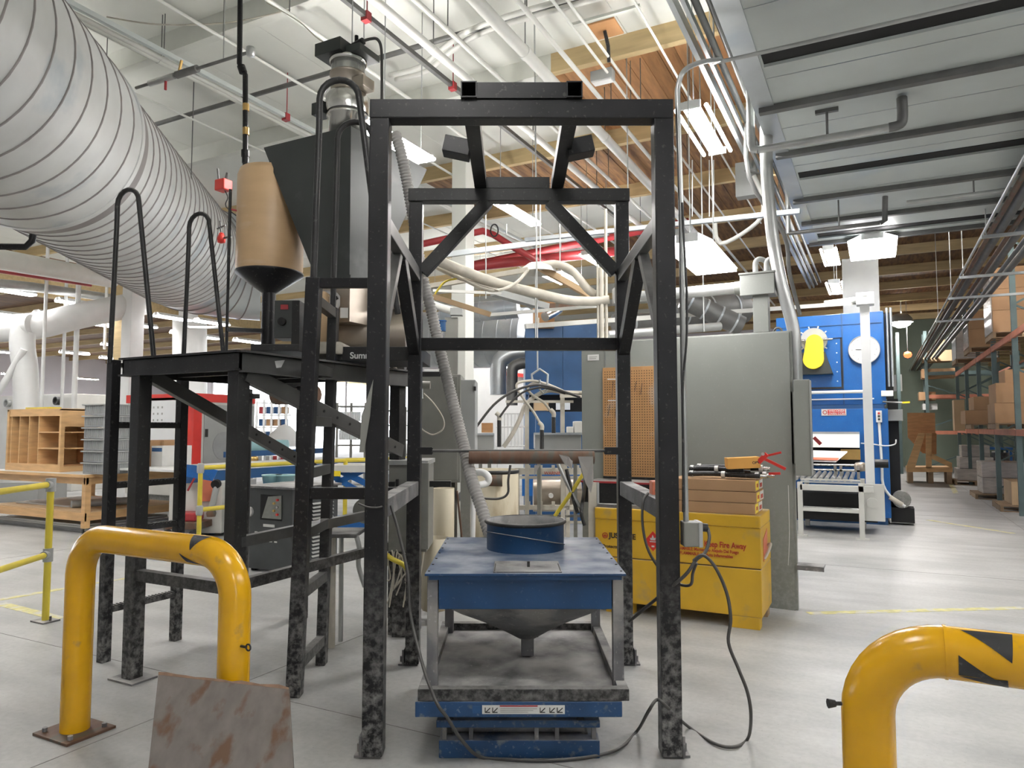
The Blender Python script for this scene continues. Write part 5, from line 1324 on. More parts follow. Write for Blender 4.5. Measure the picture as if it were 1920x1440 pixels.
# hose assemblies lying on the cartons
for k, (xa, xb, zz, dy, lb) in enumerate(((1290, 1425, .032, .10, 'front lower'), (1295, 1440, .032, .20, 'back lower'), (1292, 1395, .075, .13, 'upper left'), (1305, 1432, .085, .22, 'topmost'))):
    a = W(xa, 890, v=YV + dy).x; b = W(xb, 890, v=YV + dy).x
    g = thing('hose_assembly', 'black hose with crimped metal ends on the cartons, the %s one' % lb, 'hose', ((a + b) / 2, YV + dy, zc), group='black hoses on the cartons')
    y0 = YV + dy
    pts = [(a, y0, zc + zz), ((2 * a + b) / 3, y0 + .03, zc + zz + .006), ((a + 2 * b) / 3, y0 + .02, zc + zz), (b, y0 + .03 * (k % 2), zc + zz)]
    build('hose_body', MB().tube(pts, .021, 12, smooth=5), 'rubber', g)
    for q in (.02, .47, .93):
        x = a + (b - a) * q
        build('collar', MB().cyl((x, y0 + .015, zc + zz + .002), (x + .03, y0 + .016, zc + zz + .002), .028, 12), 'label', g)
    build('end_fitting', MB().cyl((b - .01, y0 + .02, zc + zz), (b + .05, y0 + .02, zc + zz - .003), .018, 8), 'steel', g)
# small orange box and red ratchet handles
p0 = W(1395, 862, v=YV + .12)
F2 = Matrix.Translation((p0.x, YV + .16, zc + .135)) @ Matrix.Rotation(.35, 4, 'Z') @ Matrix.Rotation(-.05, 4, 'Y')
g = thing('small_box', 'small orange carton tilted on top of the black hoses', 'box', (0, 0, 0), F=F2); WM[g] = F2; g.location = F2.translation; g.rotation_euler = F2.to_euler()
build('box_body', MB(F2).box(-.15, .11, -.07, .08, -.045, .045), mat('orange_card', (.66, .33, .07), .6, var=.05), g, bevel=.002)
lettering('OPW', .03, 'ink', g, (.045, -.0715, -.01), F2, bold=.0006)
q = Vector((p0.x + .16, YV + .14, zc + .19))
g = thing('red_clamp', 'red hand clamp with splayed handles behind the small orange carton', 'clamp', q)
build('handle', MB().bar(q, q + Vector((.13, 0, .035)), .02, .018), 'red', g, bevel=.003)
build('handle', MB().bar(q + Vector((0, 0, -.02)), q + Vector((.16, 0, -.10)), .022, .024), 'red', g, bevel=.003)
build('jaw', MB().bar(q + Vector((-.05, 0, -.05)), q + Vector((.02, 0, .02)), .03, .04), 'red', g, bevel=.004)
build('pivot', MB().cyl(q + Vector((-.01, -.02, .02)), q + Vector((-.01, .02, .02)), .014, 10), 'steel', g)
build('lower_handle', MB().bar(q + Vector((.03, 0, -.14)), q + Vector((.12, 0, -.135)), .02, .02), 'red', g)
# dark open box standing left on the yellow cabinet
a, b = W(1113, 905, v=6.4), W(1245, 955, v=6.4)
g = thing('metal_box', 'dark stained open metal box at the left end of the yellow cabinet', 'box', ((a.x + b.x) / 2, 6.3, zt_ + .03))
build('box_body', MB().box(a.x, b.x, 6.1, 6.5, zt_ + .03, W(1180, 905, v=6.1).z), 'dark', g, bevel=.005)
build('rim', MB().box(a.x - .01, b.x + .01, 6.09, 6.11, W(1180, 905, v=6.1).z - .012, W(1180, 905, v=6.1).z + .004), 'red_pipe', g)

# ================================================================== BIG GREY PANEL
GV = 6.795
gx0, gx1 = W(1090, 655, v=GV).x, -.668
gz = 2.48
t = thing('grey_cabinet', 'large plain grey electrical cabinet behind the right posts with a pegboard on its front', 'cabinet', ((gx0 + gx1) / 2, GV + .25, 0))
build('body', MB().box(gx0, gx1, GV, GV + .07, 0.0, gz), 'grey_panel', t, bevel=.006)
build('rear_body', MB().box(gx0 + .3, gx1 - .01, GV + .07, GV + .12, 0.1, gz - .02), 'grey_panel', t)
xd = W(1135, 700, v=GV).x
build('door_edge', MB().box(xd - .004, xd + .004, GV - .006, GV, .1, gz - .03), 'grey_light', t)
build('door_panel', MB().box(xd + .006, gx1 - .02, GV - .012, GV, .0, gz - .012), 'grey_panel', t, bevel=.004)
build('rating_plate', MB().box(W(1102, 670, v=GV).x, W(1123, 670, v=GV).x, GV - .004, GV, W(1110, 676, v=GV).z, W(1110, 665, v=GV).z), 'label', t)
build('rating_print', MB().box(W(1105, 670, v=GV).x, W(1120, 670, v=GV).x, GV - .005, GV - .004, W(1110, 670, v=GV).z, W(1110, 669, v=GV).z).box(W(1105, 670, v=GV).x, W(1118, 670, v=GV).x, GV - .005, GV - .004, W(1110, 673, v=GV).z, W(1110, 672, v=GV).z), 'grey_panel', t)
build('lifting_eye', MB().tube([(gx1 - .12 + .035 * math.cos(a), GV + .03, gz + .035 * math.sin(a)) for a in [PI * i / 10 for i in range(11)]], .010, 8), 'conduit_dark', t)
build('foot_tray', MB().box(gx1, gx1 + .22, GV - .05, GV + .12, W(1520, 1062, v=GV).z - .005, W(1520, 1062, v=GV).z + .01).box(gx1 + .0, gx1 + .22, GV - .055, GV - .045, W(1520, 1062, v=GV).z - .03, W(1520, 1062, v=GV).z + .01), 'dusty', t)
build('weld_wire', MB().tube([W(1478, 910, v=GV - .015), W(1480, 1000, v=GV - .015), W(1478, 1060, v=GV - .015)], .003, 5, smooth=4), 'label', t)
# pegboard
pg0, pg1 = W(1130, 690, v=GV - .02), W(1243, 896, v=GV - .02)
t2 = thing('pegboard', 'orange-brown pegboard with small hooks on the front of the grey cabinet', 'board', ((pg0.x + pg1.x) / 2, GV - .02, pg1.z))
build('board', MB().box(pg0.x, pg1.x, GV - .024, GV - .013, pg1.z, pg0.z), mat('pegboard_brown', (.40, .215, .085), .7, var=.1, col2=(.44, .34, .26), thr=.58, cscale=3), t2, bevel=.002)
holes = MB()
nx, nz_ = int((pg1.x - pg0.x) / .0254), int((pg0.z - pg1.z) / .0254)
for i in range(1, nx):
    for j in range(1, nz_):
        x, z = pg0.x + i * .0254, pg1.z + j * .0254
        holes.add([(x - .0042, GV - .0246, z - .0042), (x + .0042, GV - .0246, z - .0042), (x + .0042, GV - .0246, z + .0042), (x - .0042, GV - .0246, z + .0042)], [(0, 1, 2, 3)])
h = build('peg_holes', holes, 'void', t2); h['kind'] = 'stuff'
build('bottom_rail', MB().box(pg0.x, pg1.x, GV - .03, GV - .012, pg1.z - .05, pg1.z), 'dark', t2)
for (x0, x1, y) in ((1139, 1160, 711), (1140, 1157, 751)):
    build('peg_hook', MB().bar(W(x0, y, v=GV - .05), W(x1, y, v=GV - .05), .01, .01), 'label', t2)
for (x, y0, y1) in ((1150, 715, 745), (1193, 715, 735), (1204, 718, 740), (1143, 760, 780), (1156, 755, 785)):
    build('hanging_tool', MB().cyl(W(x, y0, v=GV - .04), W(x - 3, y1, v=GV - .04), .004, 6), 'rust', t2)
# disconnect switch
a, b = W(1487, 712, v=GV - .1), W(1522, 893, v=GV - .1)
t2 = thing('disconnect_switch', 'tall narrow grey switch box with red handle at the right edge of the grey cabinet', 'switch', ((a.x + b.x) / 2, GV, b.z))
build('box_body', MB().box(a.x, b.x, GV - .1, GV + .12, b.z, a.z), 'grey_panel', t2, bevel=.006)
build('door_lip', MB().box(b.x, b.x + .012, GV - .11, GV - .07, b.z + .01, a.z - .01), 'grey_light', t2)
build('mount', MB().box(gx1 - .02, a.x + .03, GV + .0, GV + .06, b.z + .1, a.z - .1), 'grey_panel', t2)
build('red_handle', MB().bar(W(1526, 820, v=GV - .04), W(1539, 833, v=GV - .04), .022, .03), 'red_pipe', t2, bevel=.004)
# top: wireway, box and conduits
a, b = W(1413, 553, v=GV + .06), W(1443, 622, v=GV + .06)
t2 = thing('wireway_box', 'grey junction box on a riser duct above the grey cabinet, with two conduit hooks', 'box', ((a.x + b.x) / 2, GV + .06, gz))
build('riser', MB().box(a.x, b.x, GV + .0, GV + .13, gz, W(1420, 548, v=GV + .06).z), 'grey_panel', t2, bevel=.003)
c_, d_ = W(1390, 520, v=GV + .06), W(1455, 553, v=GV + .06)
build('box_body', MB().box(c_.x, d_.x, GV - .04, GV + .17, d_.z, c_.z), 'grey_panel', t2, bevel=.006)
build('box_lid', MB().box(c_.x - .008, d_.x + .008, GV - .05, GV + .18, c_.z, c_.z + .018), 'grey_panel', t2, bevel=.003)
for x in (1417, 1438):
    p = W(x, 515, v=GV + .06)
    build('conduit_hook', MB().tube([p, p + Vector((.0, 0, .11)), p + Vector((.03, .03, .15)), p + Vector((.08, .08, .13)), p + Vector((.10, .12, .05)), p + Vector((.14, .2, -.08))], .024, 10, smooth=4), 'grey_light', t2)
e_ = W(1160, 566, v=GV + .06)
build('side_conduit', MB().cyl((c_.x, GV + .07, (c_.z + d_.z) / 2 - .0), (e_.x, GV + .07, (c_.z + d_.z) / 2 + .0), .056, 16), 'conduit', t2)
build('conduit_collar', MB().cyl((c_.x, GV + .07, (c_.z + d_.z) / 2), (c_.x - .06, GV + .07, (c_.z + d_.z) / 2), .062, 16), 'grey_panel', t2)
# pale strut with white box and long post at the oven (compressed-air drop)
a, b = W(1000, 626, Y=8.8), W(1605, 567, Y=9.6)
one('pale_strut', MB().bar(W(985, 612, Y=8.2), W(1605, 568, Y=10.6), .05, .055), 'white_pipe', 'long pale strut running from behind the frame to the white switch box', 'rail')
V9 = 11.72
p = W(1622, 566, v=V9)
t2 = thing('white_riser', 'tall white square riser with a white box on top in front of the blue oven', 'post', (p.x, V9, 0))
w_ = .075
q = W(1634, 900, v=V9)
build('riser', MB().prism([(p.x - w_, V9, p.z), (p.x + w_ - .02, V9, p.z), (q.x + w_ - .03, V9, .3), (q.x - w_, V9, .3)], (0, .1, 0)), 'white', t2, bevel=.004)
build('box_body', MB().box(p.x - .12, p.x + .12, V9 - .1, V9 + .12, p.z - .05, p.z + .13), 'white', t2, bevel=.01)
build('box_mark', MB().box(p.x - .03, p.x + .03, V9 - .103, V9 - .1, p.z + .06, p.z + .08), 'grey_panel', t2)
build('arm', MB().cyl((p.x - .12, V9, p.z + .04), (p.x - .55, V9 - .1, p.z + .0), .045, 12), 'white', t2)

# ================================================================== BLUE OVEN
OV = 13.395
ox1 = .155; ox0 = -1.95; oz = 3.57
t = thing('blue_oven', 'big bright blue industrial oven beside the aisle with a yellow belt guard', 'oven', ((ox0 + ox1) / 2, OV + 2, 0))
build('upper_body', MB().box(W(1455, 600, v=OV).x, ox1 - .02, OV, OV + 4.5, 2.0, oz), 'oven_blue', t, bevel=.01)
build('lower_body', MB().box(ox0, ox1, OV - .05, OV + 4.5, .12, 1.93), 'oven_blue', t, bevel=.01)
build('belt_course', MB().box(ox0, ox1 - .05, OV, OV + .2, 1.93, 2.0), 'booth_blue', t)
zz = W(1560, 772, v=OV).z
build('white_pipe', MB().cyl((ox0 + .2, OV - .12, W(1560, 736, v=OV).z), (ox1 - .25, OV - .12, W(1560, 736, v=OV).z), .028, 10), 'white', t)
build('white_bead', MB().cyl((ox0 + .2, OV - .07, W(1560, 749, v=OV).z), (ox1 - .2, OV - .07, W(1560, 749, v=OV).z), .012, 8), 'white', t)
fx0, fx1 = W(1490, 640, v=OV).x, W(1578, 640, v=OV).x
fz0, fz1 = W(1560, 726, v=OV).z, W(1560, 634, v=OV).z
build('access_panel', MB().box(fx0, fx1, OV - .03, OV, fz0, fz1), 'oven_blue', t, bevel=.006)
build('panel_frame', MB().box(fx0, fx1 + .01, OV - .045, OV - .03, fz0 - .03, fz0).box(fx1 - .02, fx1 + .01, OV - .045, OV - .03, fz0, fz1).box(fx0, fx1, OV - .045, OV - .03, fz1 - .012, fz1), 'dark', t)
for k in range(5):
    z = fz0 + .1 + k * (fz1 - fz0 - .2) / 4
    build('panel_bolt', MB().cyl((fx1 - .08, OV - .04, z), (fx1 - .08, OV - .03, z), .012, 8), 'label', t)
sxp = W(1578, 600, v=OV).x
build('sheet_seam', MB().box(sxp - .012, sxp + .012, OV - .02, OV, 2.0, oz), 'booth_blue', t)
build('sheet_seam', MB().box(W(1455, 600, v=OV).x, ox1 - .05, OV - .015, OV, W(1600, 607, v=OV).z - .012, W(1600, 607, v=OV).z + .0), 'booth_blue', t)
# fan with yellow guard
fc = W(1527, 640, v=OV)
fan = build('fan_housing', MB().cyl((fc.x, OV - .16, fc.z), (fc.x, OV, fc.z), .215, 28), 'grey_light', t)
for k in range(10):
    a = 2 * PI * k / 10
    build('housing_bolt', MB().cyl((fc.x + .22 * math.cos(a), OV - .14, fc.z + .22 * math.sin(a)), (fc.x + .255 * math.cos(a), OV - .14, fc.z + .255 * math.sin(a)), .012, 6), 'label', fan)
gt, gb = W(1527, 642, v=OV - .3), W(1525, 674, v=OV - .3)
ring = [(gt.x + .135 * math.cos(a), OV - .33, gt.z + .135 * math.sin(a)) for a in [PI * i / 14 for i in range(15)]] + [(gb.x + .165 * math.cos(a), OV - .33, gb.z + .165 * math.sin(a)) for a in [PI + PI * i / 14 for i in range(15)]]
build('belt_guard', MB().prism(ring, (0, .16, 0)), 'yellow_bright', t, bevel=.008)
a, b = W(1548, 662, v=OV), W(1563, 702, v=OV)
build('motor_shelf', MB().prism([(fc.x - .3, OV - .02, b.z), (b.x, OV - .02, b.z), (a.x, OV - .02, a.z), (fc.x - .3, OV - .02, a.z)], (0, -.22, 0)), 'hopper', t)
build('fan_axle', MB().cyl((fc.x - .3, OV - .2, fc.z), (fc.x + .3, OV - .2, fc.z), .02, 8), 'steel', t)
# maker's plate
a, b = W(1540, 767, v=OV - .05), W(1587, 779, v=OV - .05)
pl = build('makers_plate', MB().box(a.x, b.x, OV - .06, OV - .05, b.z, a.z), 'label', t)
build('plate_red', MB().box(a.x + .10, b.x - .012, OV - .063, OV - .06, b.z + .012, a.z - .012), 'red', pl)
build('plate_emblem', MB().cyl((a.x + .055, OV - .064, (a.z + b.z) / 2), (a.x + .055, OV - .06, (a.z + b.z) / 2), .036, 20, inner=.012), 'ink_red', pl)
lettering('WISCONSIN', .05, 'label', pl, (a.x + .115, OV - .0645, (a.z + b.z) / 2 + .006), I4, bold=.001, sx=.95)
lettering('OVEN CORP', .05, 'label', pl, (a.x + .115, OV - .0645, (a.z + b.z) / 2 - .042), I4, bold=.001, sx=.95)
# push buttons
a, b = W(1642, 770, v=OV - .05), W(1654, 792, v=OV - .05)
pb = build('button_box', MB().box(a.x, b.x, OV - .12, OV - .05, b.z, a.z), 'white', t, bevel=.006)
for k, m in enumerate(('red', 'ink', 'ink')):
    z = a.z - .045 - k * .05; x = (a.x + b.x) / 2
    build('button', MB().cyl((x, OV - .14, z), (x, OV - .12, z), .018, 12), m, pb)
build('button_conduit', MB().tube([((a.x + b.x) / 2, OV - .08, b.z), ((a.x + b.x) / 2 + .02, OV - .08, 1.0), ((a.x + b.x) / 2 + .03, OV - .08, .66), ((a.x + b.x) / 2 + .16, OV - .1, .45), ((a.x + b.x) / 2 + .34, OV - .12, .33)], .022, 8, smooth=3), 'white', t)
build('flex_end', MB().cyl(((a.x + b.x) / 2 + .12, OV - .1, .47), ((a.x + b.x) / 2 + .30, OV - .12, .35), .04, 10), 'hose_dusty', t)
build('oven_mouth', MB().box(ox0 + .15, W(1612, 840, v=OV).x, OV - .07, OV - .05, .95, 1.36), 'void', t)
build('mouth_hood', MB().prism([(ox0 + .15, OV - .1, 1.52), (W(1612, 815, v=OV).x, OV - .1, 1.52), (W(1612, 815, v=OV).x, OV - .35, 1.28), (ox0 + .15, OV - .35, 1.28)], (0, .02, .01)), 'mach_white', t)
build('hood_top', MB().box(ox0 + .15, W(1612, 815, v=OV).x, OV - .12, OV - .05, 1.50, 1.54), 'grey_light', t)
build('copper_plate', MB().box(W(1578, 848, v=OV).x, W(1614, 848, v=OV).x, OV - .3, OV - .28, 1.08, 1.25), 'brass', t)
build('white_blanket', MB().prism([(ox0 + .2, OV - .36, 1.22), (W(1590, 840, v=OV).x, OV - .36, 1.20), (W(1570, 855, v=OV).x, OV - .5, 1.04), (ox0 + .2, OV - .5, 1.06)], (0, .03, .02)), 'white', t)
build('plinth', MB().box(ox0, ox1 - .05, OV, OV + 4.4, 0, .12), 'booth_blue', t)
build('red_stain_strip', MB().prism([(ox0 + .25, OV - .365, 1.17), (W(1580, 850, v=OV).x, OV - .37, 1.15), (W(1572, 855, v=OV).x, OV - .50, 1.07), (ox0 + .25, OV - .50, 1.09)], (0, -.004, .0)), 'orange', t)
# grey boxes and pipes on the aisle side
a, b = W(1652, 733, v=OV - .1), W(1675, 743, v=OV - .1)
build('white_switch', MB().box(a.x, b.x, OV - .2, OV - .05, b.z, a.z), 'white', t, bevel=.006)
a, b = W(1680, 768, v=OV + .2), W(1695, 789, v=OV + .2)
build('side_box', MB().box(ox1, ox1 + .22, OV + .1, OV + .3, b.z, a.z), 'grey_light', t, bevel=.006)
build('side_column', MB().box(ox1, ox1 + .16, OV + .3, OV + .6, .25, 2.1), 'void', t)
build('side_column_upper', MB().box(ox1 - .02, ox1 + .10, OV + .3, OV + .5, 2.1, oz), 'dark', t)
build('side_motor', MB().cyl((ox1 + .16, OV + .1, .42), (ox1 + .16, OV + .5, .42), .14, 20), 'grey_cab', t)
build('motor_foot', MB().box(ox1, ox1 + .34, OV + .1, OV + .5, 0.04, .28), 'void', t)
for x in (.03, .09):
    build('side_pipe', MB().cyl((ox1 + x, OV + .1, 2.3), (ox1 + x, OV + .1, W(1670, 575, v=OV).z), .02, 8), 'galv', t)
build('yellow_lever', MB().bar(W(1690, 755, v=OV), W(1706, 754, v=OV), .03, .03), 'yellow_bright', t)
build('lever_rod', MB().cyl(W(1655, 753, v=OV - .05), W(1692, 755, v=OV - .05), .012, 8), 'conduit', t)
build('dark_roller', MB().cyl((W(1640, 869, v=OV - .4).x, OV - .4, W(1640, 869, v=OV - .4).z), (W(1666, 869, v=OV - .4).x, OV - .4, W(1640, 869, v=OV - .4).z), .07, 16), 'dark', t)
build('gauge_wire', MB().tube([W(1614, 831, v=OV - .1), W(1636, 833, v=OV - .1), W(1660, 836, v=OV - .1), W(1678, 833, v=OV - .1), W(1680, 824, v=OV - .1)], .012, 6, smooth=4), 'white', t)
# round gauge
p = W(1620, 655, v=OV - .1)
t2 = thing('wall_gauge', 'large round white dial on the blue oven behind the white riser', 'dial', (p.x, OV - .05, p.z - .24))
build('dial_face', MB().cyl((p.x, OV - .06, p.z), (p.x, OV, p.z), .235, 48), 'white', t2)
build('dial_rim', MB().cyl((p.x, OV - .075, p.z), (p.x, OV, p.z), .243, 48, inner=.012), 'grey_light', t2)
build('needle', MB().bar((p.x - .13, OV - .066, p.z + .005), (p.x + .02, OV - .066, p.z), .006, .008), 'ink', t2)
for k in range(12):
    a = 2 * PI * k / 12
    build('tick', MB().bar((p.x + .17 * math.cos(a), OV - .062, p.z + .17 * math.sin(a)), (p.x + .20 * math.cos(a), OV - .062, p.z + .20 * math.sin(a)), .003, .008), 'grey_panel', t2)
# flue on top
a, b = W(1578, 486, v=OV + .3), W(1650, 585, v=OV + .3)
t2 = thing('grey_flue', 'pale grey rectangular flue rising from the blue oven to the roof', 'flue', ((a.x + b.x) / 2, OV + .6, oz))
build('flue_body', MB().box(a.x, b.x, OV + .3, OV + 1.0, oz, a.z), 'grey_light', t2, bevel=.006)
build('flange', MB().box(a.x - .04, b.x + .04, OV + .26, OV + 1.04, oz, oz + .05), 'grey_light', t2)

# white roller table in front of the oven
RV = 11.5
t = thing('roller_table', 'white framed roller table in front of the blue oven', 'table', (-.6, RV, 0))
rx1 = W(1617, 1008, z=0); rx0 = W(1492, 1003, z=0)
X1 = W(1617, 1000, v=RV).x; X0 = W(1502, 1000, v=RV).x
for x, lab in ((X0, 0), (X1, 1)):
    build('leg', MB().box(x - .035, x + .035, RV - .03, RV + .03, .01, .80), 'mach_white', t, bevel=.004)
    build('leg', MB().box(x - .035, x + .035, RV + 1.1, RV + 1.16, .01, .80), 'mach_white', t, bevel=.004)
    build('foot', MB().box(x - .09, x + .09, RV - .05, RV + .05, 0, .015), 'mach_white', t)
zt2 = W(1560, 915, v=RV).z
build('top_rail', MB().box(X0, X1 + .16, RV - .03, RV + .02, zt2 - .045, zt2 + .045), 'mach_white', t, bevel=.006)
build('top_rail', MB().box(X0, X1, RV + .1, RV + .14, zt2 + .06, zt2 + .085), 'galv', t)
build('top_rail', MB().box(X0, X1, RV + .2, RV + .24, zt2 + .09, zt2 + .115), 'mach_white', t)
build('low_rail', MB().box(X0, X1, RV - .02, RV + .02, W(1560, 957, v=RV).z - .025, W(1560, 957, v=RV).z + .025), 'mach_white', t, bevel=.004)
build('mid_rail', MB().cyl((X0, RV + .5, .36), (X1, RV + .5, .36), .035, 10), 'conduit', t)
build('dark_belt', MB().box(X0 - .3, X1 + .2, RV + .6, RV + 1.3, .18, .60), 'void', t)
build('end_plate', MB().box(X1 + .03, X1 + .30, RV + .1, RV + .14, .26, zt2 + .07), 'mach_white', t, bevel=.006)
build('end_disc', MB().cyl((X1 + .14, RV + .07, .52), (X1 + .14, RV + .1, .52), .075, 24), 'mach_white', t)
for k in range(12):
    x = X0 - .25 + k * (X1 - X0 + .2) / 12
    build('roller', MB().cyl((x, RV + .3, .83), (x, RV + 1.5, .86), .032, 10), 'conduit', t)
for z in (.94, 1.02):
    build('chrome_rail', MB().cyl((X0 - .3, RV + .9, z), (X1 - .05, RV + .9, z), .016, 8), 'steel', t)
for x in (X1 - .36, X1 - .28, X1 - .04):
    build('bracket', MB().box(x - .02, x + .02, RV + .5, RV + .54, .82, 1.03), 'steel', t)
build('bracket_bar', MB().box(X1 - .36, X1 - .02, RV + .5, RV + .53, .94, .965), 'steel', t)
build('gear_motor', MB().lathe((X1 - .02, RV + .8, .93), [(0, 0), (.08, .01), (.09, .1), (.06, .14), (0, .15)], 16), 'steel_dull', t)

# ================================================================== BOOTH AND SILVER DUCT BEHIND
BY = 12.0
a, b = C(985, 612, BY), C(1128, 860, BY)
t = thing('blue_booth', 'dark blue spray booth wall behind the steel frame', 'booth', ((a.x + b.x) / 2, BY + 1, 0), F=G)
zr_ = C(985, 742, BY).z
for i, (x0, x1) in enumerate(((985, 1055), (1055.6, 1130))):
    build('wall_panel', MB(G).box(C(x0, 700, BY).x, C(x1, 700, BY).x, BY, BY + .1, zr_ + .02, a.z + .03 * (i + 1)), 'booth_blue', t, bevel=.004)
build('wall_panel', MB(G).box(C(988, 0, BY).x, C(1140, 0, BY).x, BY, BY + .1, 0, C(985, 772, BY).z), 'booth_blue', t, bevel=.004)
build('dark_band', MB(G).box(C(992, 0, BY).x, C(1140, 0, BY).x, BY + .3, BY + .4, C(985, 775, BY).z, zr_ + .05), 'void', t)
build('window_pane', MB(G).box(C(1040, 0, BY).x, C(1066, 0, BY).x, BY + .1, BY + .12, C(1040, 768, BY).z, C(1040, 752, BY).z), 'pane', t)
build('side_wall', MB(G).box(C(985, 0, BY).x, C(985, 0, BY).x + .05, BY + .1, BY + 2.5, 0, a.z), 'booth_blue', t)
a, b = C(1012, 566, 11.8), C(1040, 613, 11.8)
one('roof_box', MB(G).box(a.x - .1, b.x, 11.8, 12.3, b.z, a.z), 'plywood', 'orange-brown box standing on the blue booth roof', 'box')
for i, (x0, y0, x1, y1, lb) in enumerate(((1075, 790, 1090, 812, 'tall'), (1063, 800, 1074, 812, 'short'))):
    a, b = C(x0, y0, 8.2), C(x1, y1, 8.2)
    one('white_block', MB(G).box(a.x, b.x, 8.1, 8.3, b.z, a.z), 'mach_white', 'worn white block on the right trough, the %s one' % lb, 'block', bevel=.01)
t = thing('small_carton', 'pale carton glimpsed on a stand behind the hose bundle', 'carton', C(1013, 770, 11), F=G)
build('box_body', MB(G).box(C(1000, 0, 11).x, C(1026, 0, 11).x, 11, 11.3, C(1000, 770, 11).z, C(1000, 752, 11).z), 'card_pale', t)
build('stand', MB(G).box(C(1003, 0, 11).x, C(1023, 0, 11).x, 11.02, 11.2, 0, C(1000, 770, 11).z), 'booth_blue', t)
one('orange_shelf_box', MB(G).box(C(905, 0, 12).x, C(925, 0, 12).x, 12, 12.3, C(905, 811, 12).z, C(905, 793, 12).z), 'plywood', 'orange-brown box left of the left nozzle pipe', 'box')
# silver ducts
DYs = 14.0
def gpipe(name, label, x0, y0, x1, y1, Y0, Y1, r, m, seams=0):
    a, b = C(x0, y0, Y0), C(x1, y1, Y1)
    t = thing(name, label, 'duct', a, F=G)
    build('duct_body', MB(G).cyl(a, b, r, 40), m, t)
    for k in range(seams):
        p = a.lerp(b, (k + .5) / seams); d = (b - a).normalized()
        build('duct_seam', MB(G).cyl(p - d * .012, p + d * .012, r + .008, 40), 'galv', t)
    return t
gpipe('silver_duct', 'large silver duct lying behind the ribbed hose and cream column', 770, 638, 990, 632, 14.5, 13.5, .56, 'galv', 9)
gpipe('silver_duct', 'smaller silver duct above the large one, ending at a bright elbow', 830, 590, 972, 578, 12.6, 12.3, .17, 'galv', 3)
tubething('duct_elbow', 'pale curved duct elbow under the large silver duct', 'duct', [C(1000, 662, 13), C(960, 664, 13), C(938, 676, 13), C(934, 700, 13), C(934, 740, 13)], .15, 'galv', F=G, n=24, smooth=6)
tubething('duct_elbow', 'second dark curved duct elbow beside the blue booth', 'duct', [C(1000, 680, 12.6), C(975, 682, 12.6), C(962, 690, 12.6), C(960, 710, 12.6), C(960, 760, 12.6)], .10, 'conduit_dark', F=G, n=20, smooth=6)
gpipe('silver_stub', 'short slanting silver pipe over the blue booth', 1022, 594, 1048, 580, 11.5, 11.8, .08, 'steel')
gpipe('dark_duct', 'dark wide duct behind the pale strut right of the frame', 1255, 585, 1395, 578, 10, 10.4, .22, 'conduit_dark', 3)
gpipe('dark_duct', 'second dark duct low behind the grey cabinet top', 1150, 606, 1300, 600, 10, 10.2, .13, 'conduit_dark', 2)
t = gpipe('cabinet_conduit', 'grey conduit lying just above the grey cabinet', 1140, 628, 1350, 612, 8, 8.4, .05, 'conduit')
for x_ in (1180, 1320): build('hanger', MB(G).cyl(C(x_, 622, 8.2), (C(x_, 622, 8.2).x, 8.2, ZD), .008, 6), 'conduit', t)
gpipe('diagonal_flex', 'grey flexible duct slanting down behind the grey cabinet', 1280, 560, 1390, 612, 9, 9, .13, 'conduit_dark', 4)
# white enclosures and shelving glimpsed through the frame
def gbox(name, label, cat, x0, y0, x1, y1, Y0, dep, m, floor=False, **k):
    a, b = C(x0, y0, Y0), C(x1, y1, Y0)
    return one(name, MB(G).box(a.x, b.x, Y0, Y0 + dep, 0 if floor else b.z, a.z), m, label, cat, **k)
gbox('white_enclosure', 'bright white enclosure far behind the left trough', 'enclosure', 885, 690, 990, 850, 20, 2, 'white', True)
t = gbox('white_trailer', 'white panelled box beside the bright doorway, left of the cream column', 'enclosure', 795, 692, 850, 850, 22, 2, 'white', True)
a = C(936, 700, 19.8); b = C(1000, 706, 19.8)
one('red_beam', MB(G).bar(a, b, .06, .1), 'red', 'red horizontal beam on the white enclosure', 'beam')
gp = thing('wire_rack', 'white wire rack behind the left nozzle pipe', 'rack', C(960, 835, 11), F=G)
for k in range(9):
    x = 933 + k * 6.5
    build('rod', MB(G).cyl(C(x, 775, 11), C(x, 838, 11) if k % 8 else (C(x, 838, 11).x, 11, 0), .012, 6), 'white', gp)
for y in (775, 800, 836):
    build('cross_rod', MB(G).cyl(C(930, y, 11), C(988, y, 11), .014, 6), 'white', gp)
# blue spool on a shelf post
p = C(829, 612, 8.5)
t = thing('blue_spool', 'small blue spool on a pole beside the ribbed hose', 'spool', p, F=G)
build('spool', MB(G).cyl(p + Vector((0, 0, -.06)), p + Vector((0, 0, .06)), .045, 16), 'booth_blue', t)
build('flange', MB(G).cyl(p + Vector((0, 0, .06)), p + Vector((0, 0, .07)), .055, 16), 'oven_blue', t)
build('pole', MB(G).cyl((p.x, p.y, 0), p + Vector((0, 0, -.06)), .012, 6), 'conduit', t)
# service post with white box
p = C(847, 600, 9)
t = thing('service_post', 'grey service post with a white box beside the cream column', 'post', (p.x, 9, 0), F=G)
build('post', MB(G).box(C(838, 0, 9).x, C(861, 0, 9).x, 9, 9.08, 0, C(845, 595, 9).z), 'grey_cab', t)
build('box_body', MB(G).box(C(848, 0, 9).x, C(870, 0, 9).x, 8.94, 9.06, C(848, 592, 9).z, C(848, 578, 9).z), 'grey_light', t, bevel=.005)
build('arm', MB(G).cyl(C(795, 566, 9), C(850, 584, 9), .05, 12), 'white_pipe', t)

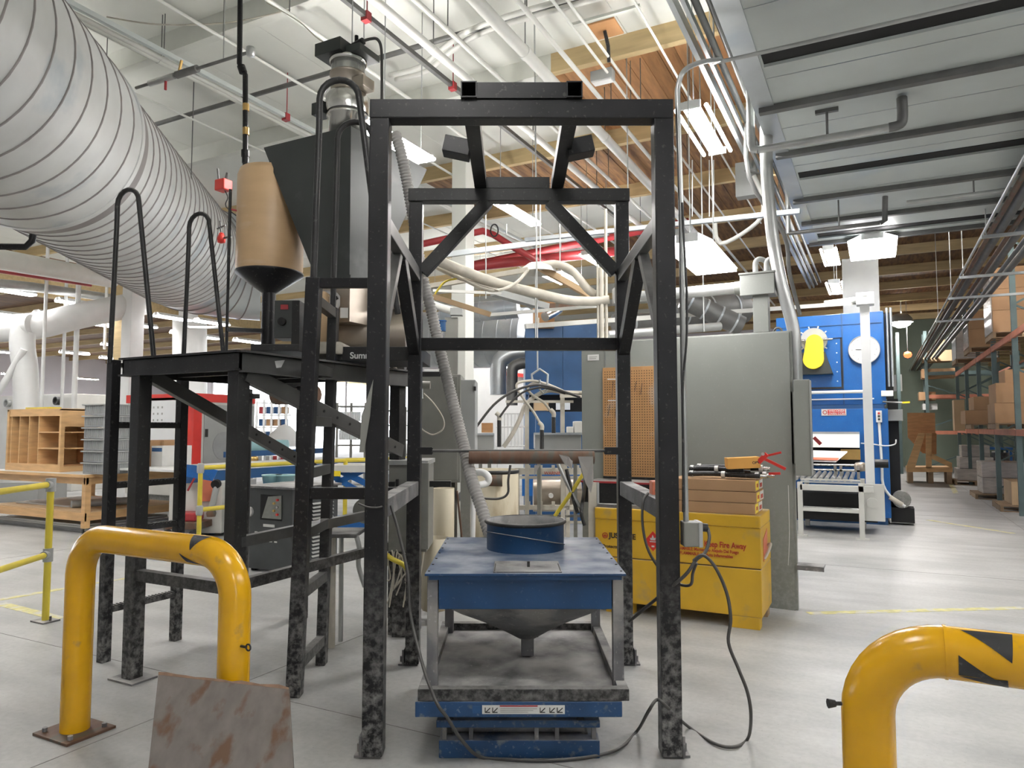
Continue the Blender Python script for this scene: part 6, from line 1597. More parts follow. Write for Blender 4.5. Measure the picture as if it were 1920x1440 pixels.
# ------------------------------------------------------------------ overhead dusty hoses and struts behind the frame
def gt(name, label, cat, L, r, m, smooth=5, n=10): return tubething(name, label, cat, gpts(L), r, m, smooth=smooth, F=G, n=n)
gt('overhead_pipe', 'fat dusty pipe slanting down from the left behind the crossbar', 'pipe', [(815, 485, 6.6), (860, 505, 6.8), (935, 532, 7.2), (1000, 548, 7.4), (1060, 562, 7.6), (1110, 565, 7.7), (1142, 562, 7.7)], .052, 'hose_dusty', n=16)
gt('overhead_pipe', 'thinner dusty pipe just under the fat slanting one', 'pipe', [(800, 488, 6.8), (850, 515, 7), (932, 542, 7.2)], .03, 'hose_dusty')
gt('overhead_hose', 'dusty bent hose rising to the white hood behind the frame', 'hose', [(1133, 562, 7.8), (1105, 545, 7.8), (1090, 528, 7.8), (1070, 506, 7.8), (1040, 495, 7.8), (1010, 500, 7.8)], .045, 'hose_dusty', n=14)
gt('overhead_cable', 'dusty cable sagging deep between pipe and white hood', 'cable', [(825, 498, 7), (880, 530, 7), (925, 545, 7), (965, 532, 7.2), (990, 506, 7.4)], .016, 'hose_dusty')
gt('overhead_cable', 'second shallower dusty cable below the fat pipe', 'cable', [(822, 495, 7), (850, 518, 7), (890, 532, 7), (935, 545, 7)], .012, 'hose_dusty')
gt('yellow_cable', 'thin pale yellow cable curving by the ribbed hose', 'cable', [(858, 522, 7), (835, 528, 7), (820, 545, 7), (814, 556, 7)], .010, 'yellow_rail')
one('overhead_strut', MB(G).bar(C(798, 538, 7.4), C(990, 506, 7.4), .05, .05), 'hose_dusty', 'dusty pipe strut rising right to the white hood', 'rail')
one('overhead_strut', MB(G).bar(C(812, 545, 8), C(940, 550, 8), .03, .03), 'white_pipe', 'thin level white strut below the dusty pipes', 'rail')
one('wood_batten', MB(G).bar(C(812, 556, 7.0), C(920, 590, 7.0), .03, .05), 'card_pale', 'pale pinkish wooden batten slanting behind the ribbed hose', 'batten')
one('overhead_strut', MB(G).bar(C(920, 590, 8), C(1120, 574, 8), .03, .035), 'white_pipe', 'slim white strut from the batten end to the conduit post', 'rail')
one('overhead_strut', MB(G).bar(C(1030, 574, 9), C(1112, 570, 9), .06, .06), 'rust', 'short brown beam over the blue booth', 'rail')
one('white_channel', MB(G).bar(C(925, 548, 8.4), C(1025, 576, 8.8), .12, .08), 'grey_light', 'pale grey channel slanting behind the fat dusty pipe', 'channel')
one('white_channel', MB(G).bar(C(835, 478, 9.5), C(1140, 438, 10), .07, .07), 'galv', 'long bright unistrut rising right behind the knee braces', 'channel')
p = C(1010, 500, 7.9)
t = thing('white_hood', 'white rounded hood over the hose bundle', 'hood', p, F=G)
build('hood_shell', MB(G).lathe(p + Vector((0, 0, -.07)), [(.20, 0), (.19, .05), (.12, .10), (0, .12)], 24), 'white_pipe', t)
build('hood_arm', MB(G).bar(p + Vector((0, 0, 0)), p + Vector((.7, .2, -.35)), .06, .07), 'card_pale', t)
for i, (x, y0, y1, lb) in enumerate(((911, 400, 560, 'left of the hoses'), (1013, 378, 505, 'into the white hood'), (1004, 505, 640, 'bright below the hood'), (1050, 402, 506, 'ending in forked arms'), (950, 420, 440, 'short left one'))):
    Yk = 7.8
    one('hanging_rod', MB(G).cyl(C(x, y0, Yk), C(x, y1, Yk), .008, 6), 'conduit', 'thin hanging rod ' + lb + ' behind the frame', 'rod')
t = thing('conduit_post', 'grey double conduit post beside the right inner frame post', 'post', (C(1128, 700, 7.7).x, 7.7, 0), F=G)
for x, r in ((1121, .012), (1128, .028), (1137, .018)):
    build('conduit', MB(G).cyl((C(x, 600, 7.7).x, 7.7, 0.0), (C(x, 600, 7.7).x, 7.7, C(x, 392 if x == 1137 else 492, 7.7).z), r, 10), 'hose_dusty', t)
build('post_box', MB(G).box(C(1144, 0, 7.7).x, C(1163, 0, 7.7).x, 7.6, 7.75, C(1144, 572, 7.7).z, C(1144, 542, 7.7).z), 'grey_light', t, bevel=.005)
# red sprinkler mains
t = thing('red_main', 'dark red sprinkler pipe bending behind the left knee brace', 'pipe', C(900, 450, 11), F=G)
build('pipe', MB(G).tube(gpts([(790, 458, 11), (850, 445, 11), (905, 433, 11.2), (925, 440, 11.3), (960, 462, 11.5), (1000, 485, 11.8), (1020, 492, 12)]), .055, 12), 'red_pipe', t)
build('hanger_ring', MB(G).tube([C(927, 432, 11.2) + Vector((.06 * math.cos(a), 0, .1 * math.sin(a))) for a in [2 * PI * i / 14 for i in range(15)]], .012, 6), 'rubber', t)
t = thing('red_main', 'long upper dark red sprinkler main behind the frame', 'pipe', C(1000, 460, 13), F=G)
build('pipe', MB(G).cyl(C(880, 498, 13), C(1290, 415, 13.4), .07, 14), 'red_pipe', t)
t = thing('red_main', 'long lower thick dark red sprinkler main behind the frame', 'pipe', C(1000, 480, 12), F=G)
build('pipe', MB(G).cyl(C(880, 500, 12), C(1165, 470, 12.3), .085, 14), 'red_pipe', t)
# dark timber partition high behind hopper, plywood patch
a, b = W(1085, 66, z=5.95), W(1140, 98, z=5.95)
# small mounting board hung under the ceiling
a = W(1134, 75, z=5.75)
t = thing('mounting_board', 'small orange plywood board with a sensor under the white ceiling', 'board', a)
build('board', MB().box(a.x - .16, a.x + .16, a.y - .16, a.y + .16, 5.86, 5.88), 'plywood', t)
build('bracket', MB().bar((a.x - .3, a.y - .18, 5.90), (a.x + .45, a.y - .18, 5.90), .05, .03), 'beam_white', t)
build('cable', MB().tube([(a.x, a.y, 5.85), (a.x + .02, a.y + .05, 5.7), (a.x + .01, a.y + .1, 5.55)], .02, 8), 'rubber', t)

# ================================================================== LEFT BACKGROUND
# yellow guard rails
def rail(label, pts_posts, z, zm, x_end, y_end, zr=None):
    pass
p = W(85, 1165, z=0)
t = thing('guard_rail', 'thin yellow guard rail at the left edge of the picture', 'railing', (p.x, p.y, 0))
d = (W(-260, 1060, z=0) - p); d = Vector((W(0, 913, z=1.12).x - W(82, 902, z=1.12).x, W(0, 913, z=1.12).y - W(82, 902, z=1.12).y, 0)).normalized()
far_ = p + d * 2.6
build('post', MB().cyl((p.x, p.y, 0), (p.x, p.y, 1.14), .027, 12), 'yellow_rail', t)
build('post', MB().cyl((far_.x, far_.y, 0), (far_.x, far_.y, 1.14), .027, 12), 'yellow_rail', t)
for z in (1.13, .55):
    build('rail_tube', MB().cyl((p.x, p.y, z), (far_.x, far_.y, z), .025, 12), 'yellow_rail', t)
    build('clamp', MB().cyl((p.x, p.y, z - .06), (p.x, p.y, z + .05), .038, 12).cyl((p.x, p.y, z), (p.x + d.x * .07, p.y + d.y * .07, z), .034, 12), 'grey_light', t)
build('base_plate', MB().box(p.x - .09, p.x + .09, p.y - .07, p.y + .07, 0, .012), 'dusty', t)
build('base_bolt', MB().cyl((p.x + .07, p.y, .01), (p.x + .07, p.y, .05), .01, 6), 'dark', t)
a = C(372, 1029, 9.4); b_ = C(640, 868, 11.3)
t = thing('guard_rail', 'yellow guard rail with grey elbow beyond the platform legs', 'railing', (a.x, 9.4, 0), F=G)
zt_ = 1.08
pts = [Vector((a.x, 9.4, 0)), Vector((a.x, 9.4, zt_))]
build('post', MB(G).cyl((a.x, 9.4, 0), (a.x, 9.4, zt_), .03, 12), 'yellow_rail', t)
bx_ = C(648, 862, 11.6)
build('rail_tube', MB(G).cyl((a.x, 9.4, zt_), (bx_.x, 11.6, zt_), .03, 12), 'yellow_rail', t)
build('rail_tube', MB(G).cyl((a.x, 9.4, .53), (bx_.x, 11.6, .53), .03, 12), 'yellow_rail', t)
build('post', MB(G).cyl((bx_.x, 11.6, 0), (bx_.x, 11.6, zt_), .035, 12), 'yellow_rail', t)
build('rail_tube', MB(G).cyl((bx_.x, 11.6, zt_), (bx_.x + 1.1, 12.4, zt_), .035, 12), 'yellow_rail', t)
for z in (zt_, .53):
    build('clamp', MB(G).lathe((a.x, 9.4, z - .07), [(.04, 0), (.045, .02), (.045, .11), (.03, .13), (0, .13)], 14), 'grey_light', t)
build('base_plate', MB(G).box(a.x - .08, a.x + .08, 9.32, 9.48, 0, .012), 'dusty', t)

# workbench on casters
K = Vector((-10.66, 6.64, 0))
t = thing('workbench', 'pine workbench on casters at left with a lower shelf', 'workbench', (K.x - 1.2, K.y + .75, 0))
BX0, BX1, BY0, BY1, BZT = K.x - 2.6, K.x, K.y, K.y + 1.75, .90
build('bench_top', MB().box(BX0 - .1, BX1 + .05, BY0 - .05, BY1 + .08, BZT - .045, BZT), 'wood', t, bevel=.004)
build('top_sheet', MB().box(BX0 - .09, BX1 + .04, BY0 - .04, BY1 + .07, BZT, BZT + .004), 'mach_white', t)
for x in (BX0, BX1 - .09):
    for y in (BY0, BY1 - .09):
        build('leg', MB().box(x, x + .09, y, y + .09, .09, BZT - .045), 'wood', t, bevel=.003)
        c_ = build('caster', MB().cyl((x + .03, y + .045, .045), (x + .065, y + .045, .045), .045, 16), 'rubber', t)
        build('caster_fork', MB().box(x + .015, x + .08, y + .02, y + .07, .05, .10), 'grey_cab', c_)
for y in (BY0 + .01, BY1 - .05):
    build('apron', MB().box(BX0, BX1, y, y + .035, BZT - .15, BZT - .045), 'wood', t)
    build('shelf_rail', MB().box(BX0, BX1, y - .02, y + .02, .20, .32), 'wood', t)
for x in (BX0 + .01, BX1 - .05):
    build('apron', MB().box(x, x + .035, BY0, BY1, BZT - .15, BZT - .045), 'wood', t)
    build('shelf_rail', MB().box(x, x + .035, BY0, BY1, .20, .32), 'wood', t)
build('lower_shelf', MB().box(BX0 + .02, BX1 - .02, BY0 + .02, BY1 - .02, .315, .335), 'card_pale', t)
one('flat_sheet', MB().box(BX0 + .2, BX1 - .9, BY0 + .3, BY1 - .3, .337, .36), 'label', 'white flat sheet lying on the bench lower shelf', 'sheet')
one('grey_roll', MB().cyl((BX1 - .75, BY0 + .25, .40), (BX1 - .35, BY0 + 1.3, .40), .06, 16), 'grey_light', 'grey roll lying on the bench lower shelf', 'roll')
# stack of flat white panels under the bench
t = thing('panel_stack', 'flat white panels on the floor under the workbench', 'panels', (BX0 + .9, BY0 + .7, 0))
for k in range(4):
    build('panel', MB().box(BX0 - .5, BX1 - .1 - .05 * k, BY0 + .15, BY1 - .15, .003 + k * .03, .028 + k * .03), 'mach_white' if k > 1 else 'crate', t)
# cubby shelf
cu0, cu1 = W(10, 868, v=BY0 + .12).x, W(112, 868, v=BY0 + .12).x
cz0, cz1 = BZT + .004, W(60, 768, v=BY0 + .12).z
cy0, cy1 = BY0 + .12, BY0 + .78
t = thing('cubby_shelf', 'pine pigeonhole shelf on the workbench with three tall and three small slots', 'shelf', ((cu0 + cu1) / 2, (cy0 + cy1) / 2, cz0))
w_ = .035
build('side_board', MB().box(cu0, cu0 + .05, cy0, cy1, cz0, cz1), 'wood', t)
build('side_board', MB().box(cu1 - .05, cu1, cy0, cy0 + .06, cz0, cz1).box(cu1 - .02, cu1, cy0 + .06, cy1, cz0, cz0 + .09).box(cu1 - .02, cu1, cy0 + .06, cy1, cz1 - .28, cz1).box(cu1 - .02, cu1, cy1 - .05, cy1, cz0 + .09, cz1 - .28), 'wood', t)
build('top_board', MB().box(cu0, cu1, cy0, cy1, cz1 - .02, cz1 + .01), 'wood', t)
build('back_board', MB().box(cu0, cu1, cy1 - .015, cy1, cz0, cz1), 'plywood', t)
build('face_board', MB().box(cu0 + .08, cu1 - .05, cy0, cy0 + .02, cz1 - .11, cz1 - .02), 'wood', t)
build('face_board', MB().box(cu0 + .05, cu1 - .05, cy0, cy0 + .02, cz0, cz0 + .12), 'wood', t)
build('base_board', MB().box(cu0 + .05, cu1 - .05, cy0 + .02, cy1, cz0 + .09, cz0 + .11), 'plywood', t)
iw = cu1 - .05 - (cu0 + .05)
xs_ = [cu0 + .05 + iw * f for f in (.04, .21, .40, .59)]
for x in xs_:
    build('divider', MB().box(x, x + .018, cy0 + .01, cy1 - .02, cz0 + .11, cz1 - .10), 'wood', t)
hh = cz1 - cz0 - .22
for k in (1, 2):
    build('small_shelf', MB().box(xs_[3] + .018, cu1 - .05, cy0 + .01, cy1 - .02, cz0 + .11 + hh * k / 3 - .01, cz0 + .12 + hh * k / 3), 'wood', t)
# plastic crates stacked
kx0, kx1 = W(155, 880, v=BY0 + .06).x, W(193, 880, v=BY0 + .06).x
kz1 = W(170, 757, v=BY0 + .06).z
n = 6; hk = (kz1 - BZT - .005) / n
proto = None
names_ = ('bottom', 'second lowest', 'third lowest', 'third highest', 'second highest', 'topmost')
for k in range(n):
    z0_ = .0
    if proto is None:
        g = thing('plastic_crate', 'grey ribbed plastic crate on the workbench, bottom of the stack', 'crate', ((kx0 + kx1) / 2, BY0 + .34, BZT + .005), group='grey plastic crates')
        zb0 = BZT + .005
        build('crate_body', MB().box(kx0, kx1, BY0 + .06, BY0 + .62, zb0, zb0 + hk * .93), 'crate', g, bevel=.008)
        build('crate_lip', MB().box(kx0 - .03, kx1 + .02, BY0 + .03, BY0 + .65, zb0 + hk * .86, zb0 + hk * .97), 'grey_light', g, bevel=.006)
        rb_ = MB()
        for i in range(14):
            x = kx0 + .02 + i * (kx1 - kx0 - .04) / 13
            rb_.box(x - .004, x + .004, BY0 + .052, BY0 + .06, zb0 + .02, zb0 + hk * .85)
        for i in range(16):
            y = BY0 + .09 + i * .034
            rb_.box(kx1, kx1 + .008, y - .005, y + .005, zb0 + .02, zb0 + hk * .85)
        build('ribs', rb_, 'crate', g)
        proto = g
    else:
        g = proto.copy(); COL.objects.link(g)
        for c_ in proto.children:
            cc_ = c_.copy(); COL.objects.link(cc_); cc_.parent = g
        g.location = proto.location + Vector((random.uniform(-.006, .006), 0, hk * k))
        g['label'] = 'grey ribbed plastic crate on the workbench, %s of the stack' % names_[k]
# boxes on the bench end
def vbox(name, label, cat, x0, y0, x1, y1, v, dep, m, zb_=None, **k):
    a, b = W(x0, y0, v=v), W(x1, y1, v=v)
    return one(name, MB().box(a.x, b.x, v, v + dep, b.z if zb_ is None else zb_, a.z), m, label, cat, **k)
vbox('parts_box', 'orange-brown carton on the bench behind the ladder', 'carton', 256, 826, 281, 863, BY0 + 1.1, .4, 'card', BZT + .005)
vbox('parts_box', 'second brown carton on the bench right of the first', 'carton', 281, 825, 306, 860, BY0 + 1.3, .4, 'card', BZT + .005)
t = thing('white_carton', 'white carton with blue print at the bench end', 'carton', W(300, 862, v=BY0 + .95))
a, b = W(284, 836, v=BY0 + .95), W(304, 860, v=BY0 + .95)
build('box_body', MB().box(a.x, b.x, BY0 + .95, BY0 + 1.5, BZT + .005, a.z), 'label', t, bevel=.004)
build('blue_print', MB().box(a.x + .02, b.x - .01, BY0 + .945, BY0 + .95, a.z - .09, a.z - .03), 'booth_blue', t)
vbox('shelf_goods', 'yellow and grey goods lying on top of the pigeonhole shelf', 'goods', 48, 764, 92, 770, BY0 + .3, .2, 'yellow_rail')

# red and white machine cabinet
RVc = 9.6
t = thing('machine_cabinet', 'white machine cabinet with red trim and a viewing window beyond the bench', 'machine', W(350, 860, v=RVc))
a = W(366, 735, v=RVc)
ux1, vz = a.x, a.z
ux0 = W(240, 745, v=RVc).x
v_end = W(478, 755, u=ux1).y
zA, zB = .25, W(366, 737, v=RVc).z
build('body', MB().box(ux0, ux1, RVc, v_end, zA, zB - .16), 'mach_white', t, bevel=.01)
build('red_top_trim', MB().box(ux0 - .02, ux1 + .02, RVc - .03, v_end, zB - .17, zB), 'red', t, bevel=.01)
xr_ = W(350, 800, v=RVc).x
build('red_post', MB().box(xr_, ux1 + .02, RVc - .03, RVc + .16, zA + .45, zB - .17), 'red', t, bevel=.008)
wa, wb = W(268, 752, v=RVc), W(340, 826, v=RVc)
fr = build('window_frame', MB().box(wa.x - .07, wb.x + .06, RVc - .03, RVc, wb.z - .06, wa.z + .06), 'grey_light', t, bevel=.008)
build('window_pane', MB().box(wa.x, wb.x, RVc - .035, RVc - .03, wb.z, wa.z), 'pane', fr)
for r_ in range(4):
    for q_ in range(5):
        build('blurred_print', MB().box(wa.x + .12 + q_ * .13, wa.x + .16 + q_ * .13, RVc - .037, RVc - .035, wa.z - .16 - r_ * .13, wa.z - .12 - r_ * .13), 'grey_light', fr)
build('yellow_lock', MB().box(xr_ - .03, xr_ + .07, RVc - .08, RVc - .03, W(355, 814, v=RVc).z, W(355, 807, v=RVc).z), 'yellow_bright', t, bevel=.005)
dv0, dv1 = W(382, 800, u=ux1).y, W(475, 800, u=ux1).y
build('side_door', MB().box(ux1 + .0, ux1 + .015, dv0, dv1, .62, zB - .22), 'grey_light', t, bevel=.005)
pz_ = W(386, 810, u=ux1)
build('door_handle', MB().box(ux1 + .015, ux1 + .03, pz_.y - .03, pz_.y + .03, pz_.z - .10, pz_.z + .06), 'ink', t)
pz_ = W(420, 836, u=ux1)
build('oval_port', MB().prism([(ux1 + .016, pz_.y + .33 * math.cos(q_) * (1 if abs(math.cos(q_)) < .7 else .9), pz_.z + .29 * math.sin(q_)) for q_ in [2 * PI * i / 24 for i in range(24)]], (.006, 0, 0)), 'crate', t)
build('plinth', MB().box(ux0, ux1, RVc + .1, v_end - .1, 0, zA), 'grey_cab', t)
# blue conveyor table
q0, q1 = C(340, 873, 9.9), C(700, 862, 13.5)
t = thing('blue_conveyor', 'long blue edged conveyor table beyond the yellow rail', 'conveyor', C(500, 870, 11), F=G)
zc_ = .93
pa, pb_ = C(345, 868, 10.3), C(960 - 250, 860, 14.5)
nd = (Vector((pb_.x, 14.5, 0)) - Vector((pa.x, 10.3, 0))); nd.normalize(); nn = Vector((-nd.y, nd.x, 0))
A0 = Vector((pa.x, 10.3, 0)); B0 = Vector((pb_.x, 14.5, 0))
mb = MB(G); mb.prism([A0 + Vector((0, 0, zc_ + .03)), B0 + Vector((0, 0, zc_ + .03)), B0 + nn * 1.4 + Vector((0, 0, zc_ + .03)), A0 + nn * 1.4 + Vector((0, 0, zc_ + .03))], (0, 0, .03)); build('table_top', mb, 'label', t)
mb = MB(G); mb.bar(A0 + Vector((0, 0, zc_ - .05)), B0 + Vector((0, 0, zc_ - .05)), .03, .15); build('blue_edge', mb, 'booth_blue', t)
e1, e2, e3, e4 = C(338, 873, 9.9), C(366, 876, 9.8), C(405, 905, 9.8), C(345, 893, 9.9)
build('blue_end_sheet', MB(G).prism([C(338, 870, 10.1), C(372, 873, 10.0), C(408, 882, 10.0), C(398, 902, 10.0), C(345, 893, 10.1)], (0, .02, 0)), 'oven_blue', t)
build('rear_blue_rail', MB(G).bar(A0 + nn * 1.4 + nd * 2 + Vector((0, 0, zc_ + .2)), B0 + nn * 1.4 + Vector((0, 0, zc_ + .2)), .05, .1), 'booth_blue', t)
for k in range(4):
    p = A0.lerp(B0, .1 + .27 * k)
    build('leg', MB(G).box(p.x - .04, p.x + .04, p.y + .1, p.y + .18, 0, zc_ - .1), 'booth_blue', t)
build('base_body', MB(G).box(C(345, 0, 10.6).x, C(440, 0, 10.6).x, 10.6, 11.4, .05, .8), 'mach_white', t, bevel=.01)
build('base_grill', MB(G).box(C(445, 0, 10.7).x, C(475, 0, 10.7).x, 10.7, 11.3, .05, .8), 'crate', t)
build('clamp_block', MB(G).lathe(C(477, 864, 10.5), [(.05, 0), (.06, .03), (.05, .06), (0, .07)], 10), 'brass', t)
# blue scissor lift glimpsed
t = thing('blue_scissor', 'blue scissor frame with yellow stickers left of the frame post', 'lift', C(660, 905, 12), F=G)
for a_, b_2 in (((632, 905), (690, 878)), ((632, 880), (690, 908)), ((625, 893), (680, 925))):
    build('scissor_arm', MB(G).bar(C(*a_, 11.5), C(*b_2, 11.5), .06, .09), 'oven_blue', t)
build('deck', MB(G).box(C(630, 0, 11.5).x, C(700, 0, 11.5).x, 11.4, 12.2, C(630, 885, 11.5).z, C(630, 872, 11.5).z), 'label', t)
build('sticker', MB(G).box(C(640, 0, 11.4).x, C(652, 0, 11.4).x, 11.39, 11.4, C(640, 893, 11.4).z, C(640, 883, 11.4).z), 'yellow_bright', t)
build('base', MB(G).box(C(625, 0, 11.5).x, C(700, 0, 11.5).x, 11.5, 12.2, 0.0, .12), 'oven_blue', t)
# trolley and floor machine parts by the yellow rail
t = thing('floor_jack', 'red and brown low trolley behind the yellow rail post', 'trolley', C(375, 965, 10.2) , F=G)
xA, xB = C(336, 0, 10.2).x, C(402, 0, 10.2).x
build('deck', MB(G).box(xA, xB, 10.2, 10.7, .16, .26), 'rust', t, bevel=.01)
build('red_body', MB(G).box(xA + .1, xB - .12, 10.3, 10.6, .26, .38), 'red_pipe', t, bevel=.02)
build('handle', MB(G).cyl(C(352, 920, 10.3), C(368, 890, 10.3), .015, 8), 'red_pipe', t)
for x in (xA + .06, xB - .08): build('wheel', MB(G).cyl((x, 10.18, .08), (x, 10.23, .08), .08, 16), 'rubber', t)
t = thing('dust_pipe', 'slanted grey pipe with dark mouth on the white machine base', 'pipe', C(398, 960, 10.4), F=G)
build('pipe', MB(G).cyl(C(406, 912, 10.4), C(396, 958, 10.3), .045, 14), 'grey_light', t)
build('mouth', MB(G).cyl(C(406, 912, 10.4) + Vector((0, -.05, .03)), C(406, 912, 10.4) + Vector((0, .02, .04)), .065, 14), 'void', t)
build('base_valve', MB(G).lathe(C(396, 962, 10.3), [(.06, -.05), (.07, .0), (.05, .06), (0, .07)], 12), 'rust', t)
# red doors under the conveyor
gbox('red_crate', 'brownish red panel under the blue end sheet', 'panel', 372, 893, 395, 940, 10.5, .1, 'orange')

# chiller / welder unit
cw = W(545, 1080, z=0)
t = thing('chiller_unit', 'dark grey chiller unit with louvres and a gauge panel behind the platform', 'chiller', (cw.x - .35, cw.y + .5, 0))
x1 = cw.x; x0 = W(462, 1060, v=cw.y).x; y0 = cw.y; y1 = W(632, 1045, u=cw.x).y; zt_ = .93
build('body', MB().box(x0, x1, y0, y1, .03, zt_), 'dark_unit', t, bevel=.008)
build('top_plate', MB().box(x0 - .03, x1 + .03, y0 - .03, y1 + .03, zt_, zt_ + .025), 'dusty', t, bevel=.004)
px0, px1 = x0 + (x1 - x0) * .30, x0 + (x1 - x0) * .78
build('panel_recess', MB().box(px0, px1, y0 - .004, y0, .58, .86), 'void', t)
build('control_plate', MB().prism([(px0 + .03, y0 - .006, .60), (px1, y0 - .006, .60), (px1, y0 - .006, .86), (px0 + .12, y0 - .006, .84)], (0, -.004, 0)), 'grey_panel', t)
for i in range(5):
    build('knob', MB().cyl((px1 - .05 - .05 * (i % 2), y0 - .03, .65 + .04 * i), (px1 - .05 - .05 * (i % 2), y0 - .01, .65 + .04 * i), .014, 10), ('red', 'brass', 'steel', 'brass', 'red')[i], t)
build('gauge', MB().cyl((x0 + .04, y0 - .03, .66), (x0 + .04, y0, .66), .055, 20), 'label', t)
build('handle_slot', MB().box(px0 + .05, px0 + .22, y0 - .006, y0, .505, .535), 'label', t)
for r_ in range(3):
    for q_ in range(5):
        build('vent_slot', MB().box(px0 - .08 + q_ * .075, px0 - .04 + q_ * .075, y0 - .004, y0, .43 - r_ * .045, .445 - r_ * .045), 'label', t)
for r_ in range(16):
    for (ya, yb) in ((y0 + (y1 - y0) * .42, y0 + (y1 - y0) * .62), (y0 + (y1 - y0) * .66, y0 + (y1 - y0) * .88)):
        build('louvre', MB().prism([(x1 + .001, ya, .12 + r_ * .042), (x1 + .001, yb, .12 + r_ * .042), (x1 + .018, yb, .105 + r_ * .042), (x1 + .018, ya, .105 + r_ * .042)], (0, 0, .006)), 'grey_light', t)
build('side_door', MB().box(x1, x1 + .004, y0 + .06, y0 + (y1 - y0) * .3, .1, .88), 'void', t)
for x in (x0 + .05, x1 - .05): build('foot', MB().box(x - .03, x + .03, y0 + .05, y0 + .12, 0, .03), 'void', t)
# stool-like dusty table between ladder and frame
a = C(655, 1002, 5.2)
t = thing('dusty_stand', 'dusty bent-leg stand between ladder and frame', 'stand', (a.x, 5.2, 0), F=G)
build('top', MB(G).box(C(622, 0, 5.2).x, C(684, 0, 5.2).x, 5.15, 5.5, a.z - .02, a.z + .01), 'dusty', t, bevel=.01)
build('leg', MB(G).tube(gpts([(668, 1005, 5.2), (674, 1030, 5.2), (672, 1060, 5.2), (684, 1100, 5.2)]), .018, 8, smooth=4), 'conduit', t)
build('leg', MB(G).cyl(C(623, 1005, 5.3), (C(622, 1140, 5.3).x, 5.3, 0), .028, 10), 'hose_dusty', t)
build('leg', MB(G).cyl(C(640, 1005, 5.45), (C(640, 1100, 5.45).x, 5.45, 0), .018, 8), 'conduit', t)
build('foot', MB(G).box(C(617, 0, 5.3).x, C(634, 0, 5.3).x, 5.27, 5.34, 0, .01), 'dusty', t)
# white duct trees and pipes at far left
def wp(name, label, L, r, m='white', n=16): return tubething(name, label, 'duct', [W(x, y, Y=Y) for x, y, Y in L], r, m, smooth=4, n=n)
wp('white_duct', 'fat glossy white duct crossing at upper left under the spiral duct', [(-60, 618, 15), (60, 612, 15.4), (150, 592, 16), (268, 568, 17)], .29, n=32)
wp('white_duct', 'vertical white duct dropping from the fat one behind the bench', [(60, 610, 15.2), (45, 615, 15.2), (42, 650, 15.2), (48, 700, 15.2), (50, 800, 15.2)], .24, 'white', 24)
wp('white_duct', 'thin white branch duct slanting at the left edge', [(45, 655, 15), (30, 680, 15), (8, 718, 15), (-20, 760, 15)], .07)
wp('white_duct', 'long white round duct under the ceiling at left', [(-80, 472, 12), (60, 497, 13.6), (210, 524, 16)], .19, 'white_pipe', 24)
wp('red_sprinkler', 'thin red sprinkler pipe under the long white duct', [(-60, 500, 13), (60, 518, 14.4), (170, 535, 16)], .035, 'red_pipe', 8)
wp('white_duct', 'pale grey duct below the red sprinkler pipe', [(-60, 528, 14), (60, 538, 15), (230, 562, 18)], .10, 'conduit', 14)
for i, (x, y0, y1, Y, lb) in enumerate(((76, 552, 800, 15, 'first'), (114, 556, 800, 16, 'second'), (137, 602, 800, 16, 'third, the thickest'), (196, 612, 655, 17, 'fourth, short'))):
    p = W(x, y1, Y=Y); p.z = max(p.z, .0)
    one('drop_pipe', MB().cyl(p, Vector((p.x, p.y, ZD)), .035 if i != 2 else .055, 10), 'white', 'white drop pipe above the bench, %s from the left' % lb, 'pipe')
wp('white_duct', 'white duct standing behind the ladder hoops', [(356, 600, 20), (356, 740, 20)], .45, 'white', 30)
wp('white_duct', 'grey flue bent behind the second ladder hoop', [(352, 575, 18), (350, 610, 18), (370, 614, 18), (410, 614, 18)], .04, 'grey_light')
gm = thing('white_machine', 'white machine with a round port beyond the bench at far left', 'machine', W(60, 800, Y=17))
a, b = W(-60, 745, v=11.0), W(135, 860, v=11.0)
build('body', MB().box(a.x, b.x, 11.0, 13.0, 0, a.z), 'mach_white', gm, bevel=.02)
p = W(18, 756, v=11.0)
build('port', MB().cyl((p.x, 10.9, p.z), (p.x, 11.0, p.z), .11, 20, inner=.03), 'grey_light', gm)
p = W(118, 752, v=11.0)
build('wheel', MB().cyl((p.x, 10.8, p.z), (p.x, 10.9, p.z), .11, 16, inner=.03), 'rubber', gm)
a, b = W(150, 748, v=13), W(195, 780, v=13)
vbox('far_cabinet', 'pale cabinet with shelves behind the crates', 'cabinet', 130, 748, 240, 860, 14, 1.0, 'mach_white', 0.0)
gbox('grey_machine_base', 'pale grey cabinet under the far side of the bench', 'cabinet', 0, 905, 70, 955, 15.5, 1, 'grey_light', True)
# storage racks in the far bright area
def farrack(label, x0, x1, y0, Y, nx, nz, m='white', fill=True):
    a, b = C(x0, y0, Y), C(x1, y0, Y)
    t = thing('storage_shelf', label, 'shelf', ((a.x + b.x) / 2, Y, 0), F=G)
    for k in range(nx + 1):
        x = a.x + (b.x - a.x) * k / nx
        build('upright', MB(G).box(x - .03, x + .03, Y, Y + .06, 0, a.z + .1), m, t)
    for k in range(nz + 1):
        z = .1 + (a.z - .1) * k / nz
        build('shelf_board', MB(G).box(a.x, b.x, Y, Y + .5, z - .02, z + .02), m, t)
    if fill:
        for i in range(nx):
            for k in range(nz):
                x = a.x + (b.x - a.x) * (i + .2) / nx; x2 = a.x + (b.x - a.x) * (i + .8) / nx; z = .12 + (a.z - .1) * k / nz
                build('bin', MB(G).box(x, x2, Y + .1, Y + .4, z + .02, z + (a.z / nz) * .6), random.choice(['card', 'grey_light', 'crate', 'booth_blue', 'red_pipe']), t)
    return t
